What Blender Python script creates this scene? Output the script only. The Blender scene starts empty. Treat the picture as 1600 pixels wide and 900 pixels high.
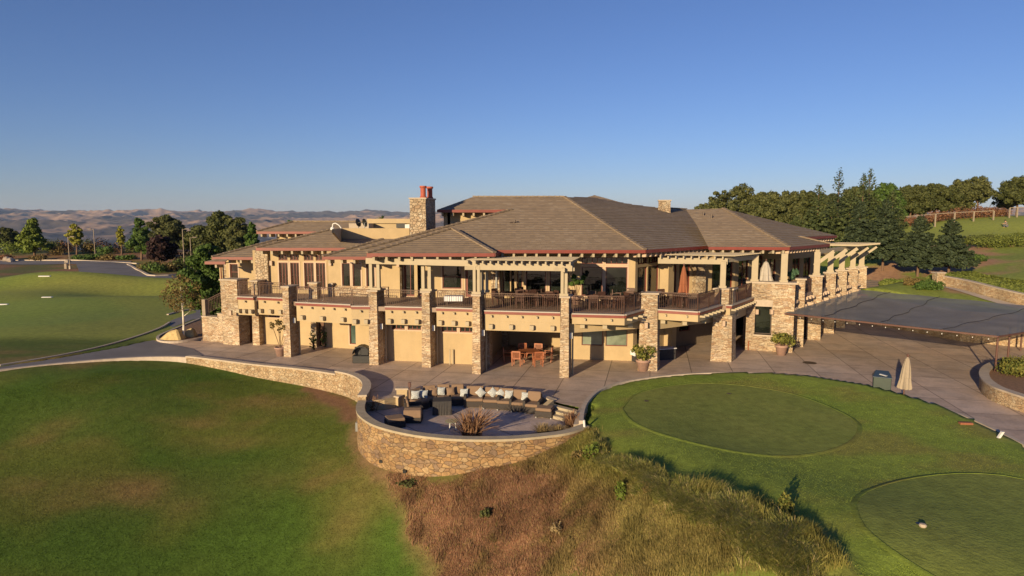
import bpy, bmesh, math, random
import numpy as np
from mathutils import Vector, Matrix
R = math.radians
random.seed(7); rng = np.random.default_rng(11)
SC = bpy.context.scene; COL = SC.collection

# ------------------------------------------------------------------ camera, light, exposure
H = 9.1; F = 1000.0; PITCH = math.atan(105 / F)
cam = bpy.data.objects.new('camera', bpy.data.cameras.new('camera')); COL.objects.link(cam)
cam.data.sensor_width = 36; cam.data.lens = 36 * F / 1600; cam.data.clip_end = 40000; cam.data.clip_start = .5
cam.location = (0, 0, H); cam.rotation_euler = (math.pi / 2 - PITCH, 0, 0); SC.camera = cam
SUN_AZ, SUN_EL = 29.6, 12.0           # light travels towards +Y turned 29.6 degrees to +X
world = bpy.data.worlds.new('World'); SC.world = world; world.use_nodes = True
wn = world.node_tree; bg = wn.nodes['Background']
sky = wn.nodes.new('ShaderNodeTexSky'); sky.sky_type = 'NISHITA'; sky.sun_disc = False
sky.sun_elevation = R(SUN_EL); sky.sun_rotation = R(180 + SUN_AZ); sky.altitude = 300
sky.air_density = 1.0; sky.dust_density = .12; sky.ozone_density = 4.5
hs_ = wn.nodes.new('ShaderNodeMixRGB'); hs_.blend_type = 'MULTIPLY'; hs_.inputs[0].default_value = 1; hs_.inputs[2].default_value = (1.02, .89, 1.07, 1)
wn.links.new(sky.outputs[0], hs_.inputs[1]); wn.links.new(hs_.outputs[0], bg.inputs[0]); bg.inputs[1].default_value = .074
sun = bpy.data.objects.new('sun', bpy.data.lights.new('sun', 'SUN')); COL.objects.link(sun)
sun.data.energy = 5.0; sun.data.angle = R(.5); sun.data.color = (1, .77, .45)
d = Vector((math.sin(R(SUN_AZ)) * math.cos(R(SUN_EL)), math.cos(R(SUN_AZ)) * math.cos(R(SUN_EL)), -math.sin(R(SUN_EL))))
sun.rotation_euler = d.to_track_quat('-Z', 'Y').to_euler()
SC.view_settings.view_transform = 'Standard'; SC.view_settings.look = 'None'
SC.view_settings.exposure = .54; SC.view_settings.gamma = 1
SC.render.resolution_x = 1024; SC.render.resolution_y = 576
SC.cycles.volume_bounces = 1

# ------------------------------------------------------------------ measuring helpers
cp, sp = math.cos(PITCH), math.sin(PITCH)
def ray(px, py):
    u = (px - 800) / F; v = (450 - py) / F
    return Vector((u, cp + v * sp, -sp + v * cp))
def G(px, py, z=0.0):                       # plan point where the sight line meets height z
    r = ray(px, py); t = (z - H) / r.z
    return Vector((r.x * t, r.y * t, z))
def Q(px, py, Y):                           # point at distance Y
    r = ray(px, py); t = Y / r.y
    return Vector((r.x * t, Y, H + r.z * t))

# ------------------------------------------------------------------ materials
MATS = {}
def mat(name, col, rough=.7, metal=0, var=.0, vscale=3., bump=0, bscale=20., spec=.5, alpha=1, iso=False):
    m = bpy.data.materials.new(name); m.use_nodes = True; nt = m.node_tree; b = nt.nodes['Principled BSDF']
    b.inputs['Base Color'].default_value = (*col, 1); b.inputs['Roughness'].default_value = rough
    b.inputs['Metallic'].default_value = metal; b.inputs['Specular IOR Level'].default_value = spec
    if alpha < 1: b.inputs['Alpha'].default_value = alpha
    tc = nt.nodes.new('ShaderNodeTexCoord')
    if var:
        n = nt.nodes.new('ShaderNodeTexNoise'); n.inputs['Scale'].default_value = vscale; n.inputs['Detail'].default_value = 6
        n.inputs['Roughness'].default_value = .65
        nt.links.new(tc.outputs['Object'], n.inputs['Vector'])
        r = nt.nodes.new('ShaderNodeValToRGB'); e = r.color_ramp.elements
        e[0].position = .3; e[1].position = .7
        e[0].color = (*[c * (1 - var) for c in col], 1); e[1].color = (*[min(1, c * (1 + var)) for c in col], 1)
        nt.links.new(n.outputs[0], r.inputs[0]); nt.links.new(r.outputs[0], b.inputs['Base Color'])
    if bump:
        n2 = nt.nodes.new('ShaderNodeTexNoise'); n2.inputs['Scale'].default_value = bscale; n2.inputs['Detail'].default_value = 5
        nt.links.new(tc.outputs['Object'], n2.inputs['Vector'])
        bp = nt.nodes.new('ShaderNodeBump'); bp.inputs['Distance'].default_value = bump; bp.inputs['Strength'].default_value = 1
        nt.links.new(n2.outputs[0], bp.inputs['Height']); nt.links.new(bp.outputs[0], b.inputs['Normal'])
    MATS[name] = m; return m
def N(nt, t, **kw):
    n = nt.nodes.new(t)
    for k, v in kw.items():
        if k.startswith('i_'):
            key = k[2:]; key = int(key) if key.isdigit() else key.replace('_', ' ')
            n.inputs[key].default_value = v
        else: setattr(n, k, v)
    return n
def ramp(nt, stops):
    r = nt.nodes.new('ShaderNodeValToRGB'); e = r.color_ramp.elements
    while len(e) < len(stops): e.new(.5)
    for el, (p_, c) in zip(e, stops): el.position = p_; el.color = (*c, 1) if len(c) == 3 else c
    return r
def stone(name, scale, cols, mortar, depth=.03, mw=.035):
    m = bpy.data.materials.new(name); m.use_nodes = True; nt = m.node_tree; b = nt.nodes['Principled BSDF']; L = nt.links.new
    b.inputs['Roughness'].default_value = .88
    tc = N(nt, 'ShaderNodeTexCoord'); nz = N(nt, 'ShaderNodeTexNoise', i_Scale=1.7); L(tc.outputs['Object'], nz.inputs['Vector'])
    ad = N(nt, 'ShaderNodeMixRGB', blend_type='LINEAR_LIGHT', i_Fac=.13); L(tc.outputs['Object'], ad.inputs[1]); L(nz.outputs['Color'], ad.inputs[2])
    mp = N(nt, 'ShaderNodeMapping'); mp.inputs['Scale'].default_value = scale; L(ad.outputs[0], mp.inputs[0])
    v = N(nt, 'ShaderNodeTexVoronoi', distance='MANHATTAN' if scale[2] > scale[0] * 1.5 else 'EUCLIDEAN', i_Scale=1., i_Randomness=.85); L(mp.outputs[0], v.inputs['Vector'])
    e = N(nt, 'ShaderNodeTexVoronoi', feature='DISTANCE_TO_EDGE', i_Scale=1., i_Randomness=.85); L(mp.outputs[0], e.inputs['Vector'])
    sep = N(nt, 'ShaderNodeSeparateColor')
    v2 = N(nt, 'ShaderNodeTexVoronoi', i_Scale=1., i_Randomness=.85); L(mp.outputs[0], v2.inputs['Vector']); L(v2.outputs['Color'], sep.inputs[0])
    r = ramp(nt, [(i / (len(cols) - 1), c) for i, c in enumerate(cols)]); L(sep.outputs[0], r.inputs[0])
    n = N(nt, 'ShaderNodeTexNoise', i_Scale=9., i_Detail=6.); L(tc.outputs['Object'], n.inputs['Vector'])
    mr = N(nt, 'ShaderNodeMapRange', i_From_Min=.3, i_From_Max=.7, i_To_Min=.72, i_To_Max=1.25); L(n.outputs[0], mr.inputs[0])
    mu = N(nt, 'ShaderNodeMixRGB', blend_type='MULTIPLY', i_Fac=1.); L(r.outputs[0], mu.inputs[1]); L(mr.outputs[0], mu.inputs[2])
    er = ramp(nt, [(0, (0, 0, 0)), (mw, (1, 1, 1))]); L(e.outputs[0], er.inputs[0])
    mx = N(nt, 'ShaderNodeMixRGB'); L(er.outputs[0], mx.inputs[0]); mx.inputs[1].default_value = (*mortar, 1); L(mu.outputs[0], mx.inputs[2])
    nb_ = N(nt, 'ShaderNodeTexNoise', i_Scale=.55, i_Detail=4.); L(tc.outputs['Object'], nb_.inputs['Vector']); mb_ = N(nt, 'ShaderNodeMapRange', i_From_Min=.35, i_From_Max=.65, i_To_Min=.78, i_To_Max=1.12); L(nb_.outputs[0], mb_.inputs[0])
    mw_ = N(nt, 'ShaderNodeMixRGB', blend_type='MULTIPLY', i_Fac=1.); L(mx.outputs[0], mw_.inputs[1]); L(mb_.outputs[0], mw_.inputs[2]); L(mw_.outputs[0], b.inputs['Base Color'])
    er2 = ramp(nt, [(0, (0, 0, 0)), (mw * 2.5, (1, 1, 1))]); L(e.outputs[0], er2.inputs[0])
    ma = N(nt, 'ShaderNodeMath', operation='MULTIPLY_ADD', i_1=.6); L(sep.outputs[1], ma.inputs[0]); L(er2.outputs[0], ma.inputs[2])
    m3 = N(nt, 'ShaderNodeMath', operation='MULTIPLY_ADD', i_1=.5); L(n.outputs[0], m3.inputs[0]); L(ma.outputs[0], m3.inputs[2])
    bp = N(nt, 'ShaderNodeBump', i_Strength=1., i_Distance=depth); L(m3.outputs[0], bp.inputs['Height']); L(bp.outputs[0], b.inputs['Normal'])
    MATS[name] = m; return m
stone('ledge_stone', (3.0, 3.0, 9.5), [(.29, .18, .105), (.42, .31, .205), (.47, .37, .255), (.36, .245, .155), (.50, .42, .31), (.33, .245, .18)], (.20, .13, .085), .02, .03)
stone('field_stone', (3.2, 3.2, 6.0), [(.17, .105, .065), (.31, .185, .085), (.34, .22, .105), (.27, .155, .07), (.36, .25, .135), (.19, .125, .085), (.32, .205, .10)], (.22, .14, .075), .03, .018)
stone('low_stone', (4.4, 4.4, 6.5), [(.28, .18, .10), (.39, .28, .17), (.42, .32, .20), (.33, .225, .13), (.44, .36, .25)], (.25, .175, .105), .025, .02)
stone('chimney_stone', (3.6, 3.6, 5.2), [(.29, .20, .125), (.38, .29, .195), (.43, .34, .235), (.33, .235, .15), (.45, .38, .285)], (.22, .155, .10), .04, .03)
mat('stucco', (.40, .30, .175), .9, var=.07, vscale=1.3, bump=.004, bscale=60)
mat('stucco_band', (.405, .31, .185), .9, var=.06, vscale=1.1, bump=.003, bscale=60)
def streak(name):
    m = MATS[name]; nt = m.node_tree; b = nt.nodes['Principled BSDF']; L = nt.links.new; src = b.inputs['Base Color'].links[0].from_socket
    tc = N(nt, 'ShaderNodeTexCoord'); mp = N(nt, 'ShaderNodeMapping'); mp.inputs['Scale'].default_value = (1.6, 1.6, .35); L(tc.outputs['Object'], mp.inputs[0]); n = N(nt, 'ShaderNodeTexNoise', i_Scale=1., i_Detail=6., i_Roughness=.7); L(mp.outputs[0], n.inputs['Vector'])
    mr = N(nt, 'ShaderNodeMapRange', i_From_Min=.3, i_From_Max=.55, i_To_Min=.93, i_To_Max=1.01); L(n.outputs[0], mr.inputs[0]); mu = N(nt, 'ShaderNodeMixRGB', blend_type='MULTIPLY', i_Fac=1.); L(src, mu.inputs[1]); L(mr.outputs[0], mu.inputs[2]); L(mu.outputs[0], b.inputs['Base Color'])
streak('stucco'); streak('stucco_band')
mat('beam_paint', (.36, .30, .21), .75, var=.06, vscale=2.5, bump=.003, bscale=30)
mat('casing_paint', (.46, .34, .25), .7, var=.04)
mat('fascia_red', (.17, .028, .019), .5, var=.14, vscale=2.2)
mat('wood_red', (.15, .03, .02), .55, var=.2, vscale=5)
mat('drip_metal', (.36, .32, .29), .4)
mat('cap_stone', (.40, .33, .26), .85, var=.14, vscale=3, bump=.006, bscale=25)
mat('cap_grey', (.36, .30, .21), .85, var=.18, vscale=2.5, bump=.006, bscale=25)
mat('deck_tile', (.24, .17, .13), .6, var=.15, vscale=1.5)
mat('iron', (.075, .036, .026), .5, metal=.2)
mat('dark_iron', (.05, .035, .03), .45, metal=.4)
mat('dark_inside', (.035, .028, .024), .9)
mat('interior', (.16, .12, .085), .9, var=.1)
mat('door_wood', (.10, .045, .025), .6, var=.2, vscale=6)
mat('white_paint', (.62, .61, .60), .5)
mat('white_cloth', (.70, .70, .76), .8)
mat('teak', (.30, .10, .045), .55, var=.2, vscale=9)
mat('wicker', (.035, .027, .024), .75, bump=.006, bscale=120)
mat('cushion', (.20, .13, .085), .9, var=.08, vscale=5)
mat('dark_cloth', (.035, .032, .034), .85, var=.2, vscale=8)
mat('terracotta', (.32, .20, .16), .8, var=.12, vscale=6)
mat('umbrella_tan', (.30, .245, .185), .9, var=.08, vscale=6)
mat('umbrella_grey', (.38, .34, .30), .9, var=.08, vscale=6)
mat('umbrella_orange', (.24, .08, .035), .85, var=.1, vscale=6)
mat('green_paint', (.016, .034, .028), .45, var=.12)
mat('blue_green_lid', (.03, .05, .075), .45)
mat('black_plastic', (.018, .018, .02), .4)
mat('grey_metal', (.35, .35, .36), .35, metal=.7)
mat('bark', (.14, .085, .055), .95, var=.3, vscale=8, bump=.02, bscale=12)
mat('pale_bark', (.62, .56, .47), .85, var=.2, vscale=8)
mat('grey_wood', (.26, .21, .16), .9, var=.2, vscale=5)
mat('rock', (.46, .34, .16), .9, var=.25, vscale=4, bump=.03, bscale=6)
mat('pole_brown', (.10, .045, .035), .5)
mat('mulch', (.20, .11, .065), .95, var=.4, vscale=7, bump=.03, bscale=30)
mat('kerb', (.42, .35, .29), .85, var=.15, vscale=3, bump=.004, bscale=40)
mat('flue_red', (.34, .075, .045), .7, var=.15, vscale=5)
mat('skin', (.45, .26, .17), .6)
mat('shirt', (.17, .145, .14), .9)
mat('trousers', (.09, .11, .14), .9)
mat('hair', (.012, .01, .01), .7)
mat('brick_red', (.24, .085, .045), .85, var=.2, vscale=20)
mat('gold_knob', (.62, .48, .28), .5)
mat('cart_red', (.35, .03, .02), .35)
mat('rubber', (.02, .02, .02), .8)

# patterned cushion cloth
def m_pillow():
    m = bpy.data.materials.new('pillow_print'); m.use_nodes = True; nt = m.node_tree; L = nt.links.new; b = nt.nodes['Principled BSDF']
    tc = N(nt, 'ShaderNodeTexCoord'); v = N(nt, 'ShaderNodeTexVoronoi', feature='DISTANCE_TO_EDGE', i_Scale=11.); L(tc.outputs['Object'], v.inputs['Vector'])
    r = ramp(nt, [(0, (.45, .46, .46)), (.1, (.46, .47, .46)), (.17, (.10, .14, .18)), (.3, (.42, .44, .45))]); L(v.outputs[0], r.inputs[0]); L(r.outputs[0], b.inputs['Base Color'])
    b.inputs['Roughness'].default_value = .9; MATS['pillow_print'] = m
m_pillow()
# glass: dark room behind a reflecting pane
def m_glass(name, col, rough=.04, alpha=1.):
    m = bpy.data.materials.new(name); m.use_nodes = True; nt = m.node_tree; L = nt.links.new; b = nt.nodes['Principled BSDF']
    tc = N(nt, 'ShaderNodeTexCoord'); n = N(nt, 'ShaderNodeTexNoise', i_Scale=.9, i_Detail=4.); L(tc.outputs['Object'], n.inputs['Vector'])
    r = ramp(nt, [(.35, tuple(c * .45 for c in col)), (.7, tuple(c * 1.4 for c in col))]); L(n.outputs[0], r.inputs[0]); L(r.outputs[0], b.inputs['Base Color'])
    b.inputs['Roughness'].default_value = rough; b.inputs['Specular IOR Level'].default_value = .8; b.inputs['IOR'].default_value = 1.5
    n2 = N(nt, 'ShaderNodeTexNoise', i_Scale=1.3); L(tc.outputs['Object'], n2.inputs['Vector'])
    bp = N(nt, 'ShaderNodeBump', i_Distance=.006); L(n2.outputs[0], bp.inputs['Height']); L(bp.outputs[0], b.inputs['Normal'])
    MATS[name] = m
m_glass('glass', (.012, .015, .012)); m_glass('glass_green', (.17, .20, .155), .15); m_glass('glass_blind', (.04, .026, .018))
m_glass('glass_teal', (.07, .11, .095), .12)

def m_roof():
    m = bpy.data.materials.new('roof_tile'); m.use_nodes = True; nt = m.node_tree; L = nt.links.new; b = nt.nodes['Principled BSDF']
    tc = N(nt, 'ShaderNodeTexCoord'); mp = N(nt, 'ShaderNodeMapping'); mp.inputs['Scale'].default_value = (3.1, 3.1, 9.3); L(tc.outputs['Object'], mp.inputs[0])
    v = N(nt, 'ShaderNodeTexVoronoi', i_Scale=1., i_Randomness=.5, distance='CHEBYCHEV'); L(mp.outputs[0], v.inputs['Vector'])
    s = N(nt, 'ShaderNodeSeparateColor'); L(v.outputs['Color'], s.inputs[0])
    n = N(nt, 'ShaderNodeTexNoise', i_Scale=.35, i_Detail=6.); L(tc.outputs['Object'], n.inputs['Vector'])
    mx = N(nt, 'ShaderNodeMath', operation='MULTIPLY_ADD', i_1=.5); L(s.outputs[0], mx.inputs[0]); 
    m2 = N(nt, 'ShaderNodeMath', operation='MULTIPLY', i_1=.6); L(n.outputs[0], m2.inputs[0]); L(m2.outputs[0], mx.inputs[2])
    r = ramp(nt, [(.1, (.168, .125, .088)), (.45, (.212, .16, .113)), (.65, (.228, .17, .118)), (.85, (.26, .205, .152))]); L(mx.outputs[0], r.inputs[0]); L(r.outputs[0], b.inputs['Base Color'])
    b.inputs['Roughness'].default_value = .85
    bp = N(nt, 'ShaderNodeBump', i_Distance=.012); L(s.outputs[1], bp.inputs['Height']); L(bp.outputs[0], b.inputs['Normal'])
    MATS['roof_tile'] = m
m_roof()

def m_plaza(name, base, ang, off=(0, 0), sc=3.0, warm=(.30, .20, .145)):
    m = bpy.data.materials.new(name); m.use_nodes = True; nt = m.node_tree; L = nt.links.new; b = nt.nodes['Principled BSDF']
    tc = N(nt, 'ShaderNodeTexCoord'); mp = N(nt, 'ShaderNodeMapping'); mp.inputs['Rotation'].default_value = (0, 0, ang); mp.inputs['Location'].default_value = (*off, 0); L(tc.outputs['Object'], mp.inputs[0])
    sx = N(nt, 'ShaderNodeSeparateXYZ'); L(mp.outputs[0], sx.inputs[0])
    js = []
    for ax in (0, 1):
        dv = N(nt, 'ShaderNodeMath', operation='DIVIDE', i_1=sc); L(sx.outputs[ax], dv.inputs[0])
        fr = N(nt, 'ShaderNodeMath', operation='PINGPONG', i_1=.5); L(dv.outputs[0], fr.inputs[0])
        gt = N(nt, 'ShaderNodeMapRange', i_From_Min=.005, i_From_Max=.014, i_To_Min=0., i_To_Max=1.); L(fr.outputs[0], gt.inputs[0]); js.append(gt)
    mn = N(nt, 'ShaderNodeMath', operation='MINIMUM'); L(js[0].outputs[0], mn.inputs[0]); L(js[1].outputs[0], mn.inputs[1])
    fl = N(nt, 'ShaderNodeVectorMath', operation='SCALE'); fl.inputs['Scale'].default_value = 1 / sc; L(mp.outputs[0], fl.inputs[0])
    ad5 = N(nt, 'ShaderNodeVectorMath', operation='ADD'); ad5.inputs[1].default_value = (.0, .0, .3); L(fl.outputs[0], ad5.inputs[0])
    f2 = N(nt, 'ShaderNodeVectorMath', operation='FLOOR'); L(ad5.outputs[0], f2.inputs[0])
    wn_ = N(nt, 'ShaderNodeTexWhiteNoise', noise_dimensions='3D'); L(f2.outputs[0], wn_.inputs['Vector'])
    n = N(nt, 'ShaderNodeTexNoise', i_Scale=.22, i_Detail=7., i_Roughness=.6); L(tc.outputs['Object'], n.inputs['Vector'])
    n3 = N(nt, 'ShaderNodeTexNoise', i_Scale=9., i_Detail=5.); L(tc.outputs['Object'], n3.inputs['Vector'])
    r = ramp(nt, [(.3, base), (.62, warm)]); L(n.outputs[0], r.inputs[0])
    mr = N(nt, 'ShaderNodeMapRange', i_To_Min=.86, i_To_Max=1.12); L(wn_.outputs[0], mr.inputs[0])
    mr3 = N(nt, 'ShaderNodeMapRange', i_From_Min=.3, i_From_Max=.7, i_To_Min=.88, i_To_Max=1.1); L(n3.outputs[0], mr3.inputs[0])
    a = N(nt, 'ShaderNodeMixRGB', blend_type='MULTIPLY', i_Fac=1.); L(r.outputs[0], a.inputs[1]); L(mr.outputs[0], a.inputs[2])
    a2 = N(nt, 'ShaderNodeMixRGB', blend_type='MULTIPLY', i_Fac=1.); L(a.outputs[0], a2.inputs[1]); L(mr3.outputs[0], a2.inputs[2])
    ns = N(nt, 'ShaderNodeTexNoise', i_Scale=1.1, i_Detail=5., i_Distortion=.6); L(tc.outputs['Object'], ns.inputs['Vector']); ms = N(nt, 'ShaderNodeMapRange', i_From_Min=.32, i_From_Max=.6, i_To_Min=.80, i_To_Max=1.06); L(ns.outputs[0], ms.inputs[0])
    a4 = N(nt, 'ShaderNodeMixRGB', blend_type='MULTIPLY', i_Fac=1.); L(a2.outputs[0], a4.inputs[1]); L(ms.outputs[0], a4.inputs[2]); a2 = a4
    jm = N(nt, 'ShaderNodeMapRange', i_To_Min=.3, i_To_Max=1.); L(mn.outputs[0], jm.inputs[0])
    a3 = N(nt, 'ShaderNodeMixRGB', blend_type='MULTIPLY', i_Fac=1.); L(a2.outputs[0], a3.inputs[1]); L(jm.outputs[0], a3.inputs[2])
    L(a3.outputs[0], b.inputs['Base Color']); b.inputs['Roughness'].default_value = .62
    bp = N(nt, 'ShaderNodeBump', i_Distance=.01); L(n3.outputs[0], bp.inputs['Height']); L(bp.outputs[0], b.inputs['Normal'])
    MATS[name] = m
m_plaza('concrete', (.43, .35, .30), R(12.4), (0, .6), 2.45, (.50, .37, .28))
m_plaza('patio_concrete', (.46, .37, .33), R(50), (0, 0), 3.0, (.52, .41, .36))
mat('asphalt', (.15, .14, .145), .85, var=.22, vscale=.35, bump=.006, bscale=60)

def foliage(name, dark, light, rough=.7):
    m = bpy.data.materials.new(name); m.use_nodes = True; nt = m.node_tree; L = nt.links.new; b = nt.nodes['Principled BSDF']
    g = N(nt, 'ShaderNodeNewGeometry'); tc = N(nt, 'ShaderNodeTexCoord'); n = N(nt, 'ShaderNodeTexNoise', i_Scale=.8, i_Detail=3.); L(tc.outputs['Object'], n.inputs['Vector'])
    ma = N(nt, 'ShaderNodeMath', operation='MULTIPLY_ADD', i_1=.55, i_2=.0); L(g.outputs['Random Per Island'], ma.inputs[0])
    m2 = N(nt, 'ShaderNodeMath', operation='MULTIPLY', i_1=.55); L(n.outputs[0], m2.inputs[0]); L(m2.outputs[0], ma.inputs[2])
    r = ramp(nt, [(.15, dark), (.8, light)]); L(ma.outputs[0], r.inputs[0]); L(r.outputs[0], b.inputs['Base Color'])
    b.inputs['Roughness'].default_value = rough; b.inputs['Specular IOR Level'].default_value = .25
    tr = N(nt, 'ShaderNodeBsdfTranslucent'); L(r.outputs[0], tr.inputs[0]); mx = N(nt, 'ShaderNodeMixShader', i_Fac=.25)
    out = nt.nodes['Material Output']; L(b.outputs[0], mx.inputs[1]); L(tr.outputs[0], mx.inputs[2]); L(mx.outputs[0], out.inputs[0])
    MATS[name] = m
foliage('leaf_dark', (.03, .045, .014), (.11, .12, .038)); foliage('leaf_oak', (.035, .05, .018), (.135, .14, .048))
foliage('leaf_bright', (.06, .10, .015), (.20, .25, .045)); foliage('leaf_yellow', (.12, .14, .02), (.34, .32, .06))
foliage('leaf_mid', (.035, .075, .014), (.10, .16, .035)); foliage('leaf_purple', (.022, .012, .014), (.06, .032, .03))
foliage('leaf_brown', (.09, .07, .025), (.22, .16, .06)); foliage('needle', (.03, .05, .022), (.115, .14, .05))
foliage('needle_blue', (.022, .038, .022), (.075, .10, .05)); foliage('leaf_hedge', (.05, .075, .015), (.20, .23, .05))
foliage('straw', (.24, .17, .08), (.42, .32, .17)); foliage('flax', (.10, .05, .035), (.46, .27, .15))
foliage('leaf_pot', (.05, .085, .018), (.24, .22, .05)); foliage('scrub', (.08, .045, .03), (.24, .13, .075))
foliage('leaf_teal', (.03, .07, .04), (.10, .18, .10)); foliage('redscrub', (.12, .06, .035), (.25, .125, .07))

def m_attr(name, attr, rough=.85, bump=(.02, 14.), speck=.25, fine=30., translucent=False):
    m = bpy.data.materials.new(name); m.use_nodes = True; nt = m.node_tree; L = nt.links.new; b = nt.nodes['Principled BSDF']
    a = N(nt, 'ShaderNodeAttribute', attribute_name=attr); tc = N(nt, 'ShaderNodeTexCoord')
    n = N(nt, 'ShaderNodeTexNoise', i_Scale=fine, i_Detail=4., i_Roughness=.7); L(tc.outputs['Object'], n.inputs['Vector'])
    n2 = N(nt, 'ShaderNodeTexNoise', i_Scale=2.3, i_Detail=6., i_Roughness=.65); L(tc.outputs['Object'], n2.inputs['Vector'])
    s = N(nt, 'ShaderNodeMath', operation='ADD'); L(n.outputs[0], s.inputs[0]); L(n2.outputs[0], s.inputs[1])
    mr = N(nt, 'ShaderNodeMapRange', i_From_Min=.65, i_From_Max=1.35, i_To_Min=1 - speck * 1.6, i_To_Max=1 + speck * 1.6); L(s.outputs[0], mr.inputs[0])
    mu = N(nt, 'ShaderNodeMixRGB', blend_type='MULTIPLY', i_Fac=1.); L(a.outputs['Color'], mu.inputs[1]); L(mr.outputs[0], mu.inputs[2]); L(mu.outputs[0], b.inputs['Base Color'])
    b.inputs['Roughness'].default_value = rough; b.inputs['Specular IOR Level'].default_value = .15
    if bump:
        n3 = N(nt, 'ShaderNodeTexNoise', i_Scale=bump[1], i_Detail=5.); L(tc.outputs['Object'], n3.inputs['Vector'])
        bp = N(nt, 'ShaderNodeBump', i_Distance=bump[0]); L(n3.outputs[0], bp.inputs['Height']); L(bp.outputs[0], b.inputs['Normal'])
    if translucent:
        tr = N(nt, 'ShaderNodeBsdfTranslucent'); L(mu.outputs[0], tr.inputs[0]); mx = N(nt, 'ShaderNodeMixShader', i_Fac=.3)
        out = nt.nodes['Material Output']; L(b.outputs[0], mx.inputs[1]); L(tr.outputs[0], mx.inputs[2]); L(mx.outputs[0], out.inputs[0])
    MATS[name] = m
m_attr('ground_mat', 'tint', bump=(.022, 9.)); m_attr('blade_mat', 'tint', bump=None, speck=.12, fine=3., translucent=True)

# ------------------------------------------------------------------ object helpers
ORG = {}
def tag(o, label=None, cat=None, group=None, kind=None):
    if label: o['label'] = label
    if cat: o['category'] = cat
    if group: o['group'] = group
    if kind: o['kind'] = kind
    return o
def thing(name, label, cat, loc=(0, 0, 0), rz=0, group=None):
    o = bpy.data.objects.new(name, None); COL.objects.link(o); o.location = loc; o.rotation_euler = (0, 0, rz)
    o.empty_display_size = .3
    return tag(o, label, cat, group)
def link(name, me, material, parent=None, loc=(0, 0, 0), smooth=False):
    if material: me.materials.append(MATS[material])
    if smooth:
        me.polygons.foreach_set('use_smooth', [True] * len(me.polygons))
    o = bpy.data.objects.new(name, me); COL.objects.link(o); o.parent = parent; o.location = loc
    return o
def kids(o): return [c for c in list(COL.objects) if c.parent == o]
def dup(o, loc=None, rz=None, label=None, parent=None, scale=None):
    KM = {}
    for c in list(COL.objects):
        if c.parent: KM.setdefault(c.parent.name, []).append(c)
    def rec(s, par):
        c = s.copy(); COL.objects.link(c); c.parent = par
        for k in KM.get(s.name, []): rec(k, c)
        return c
    r = rec(o, parent)
    if loc is not None: r.location = loc
    if rz is not None: r.rotation_euler = (0, 0, rz)
    if scale is not None: r.scale = scale if hasattr(scale, '__len__') else (scale,) * 3
    if label: r['label'] = label
    return r
class MB:
    def __init__(s): s.v = []; s.f = []
    def add(s, vs, fs):
        n = len(s.v); s.v += [tuple(v) for v in vs]; s.f += [tuple(i + n for i in f) for f in fs]; return s
    def hexa(s, a, b):                       # a: 4 bottom pts ccw, b: 4 top pts
        return s.add(list(a) + list(b), [(3, 2, 1, 0), (4, 5, 6, 7), (0, 1, 5, 4), (1, 2, 6, 5), (2, 3, 7, 6), (3, 0, 4, 7)])
    def box(s, x0, x1, y0, y1, z0, z1):
        return s.hexa([(x0, y0, z0), (x1, y0, z0), (x1, y1, z0), (x0, y1, z0)], [(x0, y0, z1), (x1, y0, z1), (x1, y1, z1), (x0, y1, z1)])
    def prism(s, poly, z0, z1):
        n = len(poly); a = [(p_[0], p_[1], z0) for p_ in poly]; b = [(p_[0], p_[1], z1) for p_ in poly]
        return s.add(a + b, [tuple(range(n - 1, -1, -1)), tuple(range(n, 2 * n))] + [(i, (i + 1) % n, n + (i + 1) % n, n + i) for i in range(n)])
    def bar(s, p, q, w, h=None, up=(0, 0, 1)):
        p = Vector(p); q = Vector(q); h = h or w; dd = (q - p).normalized(); upv = Vector(up)
        if abs(dd.dot(upv)) > .98: upv = Vector((0, 1, 0))
        sd = dd.cross(upv).normalized() * w / 2; u = sd.cross(dd).normalized() * h / 2
        return s.hexa([p - sd - u, p + sd - u, q + sd - u, q - sd - u], [p - sd + u, p + sd + u, q + sd + u, q - sd + u])
    def tube(s, p, q, r0, r1=None, n=8, cap=True):
        p = Vector(p); q = Vector(q); r1 = r0 if r1 is None else r1; dd = (q - p).normalized()
        a = dd.cross(Vector((0, 0, 1))) if abs(dd.z) < .95 else dd.cross(Vector((0, 1, 0))); a.normalize(); b = dd.cross(a)
        vs = []
        for c, r in ((p, r0), (q, r1)):
            for i in range(n):
                t = 2 * math.pi * i / n; vs.append(c + a * math.cos(t) * r + b * math.sin(t) * r)
        fs = [(i, (i + 1) % n, n + (i + 1) % n, n + i) for i in range(n)]
        if cap: fs += [tuple(range(n - 1, -1, -1)), tuple(range(n, 2 * n))]
        return s.add(vs, fs)
    def lathe(s, prof, n=16, c=(0, 0, 0), wob=0):
        vs = []; fs = []; k = len(prof)
        for i in range(n):
            t = 2 * math.pi * i / n; w = 1 + wob * (1 if i % 2 else -1)
            for (r, z) in prof: vs.append((c[0] + r * w * math.cos(t), c[1] + r * w * math.sin(t), c[2] + z))
        for i in range(n):
            j = (i + 1) % n
            for m_ in range(k - 1): fs.append((i * k + m_, j * k + m_, j * k + m_ + 1, i * k + m_ + 1))
        return s.add(vs, fs)
    def build(s, name, material, parent=None, org=(0, 0, 0), smooth=False, bevel=0, loc=(0, 0, 0)):
        me = bpy.data.meshes.new(name)
        me.from_pydata([(v[0] - org[0], v[1] - org[1], v[2] - org[2]) for v in s.v], [], s.f); me.update()
        bm = bmesh.new(); bm.from_mesh(me); bmesh.ops.recalc_face_normals(bm, faces=bm.faces)
        if bevel: bmesh.ops.bevel(bm, geom=bm.edges[:], offset=bevel, segments=1, affect='EDGES', clamp_overlap=True)
        bm.to_mesh(me); bm.free()
        return link(name, me, material, parent, loc, smooth)
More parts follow.
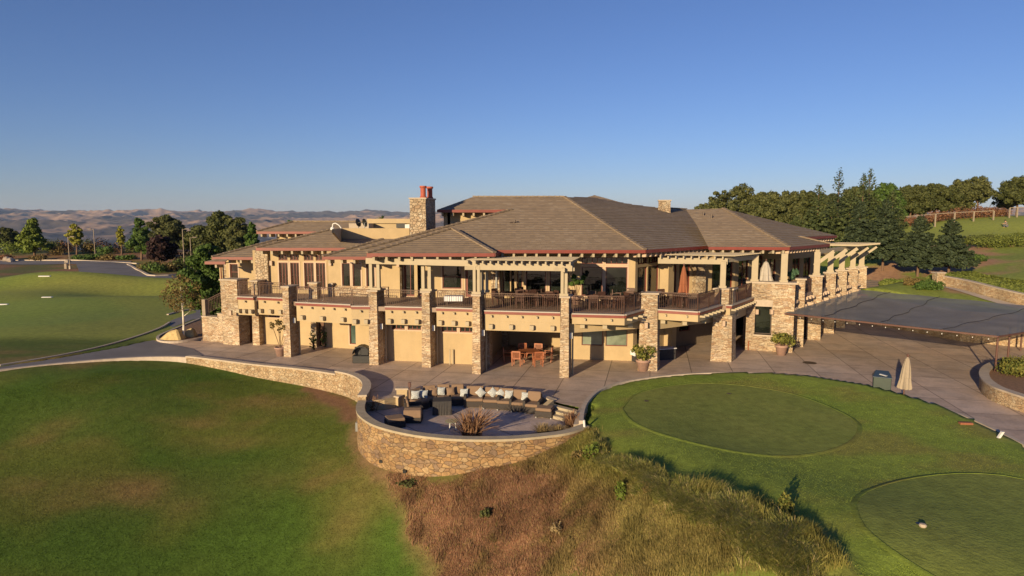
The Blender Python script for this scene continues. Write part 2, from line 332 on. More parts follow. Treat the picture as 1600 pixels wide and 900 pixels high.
def V2(a): return Vector((a[0], a[1]))
class WP:                                    # a vertical facade plane along p0->p1, outward is to the viewer's side
    def __init__(s, p0, p1):
        s.p = V2(p0); s.q = V2(p1); s.u = (s.q - s.p).normalized(); s.n = Vector((s.u.y, -s.u.x)); s.len = (s.q - s.p).length
    def sz(s, px, py):
        r = ray(px, py); den = r.x * s.n.x + r.y * s.n.y; t = (s.p.dot(s.n)) / den
        pt = Vector((r.x * t, r.y * t)); return (pt - s.p).dot(s.u), H + r.z * t
    def pt(s, a, z, o=0.): 
        w = s.p + s.u * a + s.n * o; return Vector((w.x, w.y, z))
    def slab(s, mb, a0, a1, z0, z1, o0, o1):
        return mb.hexa([s.pt(a0, z0, o1), s.pt(a1, z0, o1), s.pt(a1, z0, o0), s.pt(a0, z0, o0)], [s.pt(a0, z1, o1), s.pt(a1, z1, o1), s.pt(a1, z1, o0), s.pt(a0, z1, o0)])
CL = None
def wall(wp, a0, a1, z0, z1, holes=(), th=.25, m='stucco', name='wall', o=0., parent=None):
    xs = sorted({a0, a1, *[h[0] for h in holes], *[h[1] for h in holes]}); zs = sorted({z0, z1, *[h[2] for h in holes], *[h[3] for h in holes]})
    xs = [x for x in xs if a0 <= x <= a1]; zs = [z for z in zs if z0 <= z <= z1]
    def solid(i, j):
        if i < 0 or j < 0 or i >= len(xs) - 1 or j >= len(zs) - 1: return False
        cx = (xs[i] + xs[i + 1]) / 2; cz = (zs[j] + zs[j + 1]) / 2
        return not any(h[0] < cx < h[1] and h[2] < cz < h[3] for h in holes)
    mb = MB(); P_ = wp.pt
    for i in range(len(xs) - 1):
        for j in range(len(zs) - 1):
            if not solid(i, j): continue
            A, B, C, D = xs[i], xs[i + 1], zs[j], zs[j + 1]
            mb.add([P_(A, C, o), P_(B, C, o), P_(B, D, o), P_(A, D, o)], [(0, 1, 2, 3)])
            mb.add([P_(A, C, o - th), P_(B, C, o - th), P_(B, D, o - th), P_(A, D, o - th)], [(3, 2, 1, 0)])
            for (di, dj, q) in ((-1, 0, ((A, C), (A, D))), (1, 0, ((B, D), (B, C))), (0, -1, ((B, C), (A, C))), (0, 1, ((A, D), (B, D)))):
                if not solid(i + di, j + dj):
                    (ax, az), (bx, bz) = q
                    mb.add([P_(ax, az, o), P_(ax, az, o - th), P_(bx, bz, o - th), P_(bx, bz, o)], [(0, 1, 2, 3)])
    bmm = mb
    me = bpy.data.meshes.new(name); me.from_pydata([tuple(v) for v in bmm.v], [], bmm.f)
    bm = bmesh.new(); bm.from_mesh(me); bmesh.ops.remove_doubles(bm, verts=bm.verts, dist=.0005); bmesh.ops.recalc_face_normals(bm, faces=bm.faces); bm.to_mesh(me); bm.free()
    return link(name, me, m, parent or CL)
def window(wp, a0, a1, z0, z1, nv=0, nh=0, glass='glass', frame='wood_red', casing=True, inset=.1, o=0., name='window', fw=.06):
    mb = MB()
    for (x0, x1, y0, y1) in ((a0, a0 + fw, z0, z1), (a1 - fw, a1, z0, z1), (a0 + fw, a1 - fw, z0, z0 + fw), (a0 + fw, a1 - fw, z1 - fw, z1)):
        wp.slab(mb, x0, x1, y0, y1, o - inset - .06, o - inset + .04)
    for k in range(nv):
        x = a0 + (a1 - a0) * (k + 1) / (nv + 1); wp.slab(mb, x - .02, x + .02, z0 + fw, z1 - fw, o - inset - .05, o - inset + .025)
    for k in range(nh):
        z = z0 + (z1 - z0) * (k + 1) / (nh + 1); wp.slab(mb, a0 + fw, a1 - fw, z - .02, z + .02, o - inset - .048, o - inset + .022)
    w = mb.build(name, frame, CL)
    g = MB(); wp.slab(g, a0 + fw * .5, a1 - fw * .5, z0 + fw * .5, z1 - fw * .5, o - inset - .03, o - inset - .015); g.build('pane', glass, w)
    if casing:
        c = MB(); k = .09
        for (x0, x1, y0, y1) in ((a0 - k, a0, z0, z1), (a1, a1 + k, z0, z1), (a0 - k, a1 + k, z0 - k, z0), (a0 - k, a1 + k, z1, z1 + k)):
            wp.slab(c, x0, x1, y0, y1, o - .02, o + .025)
        c.build('casing', 'casing_paint', w)
    return w
def wpx(wp, r):                              # a picture rectangle measured onto a facade
    a0, z1 = wp.sz(r[0], r[1]); a1, _ = wp.sz(r[2], r[1]); am, z0 = wp.sz((r[0] + r[2]) / 2, r[3])
    return (a0, a1, z0, z1)

# ------------------------------------------------------------------ terrain
C_ = []
def ctl(px, py, z): g = G(px, py, z); C_.append((g.x, g.y, z))
for a in [(0, 592, -.12), (80, 582, -.12), (150, 576, -.15), (280, 570, -.3), (350, 583, -.5), (420, 597, -.75), (500, 615, -1.0), (552, 636, -1.2),
          (560, 690, -1.55), (590, 740, -1.85), (650, 760, -1.9), (705, 762, -1.75), (740, 758, -1.5), (820, 737, -1.05), (880, 708, -.55), (920, 690, -.1),
          (300, 700, -2.3), (100, 740, -2.6), (0, 680, -2.0), (400, 850, -3.7), (100, 880, -3.8), (600, 880, -3.9), (500, 750, -2.5), (-200, 800, -3), (-300, 620, -.8), (450, 660, -1.6), (200, 640, -1.2),
          (700, 820, -2.7), (660, 900, -3.9), (800, 880, -3.1), (850, 790, -1.8), (920, 760, -.75), (950, 850, -1.3), (1060, 890, -1.1), (1180, 885, -.45), (1100, 830, -.35),
          (945, 700, .02), (1010, 745, .05), (1090, 783, .05), (1200, 830, .05), (1310, 892, .0), (980, 640, .12), (1150, 600, .15), (1330, 640, .15), (1150, 700, .1), (1400, 760, .1), (1600, 860, .1),
          (1500, 690, .15), (1560, 715, .15), (1700, 900, .1), (1060, 610, .14), (925, 640, .05), (1250, 740, .1), (1600, 740, .15),
          # left background
          (60, 552, .0), (0, 560, 0), (150, 535, .05), (60, 520, .2), (200, 505, .1), (100, 490, .15), (0, 480, .1), (230, 480, .2), (290, 475, .1), (180, 455, .9), (120, 445, .2), (250, 450, .5), (60, 450, .3), (0, 440, .1), (300, 440, .2), (100, 425, .0), (0, 420, .2), (200, 420, 0), (270, 425, 0),
          (320, 545, -.05), (300, 500, 0)]: ctl(*a)
for a in [  # right hillside given by distance
          (1335, 470, 62), (1400, 440, 60), (1440, 430, 66), (1500, 425, 66), (1600, 430, 60), (1500, 450, 58), (1600, 475, 50), (1380, 405, 74), (1485, 412, 70), (1570, 400, 72), (1500, 380, 84), (1600, 378, 82), (1410, 366, 104), (1480, 350, 110), (1600, 344, 106), (1420, 380, 92), (1600, 400, 70), (1750, 420, 60), (1750, 370, 90), (1300, 372, 110), (1200, 365, 125), (1100, 352, 130), (1700, 338, 115)]:
    q = Q(*a); C_.append((q.x, q.y, q.z))
for Yb_, zb_ in ((128, .1), (134, .15), (146, .95), (160, 1.3), (174, 1.0)):
    for pxb in (-150, 0, 100, 200, 300, 380): C_.append(((pxb - 800) / F * Yb_, Yb_, zb_))
for a in [(34.8, 48.8, 2.2), (32.5, 60, 2.7), (38, 46.5, 2.2), (44, 44, 2.1), (50, 34, 1.2), (45, 25, .3), (10, 60, -.3), (-10, 60, -.2), (20, 75, 1.5), (0, 90, .0), (-20, 90, .0), (60, 150, 9), (20, 150, 5), (90, 130, 10), (90, 80, 7), (-160, 100, -1), (100, 180, 7), (-40, 160, 1), (0, 15, -5), (-30, 15, -5.), (30, 12, -1.5), (-60, 30, -3), (70, 20, 0), (-20, 180, 1), (-60, 175, 1)]: C_.append(a)
# bounds: plaza and building stay below their paving
CP = np.array(C_)
def tps(r2): return np.where(r2 > 1e-9, .5 * r2 * np.log(np.maximum(r2, 1e-9)), 0)
n_ = len(CP); S_ = 30.; XY = CP[:, :2] / S_
K_ = tps(((XY[:, None] - XY[None]) ** 2).sum(-1)) + np.eye(n_) * .004
P_ = np.hstack([np.ones((n_, 1)), XY]); A_ = np.zeros((n_ + 3, n_ + 3)); A_[:n_, :n_] = K_; A_[:n_, n_:] = P_; A_[n_:, :n_] = P_.T
W_ = np.linalg.solve(A_, np.concatenate([CP[:, 2], np.zeros(3)]))
def sm(a, b, x): t = np.clip((x - a) / (b - a), 0, 1); return t * t * (3 - 2 * t)
def inpoly(poly, x, y):
    inside = np.zeros(x.shape, bool); n = len(poly)
    for i in range(n):
        x0, y0 = poly[i][0], poly[i][1]; x1, y1 = poly[(i + 1) % n][0], poly[(i + 1) % n][1]
        c = ((y0 > y) != (y1 > y)); t = (x1 - x0) * (y - y0) / ((y1 - y0) + 1e-12) + x0
        inside ^= (c & (x < t))
    return inside
def spl(pts, n=6):                           # smooth a polyline
    out = []; m = len(pts)
    for i in range(m - 1):
        p0, p1, p2, p3 = (Vector(pts[max(i - 1, 0)]), Vector(pts[i]), Vector(pts[i + 1]), Vector(pts[min(i + 2, m - 1)]))
        for k in range(n):
            t = k / n; out.append(.5 * ((2 * p1) + (p2 - p0) * t + (2 * p0 - 5 * p1 + 4 * p2 - p3) * t * t + (3 * p1 - p0 - 3 * p2 + p3) * t ** 3))
    out.append(Vector(pts[-1])); return out
L_wall = spl([G(-120, 596), G(0, 580), G(100, 569), G(200, 561), G(280, 559.5), G(345, 566), G(400, 573), G(470, 580), G(520, 587), G(552, 594), G(570, 604), G(573, 616), G(566, 629)], 5)
P_wall = spl([G(566, 629), G(563, 640), G(568, 652), G(592, 667), G(640, 679.5), G(690, 686), G(740, 688.5), G(800, 687.5), G(850, 683), G(885, 678), G(915, 668)], 6)
G_curb = spl([G(908, 664), G(910, 648), G(917, 632), G(935, 615), G(965, 603.5), G(1000, 596.5), G(1050, 590.5), G(1110, 587), G(1170, 587), G(1240, 591.5), G(1310, 601.5), G(1380, 616), G(1450, 635.5), G(1510, 657), G(1562, 681), G(1640, 722)], 5)
S_top = spl([G(619, 622), G(650, 612), G(700, 607), G(750, 607), G(800, 611), G(835, 617), G(866, 627)], 5)   # low seat wall behind the sofas
plaza_poly = [v for v in L_wall] + [G(600, 626), G(619, 622)] + S_top[1:] + [G(874, 630), G(906, 637)] + G_curb[1:] + [G(1750, 760), Vector((46, 28, 0)), Vector((44, 41, 0)), Vector((37.6, 45.2, 0)), Vector((34.2, 48.0, 0)), Vector((31.4, 58.6, 0)), Vector((24, 66, 0)), Vector((-24, 66, 0)), G(322, 505), G(314, 533), G(240, 532), G(180, 545), G(90, 561), G(0, 574), G(-120, 590)]
patio_poly = [v for v in P_wall] + [G(908, 650), G(906, 637), G(874, 630)] + S_top[::-1] + [G(600, 626), G(575, 626)]
def dseg(pts, x, y):
    dm = np.full(x.shape, 1e9)
    for a, b in zip(pts[:-1], pts[1:]):
        ax_, ay = a[0], a[1]; bx, by = b[0], b[1]; L2 = (bx - ax_) ** 2 + (by - ay) ** 2 + 1e-9
        t = np.clip(((x - ax_) * (bx - ax_) + (y - ay) * (by - ay)) / L2, 0, 1); dm = np.minimum(dm, np.hypot(x - ax_ - t * (bx - ax_), y - ay - t * (by - ay)))
    return dm
CREST = [G(1000, 742, 0), G(1060, 768, 0), G(1085, 779, 0), G(1190, 824, 0), G(1310, 897, 0), G(1400, 965, 0)]
def hraw(x, y):
    X = np.stack([np.asarray(x, float), np.asarray(y, float)], -1) / S_; sh = X.shape[:-1]; X = X.reshape(-1, 2)
    out = np.empty(len(X))
    for i in range(0, len(X), 20000):
        c = X[i:i + 20000]; out[i:i + 20000] = tps(((c[:, None] - XY[None]) ** 2).sum(-1)) @ W_[:n_] + W_[n_] + c @ W_[n_ + 1:]
    return out.reshape(sh)
def height(x, y):
    x = np.asarray(x, float); y = np.asarray(y, float)
    xc = np.clip(x, -170, 110); yc = np.clip(y, 10, 178)
    h = np.clip(hraw(xc, yc), -7, 14)
    dd = np.hypot(x - xc, np.maximum(y - yc, 0) )
    h = h - 120 * sm(0, 2200, dd) - 6 * sm(0, 60, dd)
    h = h + .12 * np.sin(x * .31 + 1) * np.sin(y * .27) * sm(45, 80, y)
    h = h + .34 * np.exp(-(dseg(CREST, x, y) / np.where(inpoly(CREST + [Vector((6, 10, 0)), Vector((-8, 12, 0)), Vector((-6, 26, 0)), Vector((3, 27, 0))], x, y), 2.3, .6)) ** 2)
    h = h + 2.0 * np.exp(-((x + 62) / 11) ** 2 - ((y - 89) / 5) ** 2) - 1.1 * np.exp(-((x + 46) / 8) ** 2 - ((y - 79) / 5) ** 2) + 1.1 * np.exp(-((x + 38) / 10) ** 2 - ((y - 88) / 4) ** 2)
    h = np.where(inpoly(plaza_poly, x, y), np.minimum(h, -.2), h)
    h = np.where(dseg([G(570, 627), G(600, 626), G(619, 622)] + S_top[1:] + [G(874, 630), G(906, 637), G(908, 650)], x, y) < .5, np.minimum(h, -.8), h)
    h = np.where((x > 30) & (dseg([(31.4, 58.6), (34.2, 48.0), (37.6, 45.2), (44, 41), (52, 38)], x, y) < .45), np.minimum(h, -.2), h)
    h = np.where(inpoly(patio_poly, x, y), np.minimum(h, -.8), h)
    h = np.where((x > -24) & (x < 26) & (y > 47) & (y < 66), np.minimum(h, -.2), h)
    return h
def hz(x, y): return float(height(np.array([x]), np.array([y]))[0])

def vnoise(x, y, s, seed=0):                 # smooth value noise
    r = np.random.default_rng(seed).random((64, 64)); X = x / s; Y = y / s
    i = np.floor(X).astype(int); j = np.floor(Y).astype(int); fx = X - i; fy = Y - j; fx = fx * fx * (3 - 2 * fx); fy = fy * fy * (3 - 2 * fy)
    g = lambda a, b: r[a % 64, b % 64]
    return (g(i, j) * (1 - fx) + g(i + 1, j) * fx) * (1 - fy) + (g(i, j + 1) * (1 - fx) + g(i + 1, j + 1) * fx) * fy
def fbm(x, y, s, seed=0, o=4): return sum(vnoise(x, y, s / 2 ** k, seed + k) / 2 ** k for k in range(o)) / sum(1 / 2 ** k for k in range(o))
def ax(segs):
    out = [segs[0][0]]
    for a, b, st in segs:
        n = max(1, int(round((b - a) / st))); out += [a + (b - a) * (k + 1) / n for k in range(n)]
    return np.array(out)
gx = ax([(-9000, -3000, 1500), (-3000, -600, 300), (-600, -160, 30), (-160, -60, 2.5), (-60, -32, 1.), (-32, 46, .28), (46, 60, .8), (60, 120, 3), (120, 600, 40), (600, 3000, 300), (3000, 9000, 1500)])
gy = ax([(-60, 0, 15), (0, 16, 2), (16, 48, .28), (48, 80, .9), (80, 190, 2.2), (190, 600, 30), (600, 2600, 200), (2600, 13000, 1500)])
X_, Y_ = np.meshgrid(gx, gy); Z_ = height(X_, Y_)
rough_poly = [G(596, 741, -1.85), G(640, 800, -2.6), G(660, 850, -3.2), G(690, 960, -4.6), G(900, 980, -4), G(1250, 960, -1.5), G(1330, 900, .0), G(1235, 838, 0), G(1190, 815, 0), G(1080, 776, 0), G(1000, 738, 0), G(950, 703, 0), G(925, 672, 0), G(900, 683, -.3), G(880, 693, -.5), G(820, 721, -1), G(740, 742, -1.45), G(700, 748, -1.65), G(650, 748, -1.8), G(620, 742, -1.85)]
def grid_mesh(name, X, Y, Z, keep=None):
    ny, nx = X.shape; me = bpy.data.meshes.new(name)
    v = np.stack([X, Y, Z], -1).reshape(-1, 3); idx = np.arange(ny * nx).reshape(ny, nx)
    q = np.stack([idx[:-1, :-1], idx[:-1, 1:], idx[1:, 1:], idx[1:, :-1]], -1).reshape(-1, 4)
    me.vertices.add(len(v)); me.vertices.foreach_set('co', v.ravel()); me.loops.add(q.size); me.loops.foreach_set('vertex_index', q.ravel().astype(np.int32))
    me.polygons.add(len(q)); me.polygons.foreach_set('loop_start', np.arange(0, q.size, 4, dtype=np.int32)); me.polygons.foreach_set('use_smooth', np.ones(len(q), bool)); me.update(); me.validate()
    return me
def set_tint(me, col):
    a = me.color_attributes.new('tint', 'FLOAT_COLOR', 'POINT'); c = np.ones((len(me.vertices), 4), np.float32); c[:, :3] = col; a.data.foreach_set('color', c.ravel())
def lerp(a, b, t): return a + (b - a) * t[..., None]
def soft(poly, x, y, r=.6):
    acc = np.zeros(x.shape)
    for k in range(8):
        t = k * math.pi / 4; acc += inpoly(poly, x + r * math.cos(t) * (1 if k % 2 else .5), y + r * math.sin(t) * (1 if k % 2 else .5))
    return acc / 8
def ground_tint(x, y):
    sh = x.shape
    lawn = lerp(np.array([.062, .096, .014]), np.array([.110, .134, .024]), fbm(x, y, 6, 3)) * (1 + 1.1 * sm(-1, 4, x + (y - 34) * .25))[..., None]
    brown = np.array([.20, .135, .052])
    left = (1 - sm(-2, 1.5, x)) * (1 - sm(44, 47, y))
    pat = sm(.50, .70, fbm(x * .75, y * 1.6, 5.5, 21, 4)) * .6 * left
    for (px, py, z, rx, ry, k) in ((250, 770, -2.9, 4.5, 1.6, 1.), (120, 660, -1.6, 4.0, 1.9, .9), (380, 745, -2.6, 3.5, 1.2, .8), (190, 640, -1.4, 3.6, 1.7, .7), (330, 700, -2.3, 2.5, 1., .5), (90, 655, -1.6, 3, 1.4, .5), (560, 800, -3, 1.6, 2.4, .5)):
        g = G(px, py, z); e = ((x - g.x) / rx) ** 2 + ((y - g.y) / ry) ** 2
        pat = np.maximum(pat, k * np.exp(-e * .9) * (.55 + .9 * fbm(x, y, 1.6, 31)) * left)
    pat = pat * (.45 + 1.1 * fbm(x, y, .9, 33, 3)); c = lerp(lawn, brown * np.ones(sh + (3,)), np.clip(pat, 0, 1))
    c = lerp(c, np.array([.052, .108, .014]) * np.ones(sh + (3,)), .75 * sm(.5, .7, fbm(x, y * 1.5, 7, 40, 3)) * left)
    # right lawn slightly yellower in places
    rt = sm(2, 5, x) * (1 - sm(46, 48, y)); c = lerp(c, np.array([.21, .195, .05]) * np.ones(sh + (3,)), rt * sm(.42, .68, fbm(x, y * 2, 3.5, 50)) * .75)
    # rough
    rg = soft(rough_poly, x, y, .5); g1 = lerp(np.array([.23, .115, .065]), np.array([.20, .145, .065]), sm(0, 5, x + fbm(x, y, 2, 60) * 3 - 1.5))
    rg = soft(rough_poly, x + 1.6 * (fbm(x, y, 1.5, 65) - .5), y + 1.6 * (fbm(x, y, 1.5, 75) - .5), .55)
    g1 = g1 * (.55 + .9 * fbm(x, y, 1.2, 76))[..., None]
    c = lerp(c, g1, rg)
    # bare soil next to patio wall, left side
    so = sm(.9, .25, dseg([G(490, 610, -1), G(540, 632, -1.1), G(556, 650, -1.25)], x, y) + fbm(x, y, .8, 70) * .7 - .35); c = lerp(c, np.array([.17, .095, .055]) * np.ones(sh + (3,)), so)
    so = sm(.8, .2, dseg([G(556, 660, -1.4), G(562, 700, -1.6), G(590, 738, -1.8), G(620, 752, -1.9)], x, y) + fbm(x, y, .8, 71) * .9 - .3); c = lerp(c, np.array([.24, .15, .08]) * np.ones(sh + (3,)), so * .8)
    so = sm(.9, .2, dseg([G(610, 760, -2), G(640, 800, -2.6), G(665, 860, -3.3), G(690, 920, -4)], x, y) + fbm(x, y, .8, 71) * .9 - .3); c = lerp(c, np.array([.20, .14, .06]) * np.ones(sh + (3,)), so * .5)
    # far left course
    fl = sm(47, 50, y) * (1 - sm(-10, -4, x)); c = lerp(c, lerp(np.array([.15, .22, .035]), np.array([.29, .28, .065]), fbm(x, y, 14, 80)), fl)
    gp = soft([G(a, b, .2) for a, b in [(-90, 488), (-90, 513), (60, 509), (150, 501), (200, 490), (198, 478), (150, 471), (60, 471), (-90, 475)]], x, y, 1.2); c = lerp(c, lerp(np.array([.15, .23, .038]), np.array([.20, .25, .055]), fbm(x, y, 6, 121)), gp * .85)
    # rough band, banks
    bank = sm(98, 104, y) * (1 - sm(-10, 0, x)); c = lerp(c, lerp(np.array([.26, .14, .075]), np.array([.15, .15, .045]), sm(.4, .62, fbm(x, y, 9, 90))), bank)
    rh = sm(22, 28, x) * sm(47, 52, y); c = lerp(c, lerp(np.array([.34, .20, .12]), np.array([.20, .24, .05]), sm(.36, .54, fbm(x, y, 5, 95))), rh)
    grs = rh * sm(82, 85, y + (x - 60) * .06) * (1 - sm(118, 124, y)); c = lerp(c, lerp(np.array([.24, .29, .05]), np.array([.31, .33, .07]), fbm(x, y, 8, 97)), grs)
    mid = sm(55, 60, y) * sm(-10, -2, x) * (1 - sm(20, 26, x)); c = lerp(c, np.array([.16, .11, .05]) * np.ones(sh + (3,)), mid)
    far = sm(178, 260, y); c = lerp(c, np.array([.085, .08, .05]) * np.ones(sh + (3,)), far)
    v = sm(500, 2000, y); c = lerp(c, lerp(np.array([.05, .06, .055]), np.array([.22, .19, .17]), sm(.5, .7, fbm(x, y, 300, 99))), v)
    return c
gme = grid_mesh('ground', X_, Y_, Z_); set_tint(gme, ground_tint(X_.ravel(), Y_.ravel()))
tag(link('ground', gme, 'ground_mat'), 'sloping lawns and banks of the golf course around the clubhouse', kind='structure')

def drape(name, poly, off, material, cell=1.0, label=None, kind='structure', dropz=None, tint=None):
    bm = bmesh.new(); vs = [bm.verts.new((p_[0], p_[1], 0)) for p_ in poly]; bm.faces.new(vs)
    xs = [p_[0] for p_ in poly]; ys = [p_[1] for p_ in poly]
    for lo, hi, no in ((min(xs), max(xs), (1, 0, 0)), (min(ys), max(ys), (0, 1, 0))):
        k = lo + cell
        while k < hi:
            bmesh.ops.bisect_plane(bm, geom=bm.verts[:] + bm.edges[:] + bm.faces[:], plane_co=(k, k, 0), plane_no=no); k += cell
    co = np.array([v.co[:] for v in bm.verts]); hh = height(co[:, 0], co[:, 1]) if dropz is None else np.full(len(co), dropz)
    for v, z in zip(bm.verts, hh): v.co.z = z + off
    bmesh.ops.recalc_face_normals(bm, faces=bm.faces)
    me = bpy.data.meshes.new(name); bm.to_mesh(me); bm.free()
    for p_ in me.polygons:
        if p_.normal.z < 0: me.flip_normals(); break
    if tint is not None:
        co = np.array([v.co[:] for v in me.vertices]); set_tint(me, tint(co[:, 0], co[:, 1]))
    o = link(name, me, material); 
    if kind: tag(o, label, kind=kind)
    return o
def ribbon(name, pts, w, z0, z1, material, parent=None, side=0., label=None, kind=None, zf=None, cat=None, smooth=False, bevel=0):
    """a kerb or wall following pts (plan); z0,z1 numbers or functions of (x,y)"""
    pts = [V2(p_) for p_ in pts]; n = len(pts); mb = MB(); ring = []
    f0 = z0 if callable(z0) else (lambda x, y: z0); f1 = z1 if callable(z1) else (lambda x, y: z1)
    for i, p_ in enumerate(pts):
        t = (pts[min(i + 1, n - 1)] - pts[max(i - 1, 0)]).normalized(); nn = Vector((-t.y, t.x))
        a = p_ + nn * (side + w / 2); b = p_ + nn * (side - w / 2); za = f0(p_.x, p_.y); zb = f1(p_.x, p_.y)
        ring.append([(a.x, a.y, za), (b.x, b.y, za), (b.x, b.y, zb), (a.x, a.y, zb)])
    vs = [v for r_ in ring for v in r_]; fs = []
    for i in range(n - 1):
        for k in range(4): fs.append((i * 4 + k, i * 4 + (k + 1) % 4, i * 4 + 4 + (k + 1) % 4, i * 4 + 4 + k))
    fs += [(3, 2, 1, 0), (n * 4 - 4, n * 4 - 3, n * 4 - 2, n * 4 - 1)]
    mb.add(vs, fs); o = mb.build(name, material, parent, smooth=False)
    if kind or label: tag(o, label, cat, kind=kind)
    return o

# plaza, patio, roads
drape('plaza', plaza_poly, 0, 'concrete', 400, 'brown concrete plaza with saw cut joints around the clubhouse', dropz=0.)
drape('patio', patio_poly, 0, 'patio_concrete', 400, 'sunken concrete patio inside the curved stone wall', dropz=-.5)
drape('road', [G(-120, 596), G(0, 580), G(100, 569), G(200, 561), G(280, 559.5), G(330, 564), G(300, 545), G(240, 533), G(262, 515), G(300, 500), G(318, 497), G(318, 483), G(292, 487), G(266, 492), G(240, 494), G(228, 500), G(262, 501), G(266, 505), G(250, 515), G(215, 528), G(160, 544), G(90, 559), G(0, 574), G(-120, 590)], .03, 'asphalt', 2.5, 'asphalt cart road curving in from the left', dropz=0.)
drape('road', [G(118, 412), G(205, 413), G(236, 432), G(262, 431.5), G(300, 428), G(330, 430), G(330, 437), G(250, 438), G(140, 438), G(126, 430)], .06, 'asphalt', 3, 'asphalt parking road beyond the putting green')
drape('road', [G(-80, 414.5), G(118, 414.5), G(205, 413), G(205, 411), G(118, 411), G(-80, 411)], .09, 'asphalt', 6, 'far asphalt road edge beyond the course')
H1 = lambda d_: (lambda x, y: hz(x, y) + d_)
ribbon('kerb', [G(-80, 411), G(60, 410.6), G(118, 410.5), G(205, 412.6), G(215, 413)], .5, H1(-.3), H1(.22), 'kerb', label='pale kerb along the far road', kind='structure')
ribbon('kerb', [G(200, 414), G(216, 422), G(232, 431), G(244, 432.5), G(262, 431.5), G(280, 430)], .45, H1(-.3), H1(.25), 'kerb', label='pale kerb round the parking island', kind='structure')
ribbon('kerb', spl([G(0, 573), G(90, 558), G(160, 543), G(215, 527), G(250, 514), G(265, 505)], 4), .18, -.3, .14, 'kerb', label='kerb along the putting course side of the cart road', kind='structure')
ribbon('kerb', spl([G(262, 493), G(285, 487), G(318, 482)], 4), .2, -.3, .15, 'kerb', label='short kerb at the far side of the cart road', kind='structure')
ribbon('kerb', spl([G(322, 529), G(285, 535), G(258, 536), G(247, 532), G(252, 525), G(285, 511), G(312, 500)], 5), .2, -.3, .16, 'kerb', label='kerb round the planting island by the stair', kind='structure')
drape('planting_bed', [G(320, 529), G(285, 534), G(258, 535), G(249, 531), G(254, 525), G(285, 512), G(314, 502)], .1, 'mulch', 50, 'dark mulch bed at the foot of the white trunked tree', dropz=0.)
ribbon('kerb', G_curb, .2, -.3, .2, 'kerb', label='curved concrete kerb between plaza and putting green', kind='structure', side=-.0)
# putting greens
def ell(px, py, z, rx, ry, rot=0, n=48):
    g = G(px, py, z); return [Vector((g.x + rx * math.cos(t) * math.cos(rot) - ry * math.sin(t) * math.sin(rot), g.y + rx * math.cos(t) * math.sin(rot) + ry * math.sin(t) * math.cos(rot), z)) for t in [2 * math.pi * k / n for k in range(n)]]
gt = lambda x, y: lerp(np.array([.155, .20, .04]), np.array([.21, .23, .055]), fbm(x, y, 2.5, 120))
green_px = spl([(974, 640), (990, 662), (1030, 683), (1090, 700), (1160, 710), (1230, 711), (1290, 702), (1335, 684), (1338, 662), (1300, 640), (1240, 619), (1170, 606), (1100, 601), (1040, 606), (995, 618), (974, 640)] and [Vector((a, b, 0)) for a, b in [(974, 640), (990, 662), (1030, 683), (1090, 700), (1160, 710), (1230, 711), (1290, 702), (1330, 686), (1338, 662), (1300, 640), (1240, 619), (1170, 606), (1100, 601), (1040, 606), (995, 618), (974, 640)]], 3)[:-1]
drape('putting_green', [G(v.x, v.y, .1) for v in green_px], .03, 'ground_mat', .8, 'close mown oval putting green beside the plaza', tint=gt)
g2 = [Vector((a, b, 0)) for a, b in [(1338, 800), (1352, 835), (1400, 870), (1470, 905), (1560, 940), (1700, 940), (1760, 850), (1700, 790), (1600, 752), (1500, 742), (1410, 752), (1355, 775), (1338, 800)]]
drape('putting_green', [G(v.x, v.y, .1) for v in spl(g2, 3)[:-1]], .03, 'ground_mat', .8, 'second close mown green in the near right corner', tint=gt)

def collar(name, pts, label):
    pts = [V2(p_) for p_ in pts]
    if (pts[0] - pts[-1]).length < .05: pts = pts[:-1]
    n = len(pts); c = sum(pts, Vector((0, 0))) / n; mb = MB()
    for i, p_ in enumerate(pts):
        t_ = (pts[(i + 1) % n] - pts[i - 1]).normalized(); nn = Vector((t_.y, -t_.x)); nn = nn if nn.dot(p_ - c) > 0 else -nn
        for d_, z_ in ((0, -.05), (.008, .042), (.03, .045), (.16, .02), (.3, -.05)):
            q_ = p_ + nn * d_; mb.v.append((q_.x, q_.y, hz(q_.x, q_.y) + z_))
    for i in range(n):
        for k in range(4): mb.f.append((i * 5 + k, ((i + 1) % n) * 5 + k, ((i + 1) % n) * 5 + k + 1, i * 5 + k + 1))
    o = mb.build(name, 'ground_mat', smooth=True); co = np.array([v.co[:] for v in o.data.vertices]); set_tint(o.data, ground_tint(co[:, 0], co[:, 1]) * .8); tag(o, label, kind='structure')
collar('green_collar', [G(v.x, v.y, .1) for v in green_px], 'raised turf collar round the oval putting green')
collar('green_collar', [G(v.x, v.y, .1) for v in spl(g2, 3)[:-1]], 'raised turf collar round the near right green')

# walls around the patio and lawn
def swall(name, pts, w, zb, zt, m, capm, label, cat='stone wall', capw=None, capt=.09):
    t = thing(name, label, cat, (pts[0][0], pts[0][1], 0)); o = (pts[0][0], pts[0][1], 0)
    a = ribbon('stone_face', pts, w, zb, zt, m, t); b = ribbon('coping', pts, capw or w + .1, lambda x, y: (zt(x, y) if callable(zt) else zt), lambda x, y: (zt(x, y) if callable(zt) else zt) + capt, capm, t)
    for c in (a, b): c.location = (-o[0], -o[1], 0)
    return t
nL = len(L_wall)
swall('kerb_wall', L_wall[:22], .3, -2, .06, 'kerb', 'kerb', 'low plain concrete kerb wall between left lawn and cart road', 'kerb wall', .3, .05)
swall('retaining_wall', L_wall[21:42], .34, -2.5, .12, 'low_stone', 'cap_stone', 'low stone wall curving along the left lawn, lower plaza section', capw=.42)
swall('retaining_wall', L_wall[41:], .36, -3, .30, 'low_stone', 'cap_stone', 'higher stone wall section ending at the sunken patio', capw=.46)
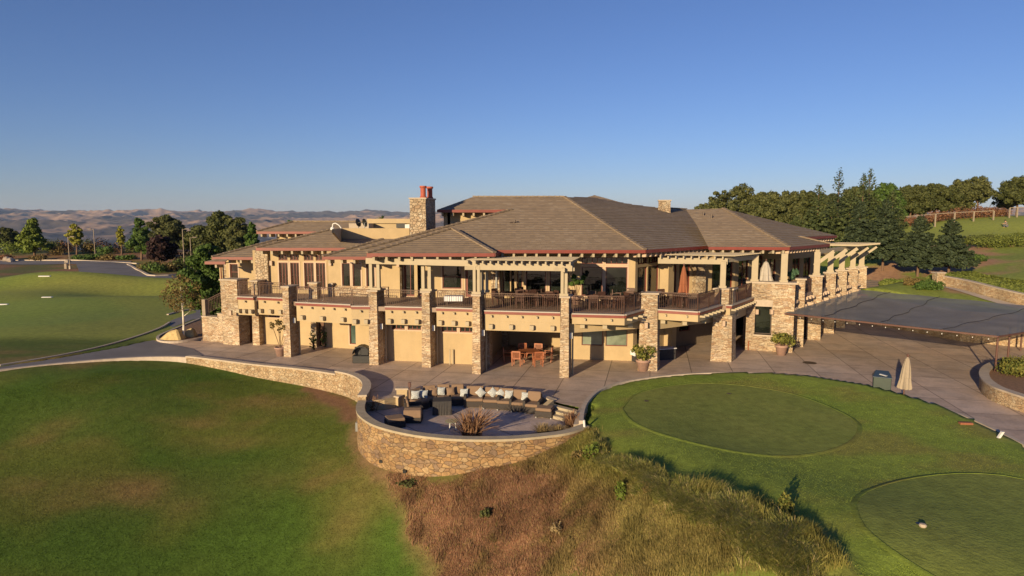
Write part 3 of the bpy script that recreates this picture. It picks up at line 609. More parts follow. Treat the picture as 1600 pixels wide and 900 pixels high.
swall('patio_wall', P_wall, .36, -4.5, .02, 'field_stone', 'cap_grey', 'tall curved retaining wall of tan field stone round the sunken patio', capw=.42, capt=.10)
b = G(562, 655, -.8)
t = thing('seat_wall', 'low plastered curved wall behind the outdoor sofas', 'wall', tuple(S_top[0]))
ribbon('plaster_face', S_top, .25, -.7, .02, 'stucco_band', t).location = tuple(-S_top[0]); ribbon('coping', S_top, .34, .02, .09, 'cap_stone', t).location = tuple(-S_top[0])
t = thing('patio_side_wall', 'low plastered side wall at the left end of the patio', 'wall', (0, 0, 0)); ribbon('plaster_face', [G(571, 626), G(600, 625), G(622, 620)], .2, -.7, .03, 'stucco_band', t)
# steps
a, b2 = G(866, 628), G(906, 638); c2, d2 = G(848, 651, -.5), G(893, 662, -.5)
t = thing('stair', 'three plastered steps from the plaza down to the patio', 'steps', tuple((a + b2) / 2))
for k in range(3):
    f0 = k / 3 * .92; f1 = (k + 1) / 3 * .92
    mb = MB(); z = -.125 * (k + 1) * 1.0
    q = [a.lerp(c2, f0), b2.lerp(d2, f0), b2.lerp(d2, f1), a.lerp(c2, f1)]
    mb.prism([(v.x, v.y) for v in q], -.7, z + .02 - k * .001).build('step', 'beam_paint', t, org=tuple((a + b2) / 2))
q_ = [G(905, 636), G(912, 646), G(912, 662), G(896, 664)]; MB().prism([(v.x, v.y) for v in q_], -.9, .015).build('end_block', 'cap_stone', t, org=tuple((a + b2) / 2))
mb = MB(); mb.bar(Vector((a.x - .12, a.y, -.12)), Vector((c2.x - .12, c2.y - .1, -.33)), .26, .5); mb.build('cheek_wall', 'stucco_band', t, org=tuple((a + b2) / 2))

# ------------------------------------------------------------------ far hills and valley
az = np.radians(np.linspace(-62, 62, 900)); rr = np.concatenate([np.linspace(3300, 6000, 70), np.linspace(6050, 13500, 190)])
A2, R2 = np.meshgrid(az, rr); HX = R2 * np.sin(A2); HY = R2 * np.cos(A2)
def ridged(x, y, s, seed, o=5):
    t = 0; a = 1; tot = 0
    for k in range(o):
        n = 1 - np.abs(2 * vnoise(x + 31 * k, y - 17 * k, s / 2 ** k, seed + k) - 1); t = t + a * n * n; tot += a; a *= .62
    return t / tot
rg = ridged(HX * .9 + HY * .35, HY * .6, 620, 200)
Zh = -112 + 125 * sm(3900, 6400, R2 + 700 * fbm(HX, HY, 2500, 5)) * (.35 + .85 * rg) + 205 * sm(5800, 10800, R2) * (.50 + .55 * ridged(HX + HY * .3, HY * .55, 1700, 230))
Zh -= 90 * sm(11500, 13500, R2)
hme = grid_mesh('hills', HX, HY, Zh)
hx, hy, hzz, hr = HX.ravel(), HY.ravel(), Zh.ravel(), R2.ravel()
gy_ = np.gradient(Zh, axis=0) / np.gradient(R2, axis=0)
wood = sm(.46, .54, fbm(hx * 1.2, hy * .5, 700, 301, 5)) * .85 + .3 * sm(.5, .2, rg.ravel())
tn = lerp(lerp(np.array([.46, .30, .19]), np.array([.36, .24, .165]), fbm(hx, hy, 900, 300)), np.array([.055, .055, .06]), np.clip(wood, 0, .9))
vl = 1 - sm(4000, 4700, hr); tn = lerp(tn, lerp(np.array([.06, .06, .07]), np.array([.26, .25, .26]), sm(.62, .72, fbm(hx, hy, 90, 310, 3))), vl)
set_tint(hme, tn)
m_attr('hill_mat', 'tint', bump=None, speck=.1, fine=.01)
tag(link('hills', hme, 'hill_mat'), 'dry grassy mountain range beyond the valley', kind='structure')
# scattered white roofs in the valley
mb = MB()
for k in range(140):
    a_ = R(rng.uniform(-42, -14)); r_ = rng.uniform(2700, 3900); x, y = r_ * math.sin(a_), r_ * math.cos(a_); s_ = rng.uniform(8, 26); z_ = hz(x, y)
    mb.box(x - s_, x + s_, y - 8, y + 8, z_ - 3, z_ + rng.uniform(4, 8))
tag(mb.build('distant_town', 'white_paint'), 'pale roofs of a far off town on the valley floor', 'town', kind='stuff')

# ------------------------------------------------------------------ haze
mb = MB(); mb.box(-14500, 14500, -400, 14500, -135, 330); hz_o = mb.build('haze', None); hz_o['kind'] = 'stuff'; hz_o['label'] = 'thin blue evening haze over the valley'; hz_o['category'] = 'haze'
hm = bpy.data.materials.new('haze'); hm.use_nodes = True; hn = hm.node_tree; hn.nodes.remove(hn.nodes['Principled BSDF'])
pv = hn.nodes.new('ShaderNodeVolumePrincipled'); pv.inputs['Color'].default_value = (.50, .68, 1, 1); pv.inputs['Density'].default_value = 3.4e-5; pv.inputs['Anisotropy'].default_value = .0
hn.links.new(pv.outputs[0], hn.nodes['Material Output'].inputs['Volume']); hz_o.data.materials.append(hm)

# ------------------------------------------------------------------ the clubhouse
CL = thing('clubhouse', 'large two storey stucco clubhouse with stone pillars and low brown tiled roofs', 'clubhouse', (0, 0, 0))
DZ = 3.75                                     # deck level
us, vs_ = Vector((.976, -.215)), Vector((.215, .976))
uR, vR = Vector((.80, -.60)), Vector((.675, .738))

def pillar(px0, px1, pyb, ztop=4.78, depth=1.2, zb=-.1, u=us, v=vs_, flare=.03, m='ledge_stone', wd=None, cap=True, at=None):
    if at is None:
        l = G(px0, pyb); r = G(px1, pyb); w = (r - l).length if wd is None else wd; l = V2(l)
    else: l = V2(at); w = wd
    mb = MB(); f = flare
    def rect(e, z, uo=0): 
        a_ = l - u * e - v * e; return [(*(a_), z), (*(a_ + u * (w + 2 * e)), z), (*(a_ + u * (w + 2 * e) + v * (depth + 2 * e)), z), (*(a_ + v * (depth + 2 * e)), z)]
    mb.hexa(rect(f, zb), rect(-f * .6, ztop - .1))
    o = mb.build('stone_pillar', m, CL)
    if cap:
        mb = MB(); mb.hexa(rect(.07, ztop - .1), rect(.07, ztop)); mb.build('pillar_cap', 'cap_stone', o)
    return l, w, o
def post(c, z0, z1, w=.24, double=None, u=us, v=vs_, base=True):
    mb = MB(); c = V2(c)
    offs = [0] if not double else [-double / 2, double / 2]
    for d_ in offs:
        p_ = c + u * d_; a_ = [p_ + u * sx * w / 2 + v * sy * w / 2 for sx, sy in ((-1, -1), (1, -1), (1, 1), (-1, 1))]
        mb.prism(a_, z0, z1)
    if base:
        hw = w / 2 + (double or 0) / 2 + .06
        a_ = [c + u * sx * hw + v * sy * (w / 2 + .06) for sx, sy in ((-1, -1), (1, -1), (1, 1), (-1, 1))]; mb.prism(a_, z0 + .003, z0 + .14)
    return mb.build('post', 'beam_paint', CL)

pil = {}
pil['B'] = pillar(396, 407, 539); pil['C'] = pillar(444.5, 455.5, 557.5); pil['D'] = pillar(578, 592, 570); pil['E'] = pillar(660, 673.3, 573.5)
pil['F'] = pillar(738.7, 750.7, 584); pil['G'] = pillar(875, 888, 590)
pil['H'] = pillar(998, 1025.5, 579, u=Vector((.976, -.1)), v=Vector((.36, .93)), depth=.9, flare=.06)
pil['I'] = pillar(1112, 1140, 564, u=Vector((.97, -.24)), v=Vector((.55, .83)), depth=.9, flare=.07)

# lower walls
def lw(p0, p1): return WP(V2(p0), V2(p1))
# stair block at the left end
sA = lw(G(317, 532), G(376, 538.5))
mb = MB(); n_st = 7; za = []
for k in range(n_st):
    pa = sA.len * k / n_st; pb = sA.len * (k + 1) / n_st; z = 1.85 + max(0, k - 2) * .3
    sA.slab(mb, pa, pb, -.2, z, -.55, 0)
mb.build('stair_wall', 'ledge_stone', CL)
mb = MB(); 
for k in range(n_st):
    pa = sA.len * k / n_st; pb = sA.len * (k + 1) / n_st; z = 1.85 + max(0, k - 2) * .3
    sA.slab(mb, pa - .02, pb + .02, z, z + .06, -.6, .05)
mb.build('stair_coping', 'cap_stone', CL)
towA = lw(G(349, 538), G(374.5, 539.5))
mb = MB(); towA.slab(mb, 0, towA.len, -.1, 4.75, -1.2, .0); mb.build('stone_pier', 'ledge_stone', CL)
mb = MB(); towA.slab(mb, -.08, towA.len + .08, 4.75, 4.86, -1.28, .08); mb.build('pier_cap', 'cap_stone', CL)
def railing(p0, p1, z0, z1=None, name='railing', hgt=1.02, parent=None, org=(0, 0, 0), post_ends=True):
    p0 = Vector((p0[0], p0[1], z0)); p1 = Vector((p1[0], p1[1], z0 if z1 is None else z1)); L_ = (p1 - p0).length; mb = MB(); up = Vector((0, 0, 1))
    n = max(2, int(L_ / .125))
    mb.bar(p0 + up * hgt, p1 + up * hgt, .055, .035); mb.bar(p0 + up * (hgt - .16), p1 + up * (hgt - .16), .02, .02); mb.bar(p0 + up * .08, p1 + up * .08, .02, .02)
    for k in range(n + 1):
        q = p0.lerp(p1, k / n); big = (k % max(4, int(n / max(1, round(L_ / 1.8))))) == 0
        mb.bar(q + up * (.0 if big else .08), q + up * (hgt if big else hgt - .16), .045 if big else .016)
        if k < n:
            q2 = p0.lerp(p1, (k + .5) / n); mb.bar(q + up * (hgt - .15), q2 + up * (hgt - .03), .012); mb.bar(q2 + up * (hgt - .03), p0.lerp(p1, (k + 1) / n) + up * (hgt - .15), .012)
    return mb.build(name, 'iron', parent or CL, org=org)
a0 = sA.pt(0, 1.9, -.3); a1 = sA.pt(sA.len * .55, 3.2, -.3); a2 = sA.pt(0, 1.9, -2.6)
railing(sA.pt(.05, 0, -.2), sA.pt(sA.len * .62, 0, -1.6), 1.9, 3.3, hgt=1.1)
mb = MB(); sA.slab(mb, -.05, .3, 0, 3.15, -.5, -.1); mb.build('newel_post', 'grey_wood', CL)

YB = G(470, 543).y                            # recessed lower wall distance, left bays
wAB = lw((-22, YB + 3.0), (-11.6, YB + .9))
# left bays: wall B-C
w1 = lw(G(407, 537), G(447, 539)); w1 = lw(w1.pt(-.2, 0), w1.pt(2.9, 0))
h1 = [wpx(w1, (420, 487, 437.5, 494)), wpx(w1, (441.5, 487, 447, 494))]
h1 = [(a_, b_, 2.05, 2.4) for a_, b_, _, _ in h1]
wall(w1, 0, w1.len, -.1, 3.0, h1)
for h in h1: window(w1, *h, nv=2, fw=.05)
# dark door A-B
wd = lw(G(372, 539), G(398, 537)); wd = lw(wd.pt(-.4, 0, -.9), wd.pt(1.9, 0, -.9))
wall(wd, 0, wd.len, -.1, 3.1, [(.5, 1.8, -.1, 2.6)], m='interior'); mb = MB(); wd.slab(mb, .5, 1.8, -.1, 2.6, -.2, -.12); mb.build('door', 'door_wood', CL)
# C-D recess
w2 = lw(G(462, 538.5), G(549, 545)); h2 = [wpx(w2, (546, 505, 555.5, 541))]; 
w2b = lw(w2.pt(-.8, 0), w2.pt(w2.len + 2.2, 0)); h2 = [(h2[0][0] + .8, h2[0][1] + .8, .35, 2.35)]
doorh = wpx(w2b, (495, 498, 507, 540)); doorh = (doorh[0], doorh[1], -.1, 2.45)
wall(w2b, 0, w2b.len, -.1, 3.3, [doorh] + h2)
window(w2b, *h2[0], glass='glass_teal', nh=0, fw=.04)
mb = MB(); w2b.slab(mb, doorh[0], doorh[1], -.1, 2.45, -.22, -.14); mb.build('door', 'door_wood', CL)
pillar(486.5, 495.5, 542, ztop=2.9, depth=.5, cap=False)
w2c = lw(G(556.5, 552), G(579, 554)); wall(w2c, 0, w2c.len + 1, -.1, 3.1, th=2.2, m='stucco')
# D-E and E-F walls
w3 = lw(G(605, 563), G(661, 565.3)); w3 = lw(w3.pt(-.9, 0), w3.pt(w3.len + .6, 0))
h3 = [wpx(w3, (612, 505, 632.5, 513.5)), wpx(w3, (637, 505, 658, 514))]; h3 = [(a_, b_, 2.08, 2.46) for a_, b_, _, _ in h3]
wall(w3, 0, w3.len, -.1, 3.0, h3)
for h in h3: window(w3, *h, nv=2, fw=.05, glass='glass')
w4 = lw(G(690, 567.5), G(738, 569.5)); w4 = lw(w4.pt(-.9, 0), w4.pt(w4.len + .5, 0))
h4 = [wpx(w4, (690, 507, 714, 516.5)), wpx(w4, (718.5, 508, 741, 517.5))]; h4 = [(a_, b_, 2.06, 2.46) for a_, b_, _, _ in h4]
wall(w4, 0, w4.len, -.1, 3.0, h4)
for h in h4: window(w4, *h, nv=2, fw=.05)
mb = MB(); q = G(703, 570); mb.tube(q, q + Vector((0, 0, 1.0)), .035); q = G(708, 569); mb.tube(q, q + Vector((0, 0, .95)), .045); mb.build('vent_pipe', 'beam_paint', CL)
# F-G recess
YG = 45.8
w5 = lw((-3.0, 46.8), (4.4, 45.6)); h5 = [wpx(w5, (797, 512, 837, 533)), wpx(w5, (862, 512, 884, 533))]
h5 = [(a_, b_, 1.25, 2.5) for a_, b_, _, _ in h5]
wall(w5, 0, w5.len, -.1, 3.3, h5)
for h in h5: window(w5, *h, nv=1)
mb = MB(); mb.prism([(-2.1, 38.9), (-1.7, 38.8), (-.7, 46.2), (-1.1, 46.3)], -.1, 3.3); mb.build('side_wall', 'stucco', CL)
pillar(756, 765, 573, ztop=2.8, depth=.7, cap=False)
mb = MB(); w5.slab(mb, wpx(w5, (781, 500, 796, 560))[0], wpx(w5, (781, 500, 796, 560))[1], -.1, 3.3, 0.02, .5); mb.build('stone_pier', 'ledge_stone', CL)
# G-H wall with two wide windows
w6 = lw(G(893, 561), G(988.5, 564)); w6 = lw(w6.pt(-.2, 0), w6.pt(w6.len, 0))
h6 = [wpx(w6, (909, 517, 942, 541)), wpx(w6, (946.5, 517, 980.5, 542.5))]; h6 = [(a_, b_, .95, 2.05) for a_, b_, _, _ in h6]
wall(w6, 0, w6.len, -.1, 3.3, h6)
for h in h6: window(w6, *h, glass='glass_green', casing=False, fw=.045)
e6 = w6.pt(w6.len, 0)
w7 = lw(e6, e6 + Vector((3.4, 4.1, 0))); wall(w7, .02, w7.len, -.1, 3.3, [(.5, 1.6, .9, 2.2)]); window(w7, .5, 1.6, .9, 2.2, casing=False)
mb = MB(); w7.slab(mb, w7.len - .9, w7.len - .2, -.1, 3.3, .0, .6); mb.build('plaster_pier', 'stucco', CL)
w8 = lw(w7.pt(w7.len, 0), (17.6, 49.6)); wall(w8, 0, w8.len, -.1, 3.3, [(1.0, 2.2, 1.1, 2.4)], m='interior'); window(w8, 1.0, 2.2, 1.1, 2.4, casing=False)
# stone bay on the right
b0, b1 = G(1164, 546.5), G(1238, 551.3)
wb = lw(b0, b1); h7 = [wpx(wb, (1180, 484, 1206.5, 524))]
h7 = [(h7[0][0], h7[0][1], 1.15, 3.15)]
wall(wb, 0, wb.len, -.1, 4.75, h7, th=.75, m='ledge_stone')
mb = MB(); wb.slab(mb, -.1, wb.len + .1, 4.75, 4.88, -.85, .1); mb.build('bay_coping', 'cap_stone', CL)
mb = MB(); wb.slab(mb, h7[0][0] - .05, h7[0][1] + .02, h7[0][3] - .001, h7[0][3] + .45, -.1, .04); mb.build('lintel', 'cap_stone', CL)
mb = MB(); wb.slab(mb, h7[0][0] - .1, h7[0][1] + .1, 1.05, 1.15, -.4, .06); mb.build('sill', 'cap_stone', CL)
window(wb, *h7[0], nv=0, nh=0, casing=False, inset=.4, frame='dark_iron')
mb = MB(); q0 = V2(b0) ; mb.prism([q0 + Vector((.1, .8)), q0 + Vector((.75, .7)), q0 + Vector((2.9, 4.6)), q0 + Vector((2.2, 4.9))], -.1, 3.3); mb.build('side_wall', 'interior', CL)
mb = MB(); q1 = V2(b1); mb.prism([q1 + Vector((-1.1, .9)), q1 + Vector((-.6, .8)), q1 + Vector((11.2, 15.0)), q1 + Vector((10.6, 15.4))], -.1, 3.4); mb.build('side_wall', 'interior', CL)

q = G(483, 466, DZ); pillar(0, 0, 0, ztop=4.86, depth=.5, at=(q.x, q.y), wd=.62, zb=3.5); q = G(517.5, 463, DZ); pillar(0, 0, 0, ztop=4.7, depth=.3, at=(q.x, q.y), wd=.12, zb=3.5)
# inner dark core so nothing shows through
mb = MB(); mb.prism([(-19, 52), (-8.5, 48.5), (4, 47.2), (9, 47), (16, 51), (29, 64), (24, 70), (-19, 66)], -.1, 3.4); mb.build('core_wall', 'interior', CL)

# ---- decks
trim_n = [0]
beam_end_me = {}
def deck_edge(p0, p1, band=.72, panel_z=None, corb=.78, big=True, big_n=None, rail=True, lowband='stucco_band', ends=(0, 0), out=.0, zt=DZ, corb_len=.2):
    """floor edge from p0 to p1: drip, red trim, plaster band, corbels and a railing"""
    w = lw(p0, p1); L_ = w.len
    mb = MB(); w.slab(mb, -ends[0], L_ + ends[1], zt - .03, zt + .035, -.3, .12); mb.build('drip_edge', 'drip_metal', CL)
    mb = MB(); w.slab(mb, -ends[0], L_ + ends[1], zt - .19, zt - .032, -.25, .09); mb.build('deck_trim', 'fascia_red', CL)
    mb = MB(); w.slab(mb, 0, L_, zt - .19 - band, zt - .191, -.25, .0); 
    if band > .6: w.slab(mb, .02, L_ - .02, zt - .19 - band * .45, zt - .19 - band * .45 + .03, 0, .012)
    mb.build('deck_band', lowband, CL)
    n = max(1, int(L_ / corb))
    mb = MB(); w.slab(mb, -.045, .045, -.07, .05, -.05, corb_len); base = None
    for k in range(n):
        s_ = L_ * (k + .5) / n; p_ = w.pt(s_, zt - .30)
        if base is None:
            m2 = MB(); m2.v = [(v[0] - w.pt(0, 0).x, v[1] - w.pt(0, 0).y, v[2]) for v in mb.v]; m2.f = mb.f; base = m2.build('corbel', 'beam_paint', CL, loc=p_)
        else:
            c = base.copy(); COL.objects.link(c); c.location = p_
    if big:
        k2 = big_n or max(2, int(L_ / 2.0)); zb = zt - .19 - band * .72; base = None
        for k in range(k2):
            s_ = L_ * (k + .35) / (k2 - .3)
            if s_ > L_ - .1: continue
            m2 = MB(); w.slab(m2, -.12, .12, -.12, .12, -.05, .3); w.slab(m2, -.085, .085, -.17, -.12, -.05, .2)
            p_ = w.pt(s_, zb)
            if base is None:
                m2.v = [(v[0] - w.pt(0, 0).x, v[1] - w.pt(0, 0).y, v[2]) for v in m2.v]; base = m2.build('beam_end', 'beam_paint', CL, loc=p_)
            else: c = base.copy(); COL.objects.link(c); c.location = p_
    if rail: railing(w.pt(.05, 0, -.08), w.pt(L_ - .05, 0, -.08), zt + .03)
    return w
D = lambda px, py: G(px, py, DZ)
e_AB = deck_edge(D(371.5, 463.5), D(397, 464.5), band=1.1, big_n=3, rail=False)
railing(D(374, 463), D(397, 464), DZ + .03)
e_BC = deck_edge(D(403.5, 464), D(446, 466), band=1.05, big_n=3)
e_CD = deck_edge(D(463, 472.3), D(549, 476.2), band=1.05, big_n=3)
e_CD2 = deck_edge(D(549, 478.2), D(579, 478.4), band=1.05, big_n=2)
e_DE = deck_edge(D(602, 479), D(660.5, 480.2), band=.95, big_n=3)
e_EF = deck_edge(D(682, 480.6), D(739, 482.3), band=.98, big_n=3)
e_FG = deck_edge(D(757, 485.3), D(875.5, 488.3), band=1.0, big_n=4)
e_GH = deck_edge(D(894, 490), D(976, 492), band=.42, big=False, corb=1.0)
e_GH2 = deck_edge(D(976, 492), D(1009, 482.5), band=.42, big=False, corb=.62, corb_len=.32)
e_HI = deck_edge(D(1025, 483.5), D(1091, 487.3), band=.42, big=False, corb=1.1)
e_HI2 = deck_edge(D(1091, 487.3), D(1127, 476.3), band=.42, big=False, corb=.6, corb_len=.32)
e_IJ = deck_edge(D(1141, 477.5), D(1177, 464.5), band=.42, big=False, corb=.55, corb_len=.3)
# heavy beams under the right decks
def beam(p0, p1, z0, z1, w=.35, name='deck_beam', m='stucco_band', par=None):
    mb = MB(); a_ = Vector((p0[0], p0[1], (z0 + z1) / 2)); b_ = Vector((p1[0], p1[1], (z0 + z1) / 2)); mb.bar(a_, b_, w, z1 - z0); return mb.build(name, m, par or CL)
beam(V2(pil['G'][0]) + Vector((.4, .6)), V2(pil['H'][0]) + Vector((.1, .5)), 2.55, 3.14)
beam(V2(pil['H'][0]) + Vector((1., .4)), V2(pil['I'][0]) + Vector((.1, .6)), 2.5, 3.14)
beam(V2(pil['I'][0]) + Vector((1.1, .5)), V2(b0) + Vector((.1, .5)), 2.5, 3.14)
for pa, pb in ((e_GH.pt(.6, 0), .3), (e_GH.pt(1.9, 0), .3), (e_GH2.pt(.9, 0), .2), (e_HI.pt(.5, 0), .3), (e_HI.pt(1.8, 0), .3), (e_HI2.pt(1.2, 0), .2), (e_IJ.pt(.7, 0), .2), (e_IJ.pt(1.7, 0), .2)):
    q = V2(pa); mb = MB(); mb.bar(Vector((q.x + .05, q.y + .45, 2.98)), Vector((q.x + .6, q.y + 3.6, 2.98)), .26, .28); mb.build('beam_end', 'beam_paint', CL)
# deck slabs: edge points then back line
def slab(pts, z0, z1, m='deck_tile', name='deck_floor'):
    mb = MB(); mb.prism([V2(p_) for p_ in pts], z0, z1); return mb.build(name, m, CL)
fr = [e_AB.pt(0, 0, -.05), e_AB.pt(e_AB.len, 0, -.05), e_BC.pt(0, 0, -.05), e_BC.pt(e_BC.len, 0, -.05), e_CD.pt(0, 0, -.05), e_CD.pt(e_CD.len, 0, -.05), e_CD2.pt(0, 0, -.05), e_CD2.pt(e_CD2.len, 0, -.05), e_DE.pt(0, 0, -.05), e_DE.pt(e_DE.len, 0, -.05), e_EF.pt(0, 0, -.05), e_EF.pt(e_EF.len, 0, -.05),
      e_FG.pt(0, 0, -.05), e_FG.pt(e_FG.len, 0, -.05), e_GH.pt(0, 0, -.05), e_GH.pt(e_GH.len, 0, -.05), e_GH2.pt(e_GH2.len, 0, -.05), e_HI.pt(0, 0, -.05), e_HI.pt(e_HI.len, 0, -.05), e_HI2.pt(e_HI2.len, 0, -.05), e_IJ.pt(0, 0, -.05), e_IJ.pt(e_IJ.len, 0, -.05), Vector((19.2, 44.6, 0))]
slab(fr + [Vector((20.1, 46.2, 0)), Vector((30.6, 58.6, 0)), Vector((24, 66, 0)), Vector((-20, 66, 0)), Vector((-21.6, 50.3, 0))], 3.45, DZ - .02)

# ---- upper walls
U = 6.75
wU1 = lw((-21.6, 50.0), (-18.2, 49.4))        # far left plain wall with one window
h = [wpx(wU1, (359, 413, 371.5, 438))]; h = [(h[0][0], h[0][1], 4.45, 5.75)]
wall(wU1, wpx(wU1, (353, 410, 360, 440))[0], wU1.len + 1.6, 3.4, 6.5, h); window(wU1, *h[0], glass='glass_blind', nh=1)
a_, b_, _, _ = wpx(wU1, (346, 410, 354, 445)); mb = MB(); wU1.slab(mb, a_, b_, 0, 6.0, -.8, -.1); mb.build('stone_pier', 'ledge_stone', CL)
a_, b_, _, _ = wpx(wU1, (341, 410, 345.5, 445)); mb = MB(); wU1.slab(mb, a_, b_, 0, 6.0, -.8, -.1); mb.build('plaster_pier', 'stucco', CL)
mb = MB(); q = wU1.pt(1.75, 0, .06); mb.tube((q.x, q.y, 3.8), (q.x, q.y, 6.3), .045); q = wU1.pt(wpx(wU1, (346, 410, 354, 445))[0], 0, .1); mb.tube((q.x, q.y, .4), (q.x, q.y, 6.0), .05); mb.build('downspout', 'wood_red', CL)
wU2 = lw((-18.6, 47.6), (-13.3, 47.0))        # tall windows
mb = MB(); wU2.slab(mb, -.6, .55, 3.4, U + .2, -.6, .25); mb.build('stone_pier', 'chimney_stone', CL)
hs = []
for (x0, x1) in ((435.5, 449.5), (453.5, 467), (475, 490), (493.5, 508)):
    a_, b_, _, _ = wpx(wU2, (x0, 410, x1, 445)); hs += [(a_, b_, 4.1, 6.02), (a_, b_, 6.18, 6.6)]
wall(wU2, .5, wU2.len + .6, 3.4, U + .25, hs)
for i, h in enumerate(hs): window(wU2, *h, nv=2, glass='glass_blind', fw=.05, casing=(i % 2 == 0))
wU3 = lw((-13.0, 45.6), (-8.7, 44.8))
hs = []
for (x0, x1) in ((534, 546.5), (550.5, 563.5), (572, 585)):
    a_, b_, _, _ = wpx(wU3, (x0, 410, x1, 445)); hs += [(a_, b_, 4.35, 6.12)]
wall(wU3, -.2, wU3.len + .35, 3.4, U + .1, hs)
for h in hs: window(wU3, *h, glass='glass', fw=.05)
mb = MB(); wU3.slab(mb, .0, wU3.len, DZ, DZ + .75, .02, .12); mb.build('stone_base', 'ledge_stone', CL)
mb = MB(); q = wU3.pt(wU3.len + .35, 0); mb.prism([(q.x - .02, q.y), (q.x + .5, q.y - .1), (q.x + .7, q.y + 1.2), (q.x + .2, q.y + 1.3)], 3.4, U + .1); mb.build('plaster_pier', 'stucco', CL)
# link piece between W2 and U3
mb = MB(); mb.prism([(-13.4, 47.05), (-13.2, 45.6), (-12.9, 45.7), (-13.0, 47.1)], 3.4, U + .2); mb.build('side_wall', 'stucco', CL)
mb = MB(); mb.prism([(-18.9, 49.6), (-19.2, 47.4), (-18.9, 47.4), (-18.6, 49.6)], 3.4, U + .2); mb.build('side_wall', 'stucco', CL)
# porch behind D..F
wU4 = lw((-8.35, 45.3), (-2.1, 44.6))
hs = []
for (x0, x1, z0, z1) in ((606.5, 617, 3.78, 6.05), (631, 660, 3.78, 6.2), (691, 721, 4.35, 6.0), (727, 742, 3.78, 6.05)):
    a_, b_, _, _ = wpx(wU4, (x0, 410, x1, 445)); hs.append((a_, b_, z0, z1))
wall(wU4, 0, wU4.len, 3.4, U + .1, hs)
window(wU4, *hs[0], glass='glass', fw=.13, name='door'); window(wU4, *hs[1], nv=2, glass='glass', fw=.1); window(wU4, *hs[2], nh=1, glass='glass', fw=.06); window(wU4, *hs[3], glass='glass', fw=.16, name='door')
a_, b_, _, _ = wpx(wU4, (618, 410, 629.5, 445)); mb = MB(); wU4.slab(mb, a_, b_, DZ, U, .02, .5); mb.build('stone_pier', 'chimney_stone', CL)
mb = MB(); wU4.slab(mb, wpx(wU4, (648, 410, 653, 445))[0], wpx(wU4, (648, 410, 653, 445))[1], DZ, 6.2, .02, .2); mb.build('plaster_pier', 'stucco', CL)
mb = MB(); wU4.slab(mb, hs[2][0] - .3, hs[2][1] + .2, DZ, DZ + .5, .02, .1); mb.build('stone_base', 'ledge_stone', CL)
# central glazed wall behind the pergola
wU5 = lw((-2.1, 44.7), (3.9, 43.9))
hs = []
for (x0, x1) in ((785, 797), (798.5, 803.5), (808, 816), (822, 853), (859, 905)):
    a_, b_, _, _ = wpx(wU5, (x0, 410, x1, 445)); hs.append((a_, min(b_, wU5.len - .15), 3.9, 6.6))
wall(wU5, 0, wU5.len, 3.4, U + .2, hs)
for i, h in enumerate(hs): window(wU5, *h, glass='glass', fw=.06 if i > 1 else .04, casing=(i > 2), inset=.18)
a_, b_, _, _ = wpx(wU5, (769, 410, 782, 445)); mb = MB(); wU5.slab(mb, a_, b_, DZ, U + .1, .02, .45); mb.build('stone_pier', 'chimney_stone', CL)
wU6 = lw((4.05, 42.9), (8.15, 42.2))
mb = MB(); mb.prism([(3.85, 44.), (3.85, 42.95), (4.1, 42.9), (4.1, 44.)], 3.4, U + .2); mb.build('side_wall', 'stucco', CL)
h6a = [wpx(wU6, (909, 417, 941.5, 460)), wpx(wU6, (946.5, 417, 980.5, 460))]
hs = [(h6a[0][0], h6a[0][1], 4.1, 6.05), (h6a[1][0], h6a[1][1], 4.1, 6.05), (h6a[0][0], h6a[0][1], 6.25, 6.68), (h6a[1][0], h6a[1][1], 6.25, 6.68)]
wall(wU6, 0, wU6.len, 3.4, U + .35, hs)
window(wU6, *hs[0], fw=.05); window(wU6, *hs[1], fw=.05); window(wU6, *hs[2], nv=3, fw=.04); window(wU6, *hs[3], nv=3, fw=.04)
mb = MB(); wU6.slab(mb, .1, wU6.len - .9, DZ, DZ + .22, .02, .1); mb.build('stone_base', 'ledge_stone', CL)
# receding side wall
e = wU6.pt(wU6.len, 0); wU7 = lw(e, e + Vector((2.3, 3.0, 0)))
L7 = wU7.len; hs = [(.35, L7 * .5 - .08, 3.9, 6.0), (L7 * .5 + .1, L7 - .1, 3.9, 6.0), (.35, L7 * .5 - .08, 6.2, 6.65), (L7 * .5 + .1, L7 - .1, 6.2, 6.65)]
wall(wU7, .02, L7, 3.4, U + .35, hs)
for i, h in enumerate(hs): window(wU7, *h, fw=.06, nv=0 if i < 2 else 3, casing=False)
q = V2(wU7.pt(L7, 0)); mb = MB(); mb.prism([q + Vector((0, .05)), q + Vector((.62, -.1)), q + Vector((1.15, .45)), q + Vector((.5, .6))], DZ, U + .1); mb.build('plaster_pier', 'stucco', CL)
wU8 = lw((q.x + .6, q.y + 1.3), (q.x + 6.6, q.y + 3.6))
L8 = wU8.len; hs = [(.3, 1.1, 3.85, 6.3), (1.35, 2.3, 3.85, 6.3), (2.55, 3.2, 3.85, 6.3), (4.3, 6.2, 3.85, 6.3)]
wall(wU8, -.6, L8, 3.4, U + .3, hs)
for h in hs: window(wU8, *h, fw=.08, casing=False)
a_, b_, _, _ = wpx(wU8, (1082, 410, 1097, 455)); mb = MB(); wU8.slab(mb, a_, b_, DZ, 6.2, .02, .5); mb.build('stone_pier', 'chimney_stone', CL)
# right wing wall running away behind the colonnade
wU9 = lw(wU8.pt(L8, 0), wU8.pt(L8, 0) + Vector((11.5, 11.5, 0)))
L9 = wU9.len; hs = [(s_, s_ + 1.7, 3.9, 6.3) for s_ in np.arange(.6, L9 - 2, 2.6)]
wall(wU9, .02, L9, 3.4, U + .3, hs)
for h in hs: window(wU9, *h, fw=.1, nv=1, casing=False)

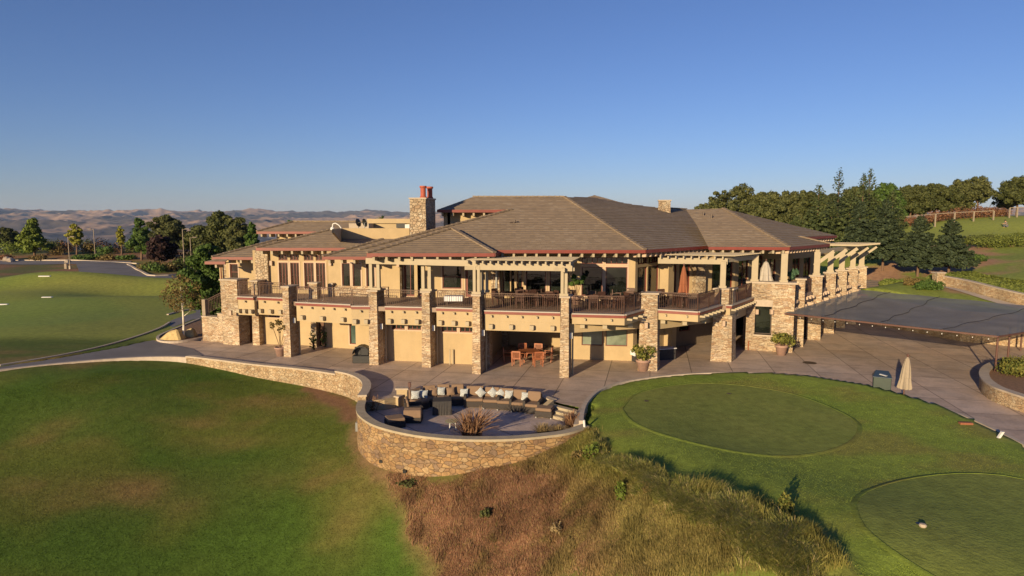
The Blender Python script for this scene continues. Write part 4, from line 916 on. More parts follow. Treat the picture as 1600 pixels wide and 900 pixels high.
# ---- colonnade on the right
col_u = Vector((.93, -.37)); col_v = Vector((.42, .91))
caps = [(1245, 1261.5, 435.5), (1262, 1288.5, 430.5), (1284.5, 1309.5, 425.7), (1303, 1327, 421.8), (1322, 1344, 419), (1339.5, 1357.5, 416.6)]
prev = V2(wb.pt(wb.len, 0))
tops = []
for i, (x0, x1, yc) in enumerate(caps):
    g1 = V2(G(x1 - 2.5, yc, 4.97)); wd_ = .9 if i else .6
    l = g1 - col_u * wd_
    pillar(0, 0, 0, ztop=4.97, depth=.75, at=l, wd=wd_, u=col_u, v=col_v, flare=.04, zb=-.1 if i < 5 else 3.0)
    if i: post(l + col_u * .45 + col_v * .35, 4.97, 6.75 - .0 * i, w=.42, u=col_u, v=col_v)
    tops.append(l + col_u * .45 + col_v * .35)
    if i < 6:
        pa = prev + (g1 - prev).normalized() * .35; pb = g1 - (g1 - prev).normalized() * .7
        off = Vector((-.45, .25))
        w = lw(pa + off, pb + off)
        if w.len > .6:
            mb = MB(); w.slab(mb, 0, w.len, DZ - .2, DZ + .03, -1.2, .05); mb.build('deck_trim', 'deck_tile', CL)
            mb = MB(); w.slab(mb, 0, w.len, 3.05, DZ - .2, -1.2, -.1); mb.build('deck_band', 'stucco_band', CL)
            for s_ in np.linspace(.3, w.len - .3, 4):
                mb = MB(); w.slab(mb, s_ - .09, s_ + .09, DZ - .42, DZ - .22, -.1, .34); mb.build('corbel', 'casing_paint', CL)
            for s_ in (.6, w.len - .6):
                mb = MB(); w.slab(mb, s_ - .15, s_ + .15, 2.75, 3.04, -.3, .42); mb.build('beam_end', 'casing_paint', CL)
            railing(w.pt(0, 0, -.1), w.pt(w.len, 0, -.1), DZ + .03)
    prev = g1
# braces and beam over the colonnade
for i, t_ in enumerate(tops):
    if i == 0: continue
    mb = MB(); c = Vector((t_.x, t_.y, 6.3)); mb.bar(c + Vector((-.15, .1, -.6)), c + Vector((1.0, -.5, .5)), .2, .26); mb.build('brace', 'beam_paint', CL)
beam(tops[1], tops[2], 6.6, 6.9, .3, 'pergola_beam', 'beam_paint'); beam(tops[2], tops[3], 6.6, 6.9, .3, 'pergola_beam', 'beam_paint')
beam(tops[3], tops[4], 6.6, 6.9, .3, 'pergola_beam', 'beam_paint'); beam(tops[4], tops[5], 6.6, 6.9, .3, 'pergola_beam', 'beam_paint')
# pergola slats over the far end of the colonnade
p0 = V2(G(1296, 381, 7.2)); p1 = V2(G(1353, 385.5, 7.1))
for k in range(22):
    f = k / 21; a_ = V2(G(1290 + 12 * f, 389 - 4 * f, 6.95)).lerp(tops[3] + Vector((-3, 1.5)), 0)
    s0 = tops[3].lerp(tops[5], f * 1.12 - .06) + Vector((1.2, -.55)); s1 = s0 + Vector((-4.2, 2.0))
    beam(s0, s1, 6.98, 7.12, .14, 'pergola_slat', 'beam_paint')

# posts on the front pillars and roof-bearing beams
def pc(k, fu=.5, fv=.25): l, w, o = pil[k]; return l + us * w * fu + vs_ * fv
post(pc('D', .6, .3), 4.78, 6.75, .2, .5); post(pc('E'), 4.78, 6.75, .2, .42); 
post(pc('F', .45, .25), 4.78, 6.45, .17, .26); post(pc('F', .9, 1.25), 4.78, 6.45, .17, .3)
post(pc('G', .35, .25), 4.78, 6.45, .17, .22)
post(V2(pil['I'][0]) + Vector((.62, .25)), 4.78, 6.5, .34, u=Vector((.97, -.24)), v=Vector((.24, .97)))
post(wb.pt(.45, 0, -.35), 4.88, 6.85, .42, u=Vector((.94, -.33)), v=Vector((.33, .94))); post(wb.pt(wb.len - .75, 0, -.35), 4.88, 6.85, .42, u=Vector((.94, -.33)), v=Vector((.33, .94)))
beam(pc('D', -.3, .3), pc('F', .6, .3), 6.42, 6.78, .3, 'porch_beam', 'beam_paint')
# F-G pergola
gA = pc('F', -.9, .25); gB = pc('G', 1.3, .25)
beam(gA, gB, 6.22, 6.62, .16, 'pergola_beam', 'beam_paint'); beam(gA + Vector((.1, .36)), gB + Vector((.1, .36)), 6.22, 6.62, .16, 'pergola_beam', 'beam_paint')
for k in range(14):
    f = (k + .4) / 13.6; q = gA.lerp(gB, f); beam(q + Vector((-.1, -.5)), q + Vector((.75, 3.9)), 6.6, 6.78, .09, 'pergola_slat', 'beam_paint')
for k in range(12):
    q0 = gA + vs_ * (.1 + k * .32); q1 = gB + vs_ * (.1 + k * .32); beam(q0, q1, 6.79, 6.84, .17, 'pergola_lath', 'beam_paint')
mb = MB(); q = V2(pil['G'][0]) + Vector((.1, .3)); mb.bar(Vector((q.x - .5, q.y, 6.32)), Vector((q.x + .7, q.y, 6.32)), .3, .2); mb.bar(Vector((q.x + .0, q.y - .55, 6.3)), Vector((q.x + .3, q.y + .8, 6.3)), .2, .24); mb.build('bracket', 'beam_paint', CL)
mb = MB(); q = V2(pil['F'][0]) + Vector((.15, .3)); mb.bar(Vector((q.x - .6, q.y, 6.32)), Vector((q.x + .6, q.y, 6.32)), .3, .2); mb.build('bracket', 'beam_paint', CL)
# H-I pergola
hA = V2(G(1050, 402, 6.6)); hB = V2(G(1121, 405, 6.6)); hC = V2(pil['I'][0]) + Vector((.9, .3)); hD = V2(wb.pt(.3, 0, -.2))
hA = V2(pil['I'][0]) + Vector((-3.4, 1.15))
beam(hA, hC, 6.3, 6.68, .2, 'pergola_beam', 'beam_paint'); beam(hC + Vector((-.2, 0)), hD, 6.42, 6.7, .2, 'pergola_beam', 'beam_paint')
for k in range(9):
    f = (k + .5) / 9; q = hA.lerp(hC, f); beam(q + Vector((-.2, -.45)), q + Vector((1.6, 3.6)), 6.68, 6.82, .09, 'pergola_slat', 'beam_paint')
for k in range(14):
    f = k / 13; q = hC.lerp(hD, f); beam(q + Vector((.45, -.2)), q + Vector((-4.1, 1.6 - f)), 6.83, 6.88, .16, 'pergola_lath', 'beam_paint')
# downspouts along the pillars
for k in 'CDEFG':
    l, w, o = pil[k]; q = l + us * (w + .12) + vs_ * .98; mb = MB(); mb.tube((q.x, q.y, 0), (q.x, q.y, 3.5), .05); mb.build('downspout', 'beam_paint', CL)
    q = l + us * (w + .02) + vs_ * .45; mb = MB(); mb.box(q.x - .02, q.x + .14, q.y - .06, q.y + .06, 2.25, 2.6); mb.build('wall_lamp', 'white_paint', CL)
for (px, py) in ((362.5, 487), (399.5, 488)):
    q = G(px, 541); mb = MB(); mb.box(q.x, q.x + .16, q.y - .25, q.y - .0, 2.3, 2.65); mb.build('wall_lamp', 'casing_paint', CL)
for (px, py, Y) in ((1009, 508, 38.1), (1130, 505, 40.6), (1182, 487, 44.1), (1205, 487, 43.9), (1038.5, 416, 45.9), (516, 411, 45.5), (424, 411, 47.4), (622, 413, 44.6)):
    q = Q(px, py, Y); mb = MB(); mb.box(q.x - .09, q.x + .09, q.y - .15, q.y + .05, q.z - .17, q.z + .17); mb.build('wall_lamp', 'casing_paint', CL)

# ---- roofs: each plane is laid in real overlapping courses
def clipz(poly, z, keep_above):
    out = []
    for i in range(len(poly)):
        a_, b_ = poly[i], poly[(i + 1) % len(poly)]; ia = (a_.z >= z) == keep_above or abs(a_.z - z) < 1e-6; ib = (b_.z >= z) == keep_above or abs(b_.z - z) < 1e-6
        if ia: out.append(a_)
        if ia != ib: t = (z - a_.z) / (b_.z - a_.z); out.append(a_.lerp(b_, t))
    return out
def courses(mb, poly, dz=.118, lift=.02):
    poly = [Vector(p_) for p_ in poly]
    nrm = Vector((0, 0, 0))
    for i in range(len(poly)): nrm += poly[i].cross(poly[(i + 1) % len(poly)])
    nrm.normalize(); 
    if nrm.z < 0: nrm = -nrm; poly = poly[::-1]
    z0 = min(p_.z for p_ in poly); z1 = max(p_.z for p_ in poly); n = int((z1 - z0) / dz) + 1
    for k in range(n):
        a_, b_ = z0 + k * dz, min(z0 + (k + 1) * dz, z1)
        if b_ - a_ < 1e-3: continue
        q = clipz(clipz(poly, a_, True), b_, False)
        if len(q) < 3: continue
        up = [v + nrm * lift * max(0, 1 - (v.z - a_) / dz) for v in q]
        mb.add(up, [tuple(range(len(up)))])
        for i in range(len(q)):
            j = (i + 1) % len(q)
            if abs(q[i].z - a_) < 1e-4 and abs(q[j].z - a_) < 1e-4 and (q[i] - q[j]).length > 1e-3: mb.add([q[i] - nrm * .01, q[j] - nrm * .01, up[j], up[i]], [(0, 1, 2, 3)])
    mb.add([v - nrm * .03 for v in poly], [tuple(range(len(poly) - 1, -1, -1))])
def roof(planes, name='roof', ridges=(), lift=.02):
    mb = MB()
    for p_ in planes: courses(mb, p_, lift=lift)
    o = mb.build(name, 'roof_tile', CL)
    for (a_, b_) in ridges:
        a_ = Vector(a_); b_ = Vector(b_); n = max(2, int((b_ - a_).length / .42)); mb = MB()
        for k in range(n):
            q0 = a_.lerp(b_, k / n); q1 = a_.lerp(b_, (k + 1.06) / n); mb.bar(q0 + Vector((0, 0, .075)), q1 + Vector((0, 0, .045)), .26, .09)
        mb.build('ridge_tiles', 'roof_tile', o)
    return o
def eave(ro, p0, p1, z, rafters=True, sp_=.72, drop=.19, inward=.9, rm='beam_paint', rl=1.1, skip=0, gutter=True):
    w = lw(p0, p1); mb = MB(); w.slab(mb, 0, w.len, z - drop, z + .015, -.06, .05); mb.build('fascia', 'fascia_red', ro)
    mb = MB(); w.slab(mb, .02, w.len - .02, z - .13, z - .09, -inward, -.07); mb.build('soffit', 'wood_red', ro)
    if not rafters: return w
    n = int(w.len / sp_); base = None; o0 = w.pt(0, 0)
    for k in range(skip, n):
        s_ = w.len * (k + .5) / n; p_ = w.pt(s_, z - .24)
        if base is None:
            m2 = MB(); P0 = lambda x, zz, oo: w.pt(x, zz, oo) - o0
            m2.hexa([P0(-.07, -.20, -.10), P0(.07, -.20, -.10), P0(.07, -.26, -rl), P0(-.07, -.26, -rl)], [P0(-.07, .04, .0 - .08), P0(.07, .04, -.08), P0(.07, .1, -rl), P0(-.07, .1, -rl)])
            base = m2.build('rafter_tail', rm, ro, loc=p_)
        else: c = base.copy(); COL.objects.link(c); c.location = p_
    return w
T = .333
ZE = 7.25
def hit(px, py, z0, Y0, t=T):                  # sight line against the plane z = z0 + t (Y - Y0)
    r = ray(px, py); k = (H - z0 + t * Y0) / (t * r.y - r.z); return Vector((r.x * k, r.y * k, H + r.z * k))
A1 = G(776, 391, ZE); B1 = G(1008, 391, ZE); A1.y = B1.y = (A1.y + B1.y) / 2; Y1 = B1.y
C1 = G(1108, 384.5, ZE)
R1 = hit(882, 308, ZE, Y1); R0 = hit(738, 311, ZE, Y1); R0.y = R1.y; R0.z = R1.z
S1 = hit(799, 328, ZE, Y1); S0 = hit(640, 370, ZE, Y1); 
hd = (S1 - S0).normalized(); E0 = S0 - hd * ((S0.z - ZE) / hd.z)
T0 = Vector((hit(681, 333, ZE, Y1).x, S1.y, S1.z - .1)); 
# side plane beyond the hip: seen with its courses in raking light
C2 = G(1060, 327, 10.6); C2 = Vector((12.6, 62.5, 10.35))
VK = Vector(( (B1.x + C1.x) / 2, 0, 0))
far1 = Vector((R1.x + 7.2, R1.y + 6.8, 10.9))
mainR = roof([[Vector((E0.x, Y1, ZE)), A1, B1, R1, R0, Vector((T0.x, S1.y, S1.z)), S1, S0]], ridges=[(B1, R1), (R0, R1), (E0, S1)])
class RP:                                      # a roof plane rising from an eave line
    def __init__(s, p0, p1, z, t=T): s.w = lw(p0, p1); s.z = z; s.t = t
    def at(s, px, py):
        r = ray(px, py); n = s.w.n; dn = r.x * n.x + r.y * n.y; pn = s.w.p.dot(n)
        k = (H - s.z - s.t * pn) / (-s.t * dn - r.z); return Vector((r.x * k, r.y * k, H + r.z * k))
    def z_at(s, x, y): return s.z - s.t * (Vector((x, y)) - s.w.p).dot(s.w.n)
wM = eave(mainR, A1, B1, ZE, skip=0)
SP = RP(B1, C1, ZE)
sp_pts = [B1, C1, SP.at(1082, 330), SP.at(1072, 327.3), SP.at(1030, 325), SP.at(990, 320), SP.at(925, 308.6), SP.at(884, 308)]
sp_pts[-1] = R1
sideR = roof([sp_pts], ridges=[(SP.at(1072, 327.3), SP.at(1030, 325))], lift=.045)
wS = eave(sideR, B1, C1, ZE, rm='casing_paint', sp_=.62)
D0 = G(1107, 386, ZE); D1 = G(1233, 386.6, ZE); E1 = G(1296, 381.5, ZE)
RF = RP(D0, D1, ZE); W1 = RF.at(1130, 326); W0 = RF.at(1072, 327.3)
rwR = roof([[D0, D1, W1, W0, RF.at(1088, 350)]], ridges=[(D1, W1)])
eave(rwR, D0, D1, ZE, sp_=.66)
RS = RP(D1, E1, ZE); F0 = RS.at(1249, 370.5); F1 = RS.at(1307, 368.2); Wb = RS.at(1130, 326.2)
rsR = roof([[D1, E1, F0, F1, Wb]], ridges=[(E1, F0)], lift=.045)
eave(rsR, D1, E1, ZE, rm='casing_paint', sp_=.55)
eave(rsR, F0, F1, min(F0.z, F1.z) + .0, rm='casing_paint', sp_=.6)
mb = MB(); mb.prism([V2(F0) + Vector((-.8, .6)), V2(F1) + Vector((-.6, 0)), V2(F1) + Vector((-3, 2)), V2(F0) + Vector((-3, 2))], 6, F0.z - .2); mb.build('upper_wall', 'stucco', CL)
# porch roof in front of the main roof
pL = G(572, 396.3, 7.13); pR = G(773, 395.8, 7.13); pL.y = pR.y = (pL.y + pR.y) / 2
PF = RP(pL, pR, 7.13); ap = PF.at(706, 357.3); yb = Y1 + (ap.z - ZE) / T; ap2 = Vector((ap.x - .3, yb, ap.z))
poR = roof([[pL, pR, ap], [pR, Vector((pR.x + .0, Y1, 7.13)), Vector((pR.x, Y1 + .3, 7.13)), ap2, ap], [Vector((pL.x, Y1 + .3, 7.13)), pL, ap, ap2]], ridges=[(pL, ap), (pR, ap)])
eave(poR, pL, pR, 7.13, sp_=.72)
eave(poR, pR, Vector((pR.x + .3, Y1 - .1, 0)), 7.13, sp_=.7, rm='beam_paint')
# upper tier
tw = lw(Vector((T0.x - .2, S1.y + .9, 0)), Vector((S1.x, S1.y + .9, 0))); wall(tw, .6, tw.len, 7.4, S1.z - .1, name='upper_wall')
eave(mainR, Vector((T0.x, S1.y, 0)), Vector((S1.x - .1, S1.y, 0)), S1.z, sp_=.75)
mb = MB(); mb.prism([(T0.x + .7, S1.y + .9), (T0.x + .9, S1.y + .9), (T0.x + .9, S1.y + 6), (T0.x + .7, S1.y + 6)], 7, S1.z - .1); mb.build('upper_wall', 'stucco', CL)
roof([[Vector((T0.x, S1.y + 9, S1.z)), Vector((T0.x, S1.y, S1.z)), R0, R0 + Vector((0, 4, 0))]])
pk = Q(929, 305, 63); rb = MB()
roof([[Vector((pk.x - 3.4, 60, pk.z - 1.1)), Vector((pk.x + 3.2, 60, pk.z - 1.1)), pk], [Vector((pk.x + 3.2, 60, pk.z - 1.1)), Vector((pk.x + 5, 67, pk.z - 1.1)), pk], [Vector((pk.x - 3.4, 60, pk.z - 1.1)), pk, Vector((pk.x - 4, 67, pk.z - 1.1))]])
# left wing roofs
ZL = Q(400, 387.5, 45.9).z; l0 = G(400, 387.5, ZL); l1 = G(612, 387.5, ZL); l0.y = l1.y = (l0.y + l1.y) / 2
L2 = RP(l0, l1, ZL); hb = L2.at(519, 358.5); pb0 = L2.at(533, 373.5); pb1 = L2.at(640, 373.5)
lwR = roof([[l0, l1, pb1, pb0, hb], [Vector((l0.x, l0.y + 11, ZL)), l0, hb, hb + Vector((0, 5, 0))]], ridges=[(l0, hb)])
eave(lwR, l0, Vector((G(542, 387.5, ZL).x, l0.y, 0)), ZL)
mb = MB(); pa, pb = pb0, pb1; zt = 8.55
mb.hexa([(pa.x, pa.y, pa.z - .3), (pb.x, pa.y, pa.z - .3), (pb.x, pa.y + .25, pa.z - .3), (pa.x, pa.y + .25, pa.z - .3)], [(pa.x, pa.y, zt), (pb.x, pa.y, zt), (pb.x, pa.y + .25, zt), (pa.x, pa.y + .25, zt)])
q = G(519, 358, zt); mb.hexa([(pa.x + .001, pa.y + .02, pa.z - .3), (pa.x + .001, pa.y + .25, pa.z - .3), (q.x + .1, q.y + .1, 8.3), (q.x, q.y - .1, 8.3)], [(pa.x + .001, pa.y + .02, zt), (pa.x + .001, pa.y + .25, zt), (q.x + .1, q.y + .1, zt), (q.x, q.y - .1, zt)])
mb.build('roof_parapet', 'stucco', CL)
mb = MB(); mb.box(pa.x, pb.x + 3, pa.y + .3, pa.y + 12, 7.0, 7.7); mb.build('flat_roof', 'cap_stone', CL)
ZA = Q(331, 402, 47.6).z; m0 = G(331, 402, ZA); m1 = G(436, 402, ZA); m0.y = m1.y = (m0.y + m1.y) / 2
L1 = RP(m0, m1, ZA); hh = L1.at(433, 374.5)
laR = roof([[m0, m1, hh], [Vector((m0.x, m0.y + 12, ZA)), m0, hh, Vector((hh.x, m0.y + 10, hh.z))]], ridges=[(m0, hh)])
eave(laR, m0, Vector((G(419, 402, ZA).x, m0.y, 0)), ZA)
n0 = G(320, 409, 6.1); n1 = G(352, 409, 6.1); n1.y = n0.y
lbR = roof([[n0, n1, Vector((n1.x, n0.y + 1.2, 6.5)), Vector((n0.x + 1.2, n0.y + 1.2, 6.5))]]); eave(lbR, n0, n1, 6.1, sp_=.8)
k0 = G(401, 362, 8.15); k1 = G(508, 362, 8.15); k1.y = k0.y; L3 = RP(k0, k1, 8.15); k2 = L3.at(458, 346.5); k3 = Vector((k1.x + 4, k2.y, k2.z)); 
lcR = roof([[k0, Vector((k1.x + 4, k0.y, 8.15)), k3, k2], [Vector((k0.x, k0.y + 9, 8.15)), k0, k2, Vector((k2.x, k0.y + 9, k2.z))]], ridges=[(k0, k2), (k2, k3)])
eave(lcR, k0, k1, 8.15)
mb = MB(); mb.box(k0.x + 1.4, k1.x + 3, k0.y + .9, k0.y + 8, 5, 8.05); mb.build('upper_wall', 'stucco', CL)
ZD = 6.72; d0 = G(504, 401.3, ZD); d1 = G(600, 401.3, ZD); d0.y = d1.y = (d0.y + d1.y) / 2
L4 = RP(d0, d1, ZD); dh = L4.at(598, 374); ldR = roof([[d0, d1, Vector((d1.x + 1, dh.y, dh.z)), dh]], ridges=[(d0, dh)])
eave(ldR, d0, Vector((G(582, 401.3, ZD).x, d0.y, 0)), ZD)
# big stone chimney with two flues, and a second one far back
def chimney(x0, x1, y, dep, z0, z1, flues):
    mb = MB(); sh = .22 * dep
    mb.hexa([(x0, y, z0), (x1, y, z0), (x1 + sh, y + dep, z0), (x0 + sh, y + dep, z0)], [(x0, y, z1), (x1, y, z1), (x1 + sh, y + dep, z1), (x0 + sh, y + dep, z1)])
    o = mb.build('chimney', 'chimney_stone', CL)
    mb = MB(); e = .06; mb.hexa([(x0 - e, y - e, z1), (x1 + e, y - e, z1), (x1 + sh + e, y + dep + e, z1), (x0 + sh - e, y + dep + e, z1)], [(x0 - e, y - e, z1 + .1), (x1 + e, y - e, z1 + .1), (x1 + sh + e, y + dep + e, z1 + .1), (x0 + sh - e, y + dep + e, z1 + .1)]); mb.build('chimney_cap', 'cap_stone', o)
    for (fx, fy) in flues:
        mb = MB(); mb.lathe([(0, 0), (.24, 0), (.24, .08), (.19, .12), (.19, .68), (.25, .72), (.25, .84), (.15, .84), (.15, .6), (0, .6)], 14, (fx, fy, z1 + .1)); mb.build('flue_pot', 'flue_red', o)
cy = 45.6; q0 = Q(640, 311, cy); q1 = Q(665, 311, cy)
chimney(q0.x, q1.x, cy, 2.0, 7.6, q0.z, [(q0.x + .9, cy + .45), (q0.x + 1.25, cy + 1.45)])
q0 = Q(1029, 314, 58); q1 = Q(1054, 314, 58); chimney(q0.x, q1.x - .35, 58, 1.4, 8.5, q0.z, [])
# roof equipment inside the parapet well (one long duct housing is part of the building)
q0 = Q(545, 349, 52); q1 = Q(640, 343, 54)
mb = MB(); mb.box(q0.x, Q(576, 349, 52).x, 52, 54, 7.7, q0.z); mb.build('duct_housing', 'cap_stone', CL)
mb = MB(); mb.box(Q(576, 345, 54).x, q1.x + 1, 54, 57, 7.7, Q(600, 349, 54).z); mb.box(Q(574, 345, 54).x, q1.x + 1, 53.8, 57.2, Q(600, 348.9, 54).z, Q(600, 341.8, 54).z); mb.build('duct_housing', 'stucco_band', CL)
mb = MB(); mb.box(Q(619, 349, 53.7).x, Q(633, 349, 53.7).x, 53.7, 54.2, Q(620, 356, 53.8).z, Q(620, 349.5, 53.8).z); mb.build('louvre', 'black_plastic', CL)
mb = MB(); mb.box(Q(633, 349, 53.7).x, Q(640, 349, 53.7).x, 53.6, 54.2, Q(620, 357, 53.8).z, Q(620, 350.5, 53.8).z); mb.build('cabinet', 'white_paint', CL)
for i, (px, py, tl) in enumerate(((560, 349, -.5), (570, 352, .2))):
    t = thing('satellite_dish', ['dark satellite dish on the roof, left one, edge on', 'dark satellite dish on the roof, right one beside the duct'][i], 'satellite dish', Q(px, 357, 50.5))
    mb = MB(); mb.lathe([(0, .09), (.18, .07), (.32, 0), (.335, 0.01), (.18, .09), (0, .11)], 18); dsh = mb.build('dish', 'black_plastic', t); dsh.location = (0, 0, .45); dsh.rotation_euler = (R(75), R(20), R(60 + 70 * i))
    mb = MB(); mb.tube((0, 0, -.4), (0, 0, .45), .03); mb.bar((0, 0, .45), (.3, -.4, .5), .03); mb.build('mast', 'grey_metal', t)
t = thing('gooseneck_vent', 'white curved pipe vent standing at the roof parapet', 'vent', Q(537, 356, 48.5)); mb = MB()
pts = [Vector((0, 0, -.3)), Vector((-.35, 0, .2)), Vector((-.6, 0, .35)), Vector((-.8, 0, .3)), Vector((-.85, 0, .05))]
for a_, b_ in zip(pts[:-1], pts[1:]): mb.tube(a_, b_, .045)
mb.build('pipe', 'white_paint', t); mb = MB(); mb.lathe([(0, 0), (.16, 0), (.14, .16), (.06, .22), (0, .22)], 12, (-.85, 0, -.15)); mb.build('hood', 'white_paint', t)
# small roof vents
for (px, py, pl) in ((803, 349, None),):
    q = hit(px, py, ZE, Y1); mb = MB(); mb.bar(q + Vector((-.3, 0, .05)), q + Vector((.35, .1, .1)), .05); mb.tube(q, q + Vector((.1, 0, .25)), .05); mb.build('roof_vent', 'dark_iron', CL)
for (px, py) in ((1099, 337), (1112, 341)):
    q = RF.at(px, py); mb = MB(); mb.tube(q - Vector((0, 0, .1)), q + Vector((0, 0, .3)), .07); mb.build('roof_vent', 'dark_iron', CL)
# low roof beyond the colonnade
q = [Q(1343, 437, 63.5), Q(1392, 439.5, 63.5), Q(1427, 454.5, 59.5), Q(1403, 463, 57.5), Q(1338, 460, 57.8)]
loR = roof([[q[0], q[1], q[2], q[3], q[4]]]); mb = MB(); 
for a_, b_ in ((q[2], q[3]), (q[3], q[4])): mb.bar(a_ - Vector((0, 0, .1)), b_ - Vector((0, 0, .1)), .08, .24)
mb.build('fascia', 'fascia_red', loR)
mb = MB(); mb.prism([V2(q[3]) + Vector((-.5, .6)), V2(q[2]) + Vector((-.8, .4)), V2(q[1]) + Vector((-.5, -.2)), V2(q[0]), V2(q[4]) + Vector((0, .6))][::1], 0, 2.15); mb.build('lower_wall', 'stucco', CL)

# ------------------------------------------------------------------ shade canopy
def soft_sheet(name, corners, sag, n, material, parent, org):
    a_, b_, c_, d_ = corners; mb = MB()
    for i in range(n + 1):
        for j in range(n + 1):
            u = i / n; v = j / n; p_ = a_.lerp(b_, u).lerp(d_.lerp(c_, u), v); p_ = p_ + Vector((0, 0, -sag * math.sin(math.pi * u) * math.sin(math.pi * v) * (1 + .3 * math.sin(9 * u + 2 * v)) + .03 * math.sin(u * 22) * math.sin(v * 7)))
            mb.v.append(tuple(p_ - org))
    for i in range(n):
        for j in range(n): k = i * (n + 1) + j; mb.f.append((k, k + n + 1, k + n + 2, k + 1))
    me = bpy.data.meshes.new(name); me.from_pydata(mb.v, [], mb.f); me.update(); o = link(name, me, material, parent, smooth=True)
    return o
def m_net():
    m = bpy.data.materials.new('shade_net'); m.use_nodes = True; nt = m.node_tree; L = nt.links.new; b = nt.nodes['Principled BSDF']
    b.inputs['Roughness'].default_value = .75; b.inputs['Specular IOR Level'].default_value = .2
    tc = N(nt, 'ShaderNodeTexCoord'); n = N(nt, 'ShaderNodeTexNoise', i_Scale=.6, i_Detail=5.); L(tc.outputs['Object'], n.inputs['Vector'])
    r = ramp(nt, [(.3, (.15, .152, .155)), (.7, (.205, .205, .205))]); L(n.outputs[0], r.inputs[0]); L(r.outputs[0], b.inputs['Base Color'])
    tr = N(nt, 'ShaderNodeBsdfTransparent'); mx = N(nt, 'ShaderNodeMixShader', i_Fac=.16); L(b.outputs[0], mx.inputs[1]); L(tr.outputs[0], mx.inputs[2]); L(mx.outputs[0], nt.nodes['Material Output'].inputs[0]); MATS['shade_net'] = m
m_net()
k_a = G(1226, 488.5, 2.85); k_b = G(1560, 524.5, 2.8); k_c = G(1668, 508, 2.8); k_d = G(1640, 481, 3.1); k_e = G(1420, 458.5, 3.3); k_f = G(1346, 453, 3.35)
t = thing('shade_canopy', 'wide grey shade net stretched over the right part of the plaza', 'canopy', (k_b.x, k_b.y, 0)); og = Vector((k_b.x, k_b.y, 0))
s1 = soft_sheet('shade_net', (k_a, k_b, k_d, k_f), .12, 26, 'shade_net', t, og)
s2 = soft_sheet('shade_net', (k_b, k_c, k_d + Vector((3, -1, 0)), k_d), .08, 10, 'shade_net', t, og)
def cord(pts, r, name, m, par, og):
    mb = MB()
    for a_, b_ in zip(pts[:-1], pts[1:]): mb.tube(a_, b_, r, n=6)
    return mb.build(name, m, par, org=og)
for (fa, fb) in ((.22, .17), (.5, .45), (.78, .95)):
    pts = []
    for k in range(13):
        v = k / 12; u = fa + (fb - fa) * v + .012 * math.sin(k * 1.7); p_ = k_a.lerp(k_b, u).lerp(k_f.lerp(k_d, u), v); pts.append(p_ + Vector((0, 0, .06 - .12 * math.sin(math.pi * u) * math.sin(math.pi * v))))
    cord(pts, .02, 'seam_cord', 'dark_cloth', t, og)
mb = MB(); mb.bar(k_a - Vector((0, 0, .06)), k_b - Vector((0, 0, .06)), .06, .09); mb.bar(k_b - Vector((0, 0, .06)), k_c - Vector((0, 0, .06)), .06, .09); mb.build('edge_cable', 'pole_brown', t, org=og)
for (px, py, zb) in ((1555, 580, .6), (1574, 568, .6), (1594.5, 548, 0.0)):
    q = G(px, py, zb); mb = MB(); mb.tube((q.x, q.y, zb - .1), (q.x, q.y, 2.82), .055); mb.build('pole', 'pole_brown', t, org=og)
# festoon bulbs under the front edge
bb = None
for k in range(16):
    p_ = k_a.lerp(k_b, (k + .5) / 16) + Vector((0, .1, -.26)) - og
    if bb is None: mb = MB(); mb.lathe([(0, -.03), (.024, -.02), (.028, 0), (.012, .04), (0, .045)], 8); bb = mb.build('bulb', 'white_paint', t, loc=p_)
    else: c = bb.copy(); COL.objects.link(c); c.location = p_

# ------------------------------------------------------------------ walls right of the plaza
WR = [Vector((31.4, 58.6, 0)), Vector((34.2, 48.0, 0)), Vector((37.6, 45.2, 0)), Vector((44, 41, 0)), Vector((52, 38, 0))]
swall('plaza_wall', WR, .4, -1, 2.25, 'low_stone', 'cap_stone', 'tall stone wall closing the plaza under the shade net')
pt = [Vector((a_, b_, 0)) for a_, b_ in ((1538, 578), (1535, 592), (1542, 612), (1562, 632), (1600, 652), (1660, 668))]
PLc = spl([G(v.x, v.y, .75) for v in [Vector((1600, 558, 0)), Vector((1572, 562, 0)), Vector((1548, 570, 0)), Vector((1538, 580, 0)), Vector((1541, 592, 0)), Vector((1558, 604, 0)), Vector((1580, 612, 0)), Vector((1612, 622, 0)), Vector((1660, 632, 0))]], 5)
cen = Vector((sum(v.x for v in PLc) / len(PLc), sum(v.y for v in PLc) / len(PLc)))
swall('planter_wall', PLc, .38, -1, .68, 'low_stone', 'cap_stone', 'rounded stone planter wall at the right edge of the plaza', 'planter', .46)
drape('planter_soil', PLc + [Vector((46, 26, 0)), Vector((46, 36, 0))], .58, 'mulch', 50, 'brown planting soil inside the rounded planter', dropz=0.)
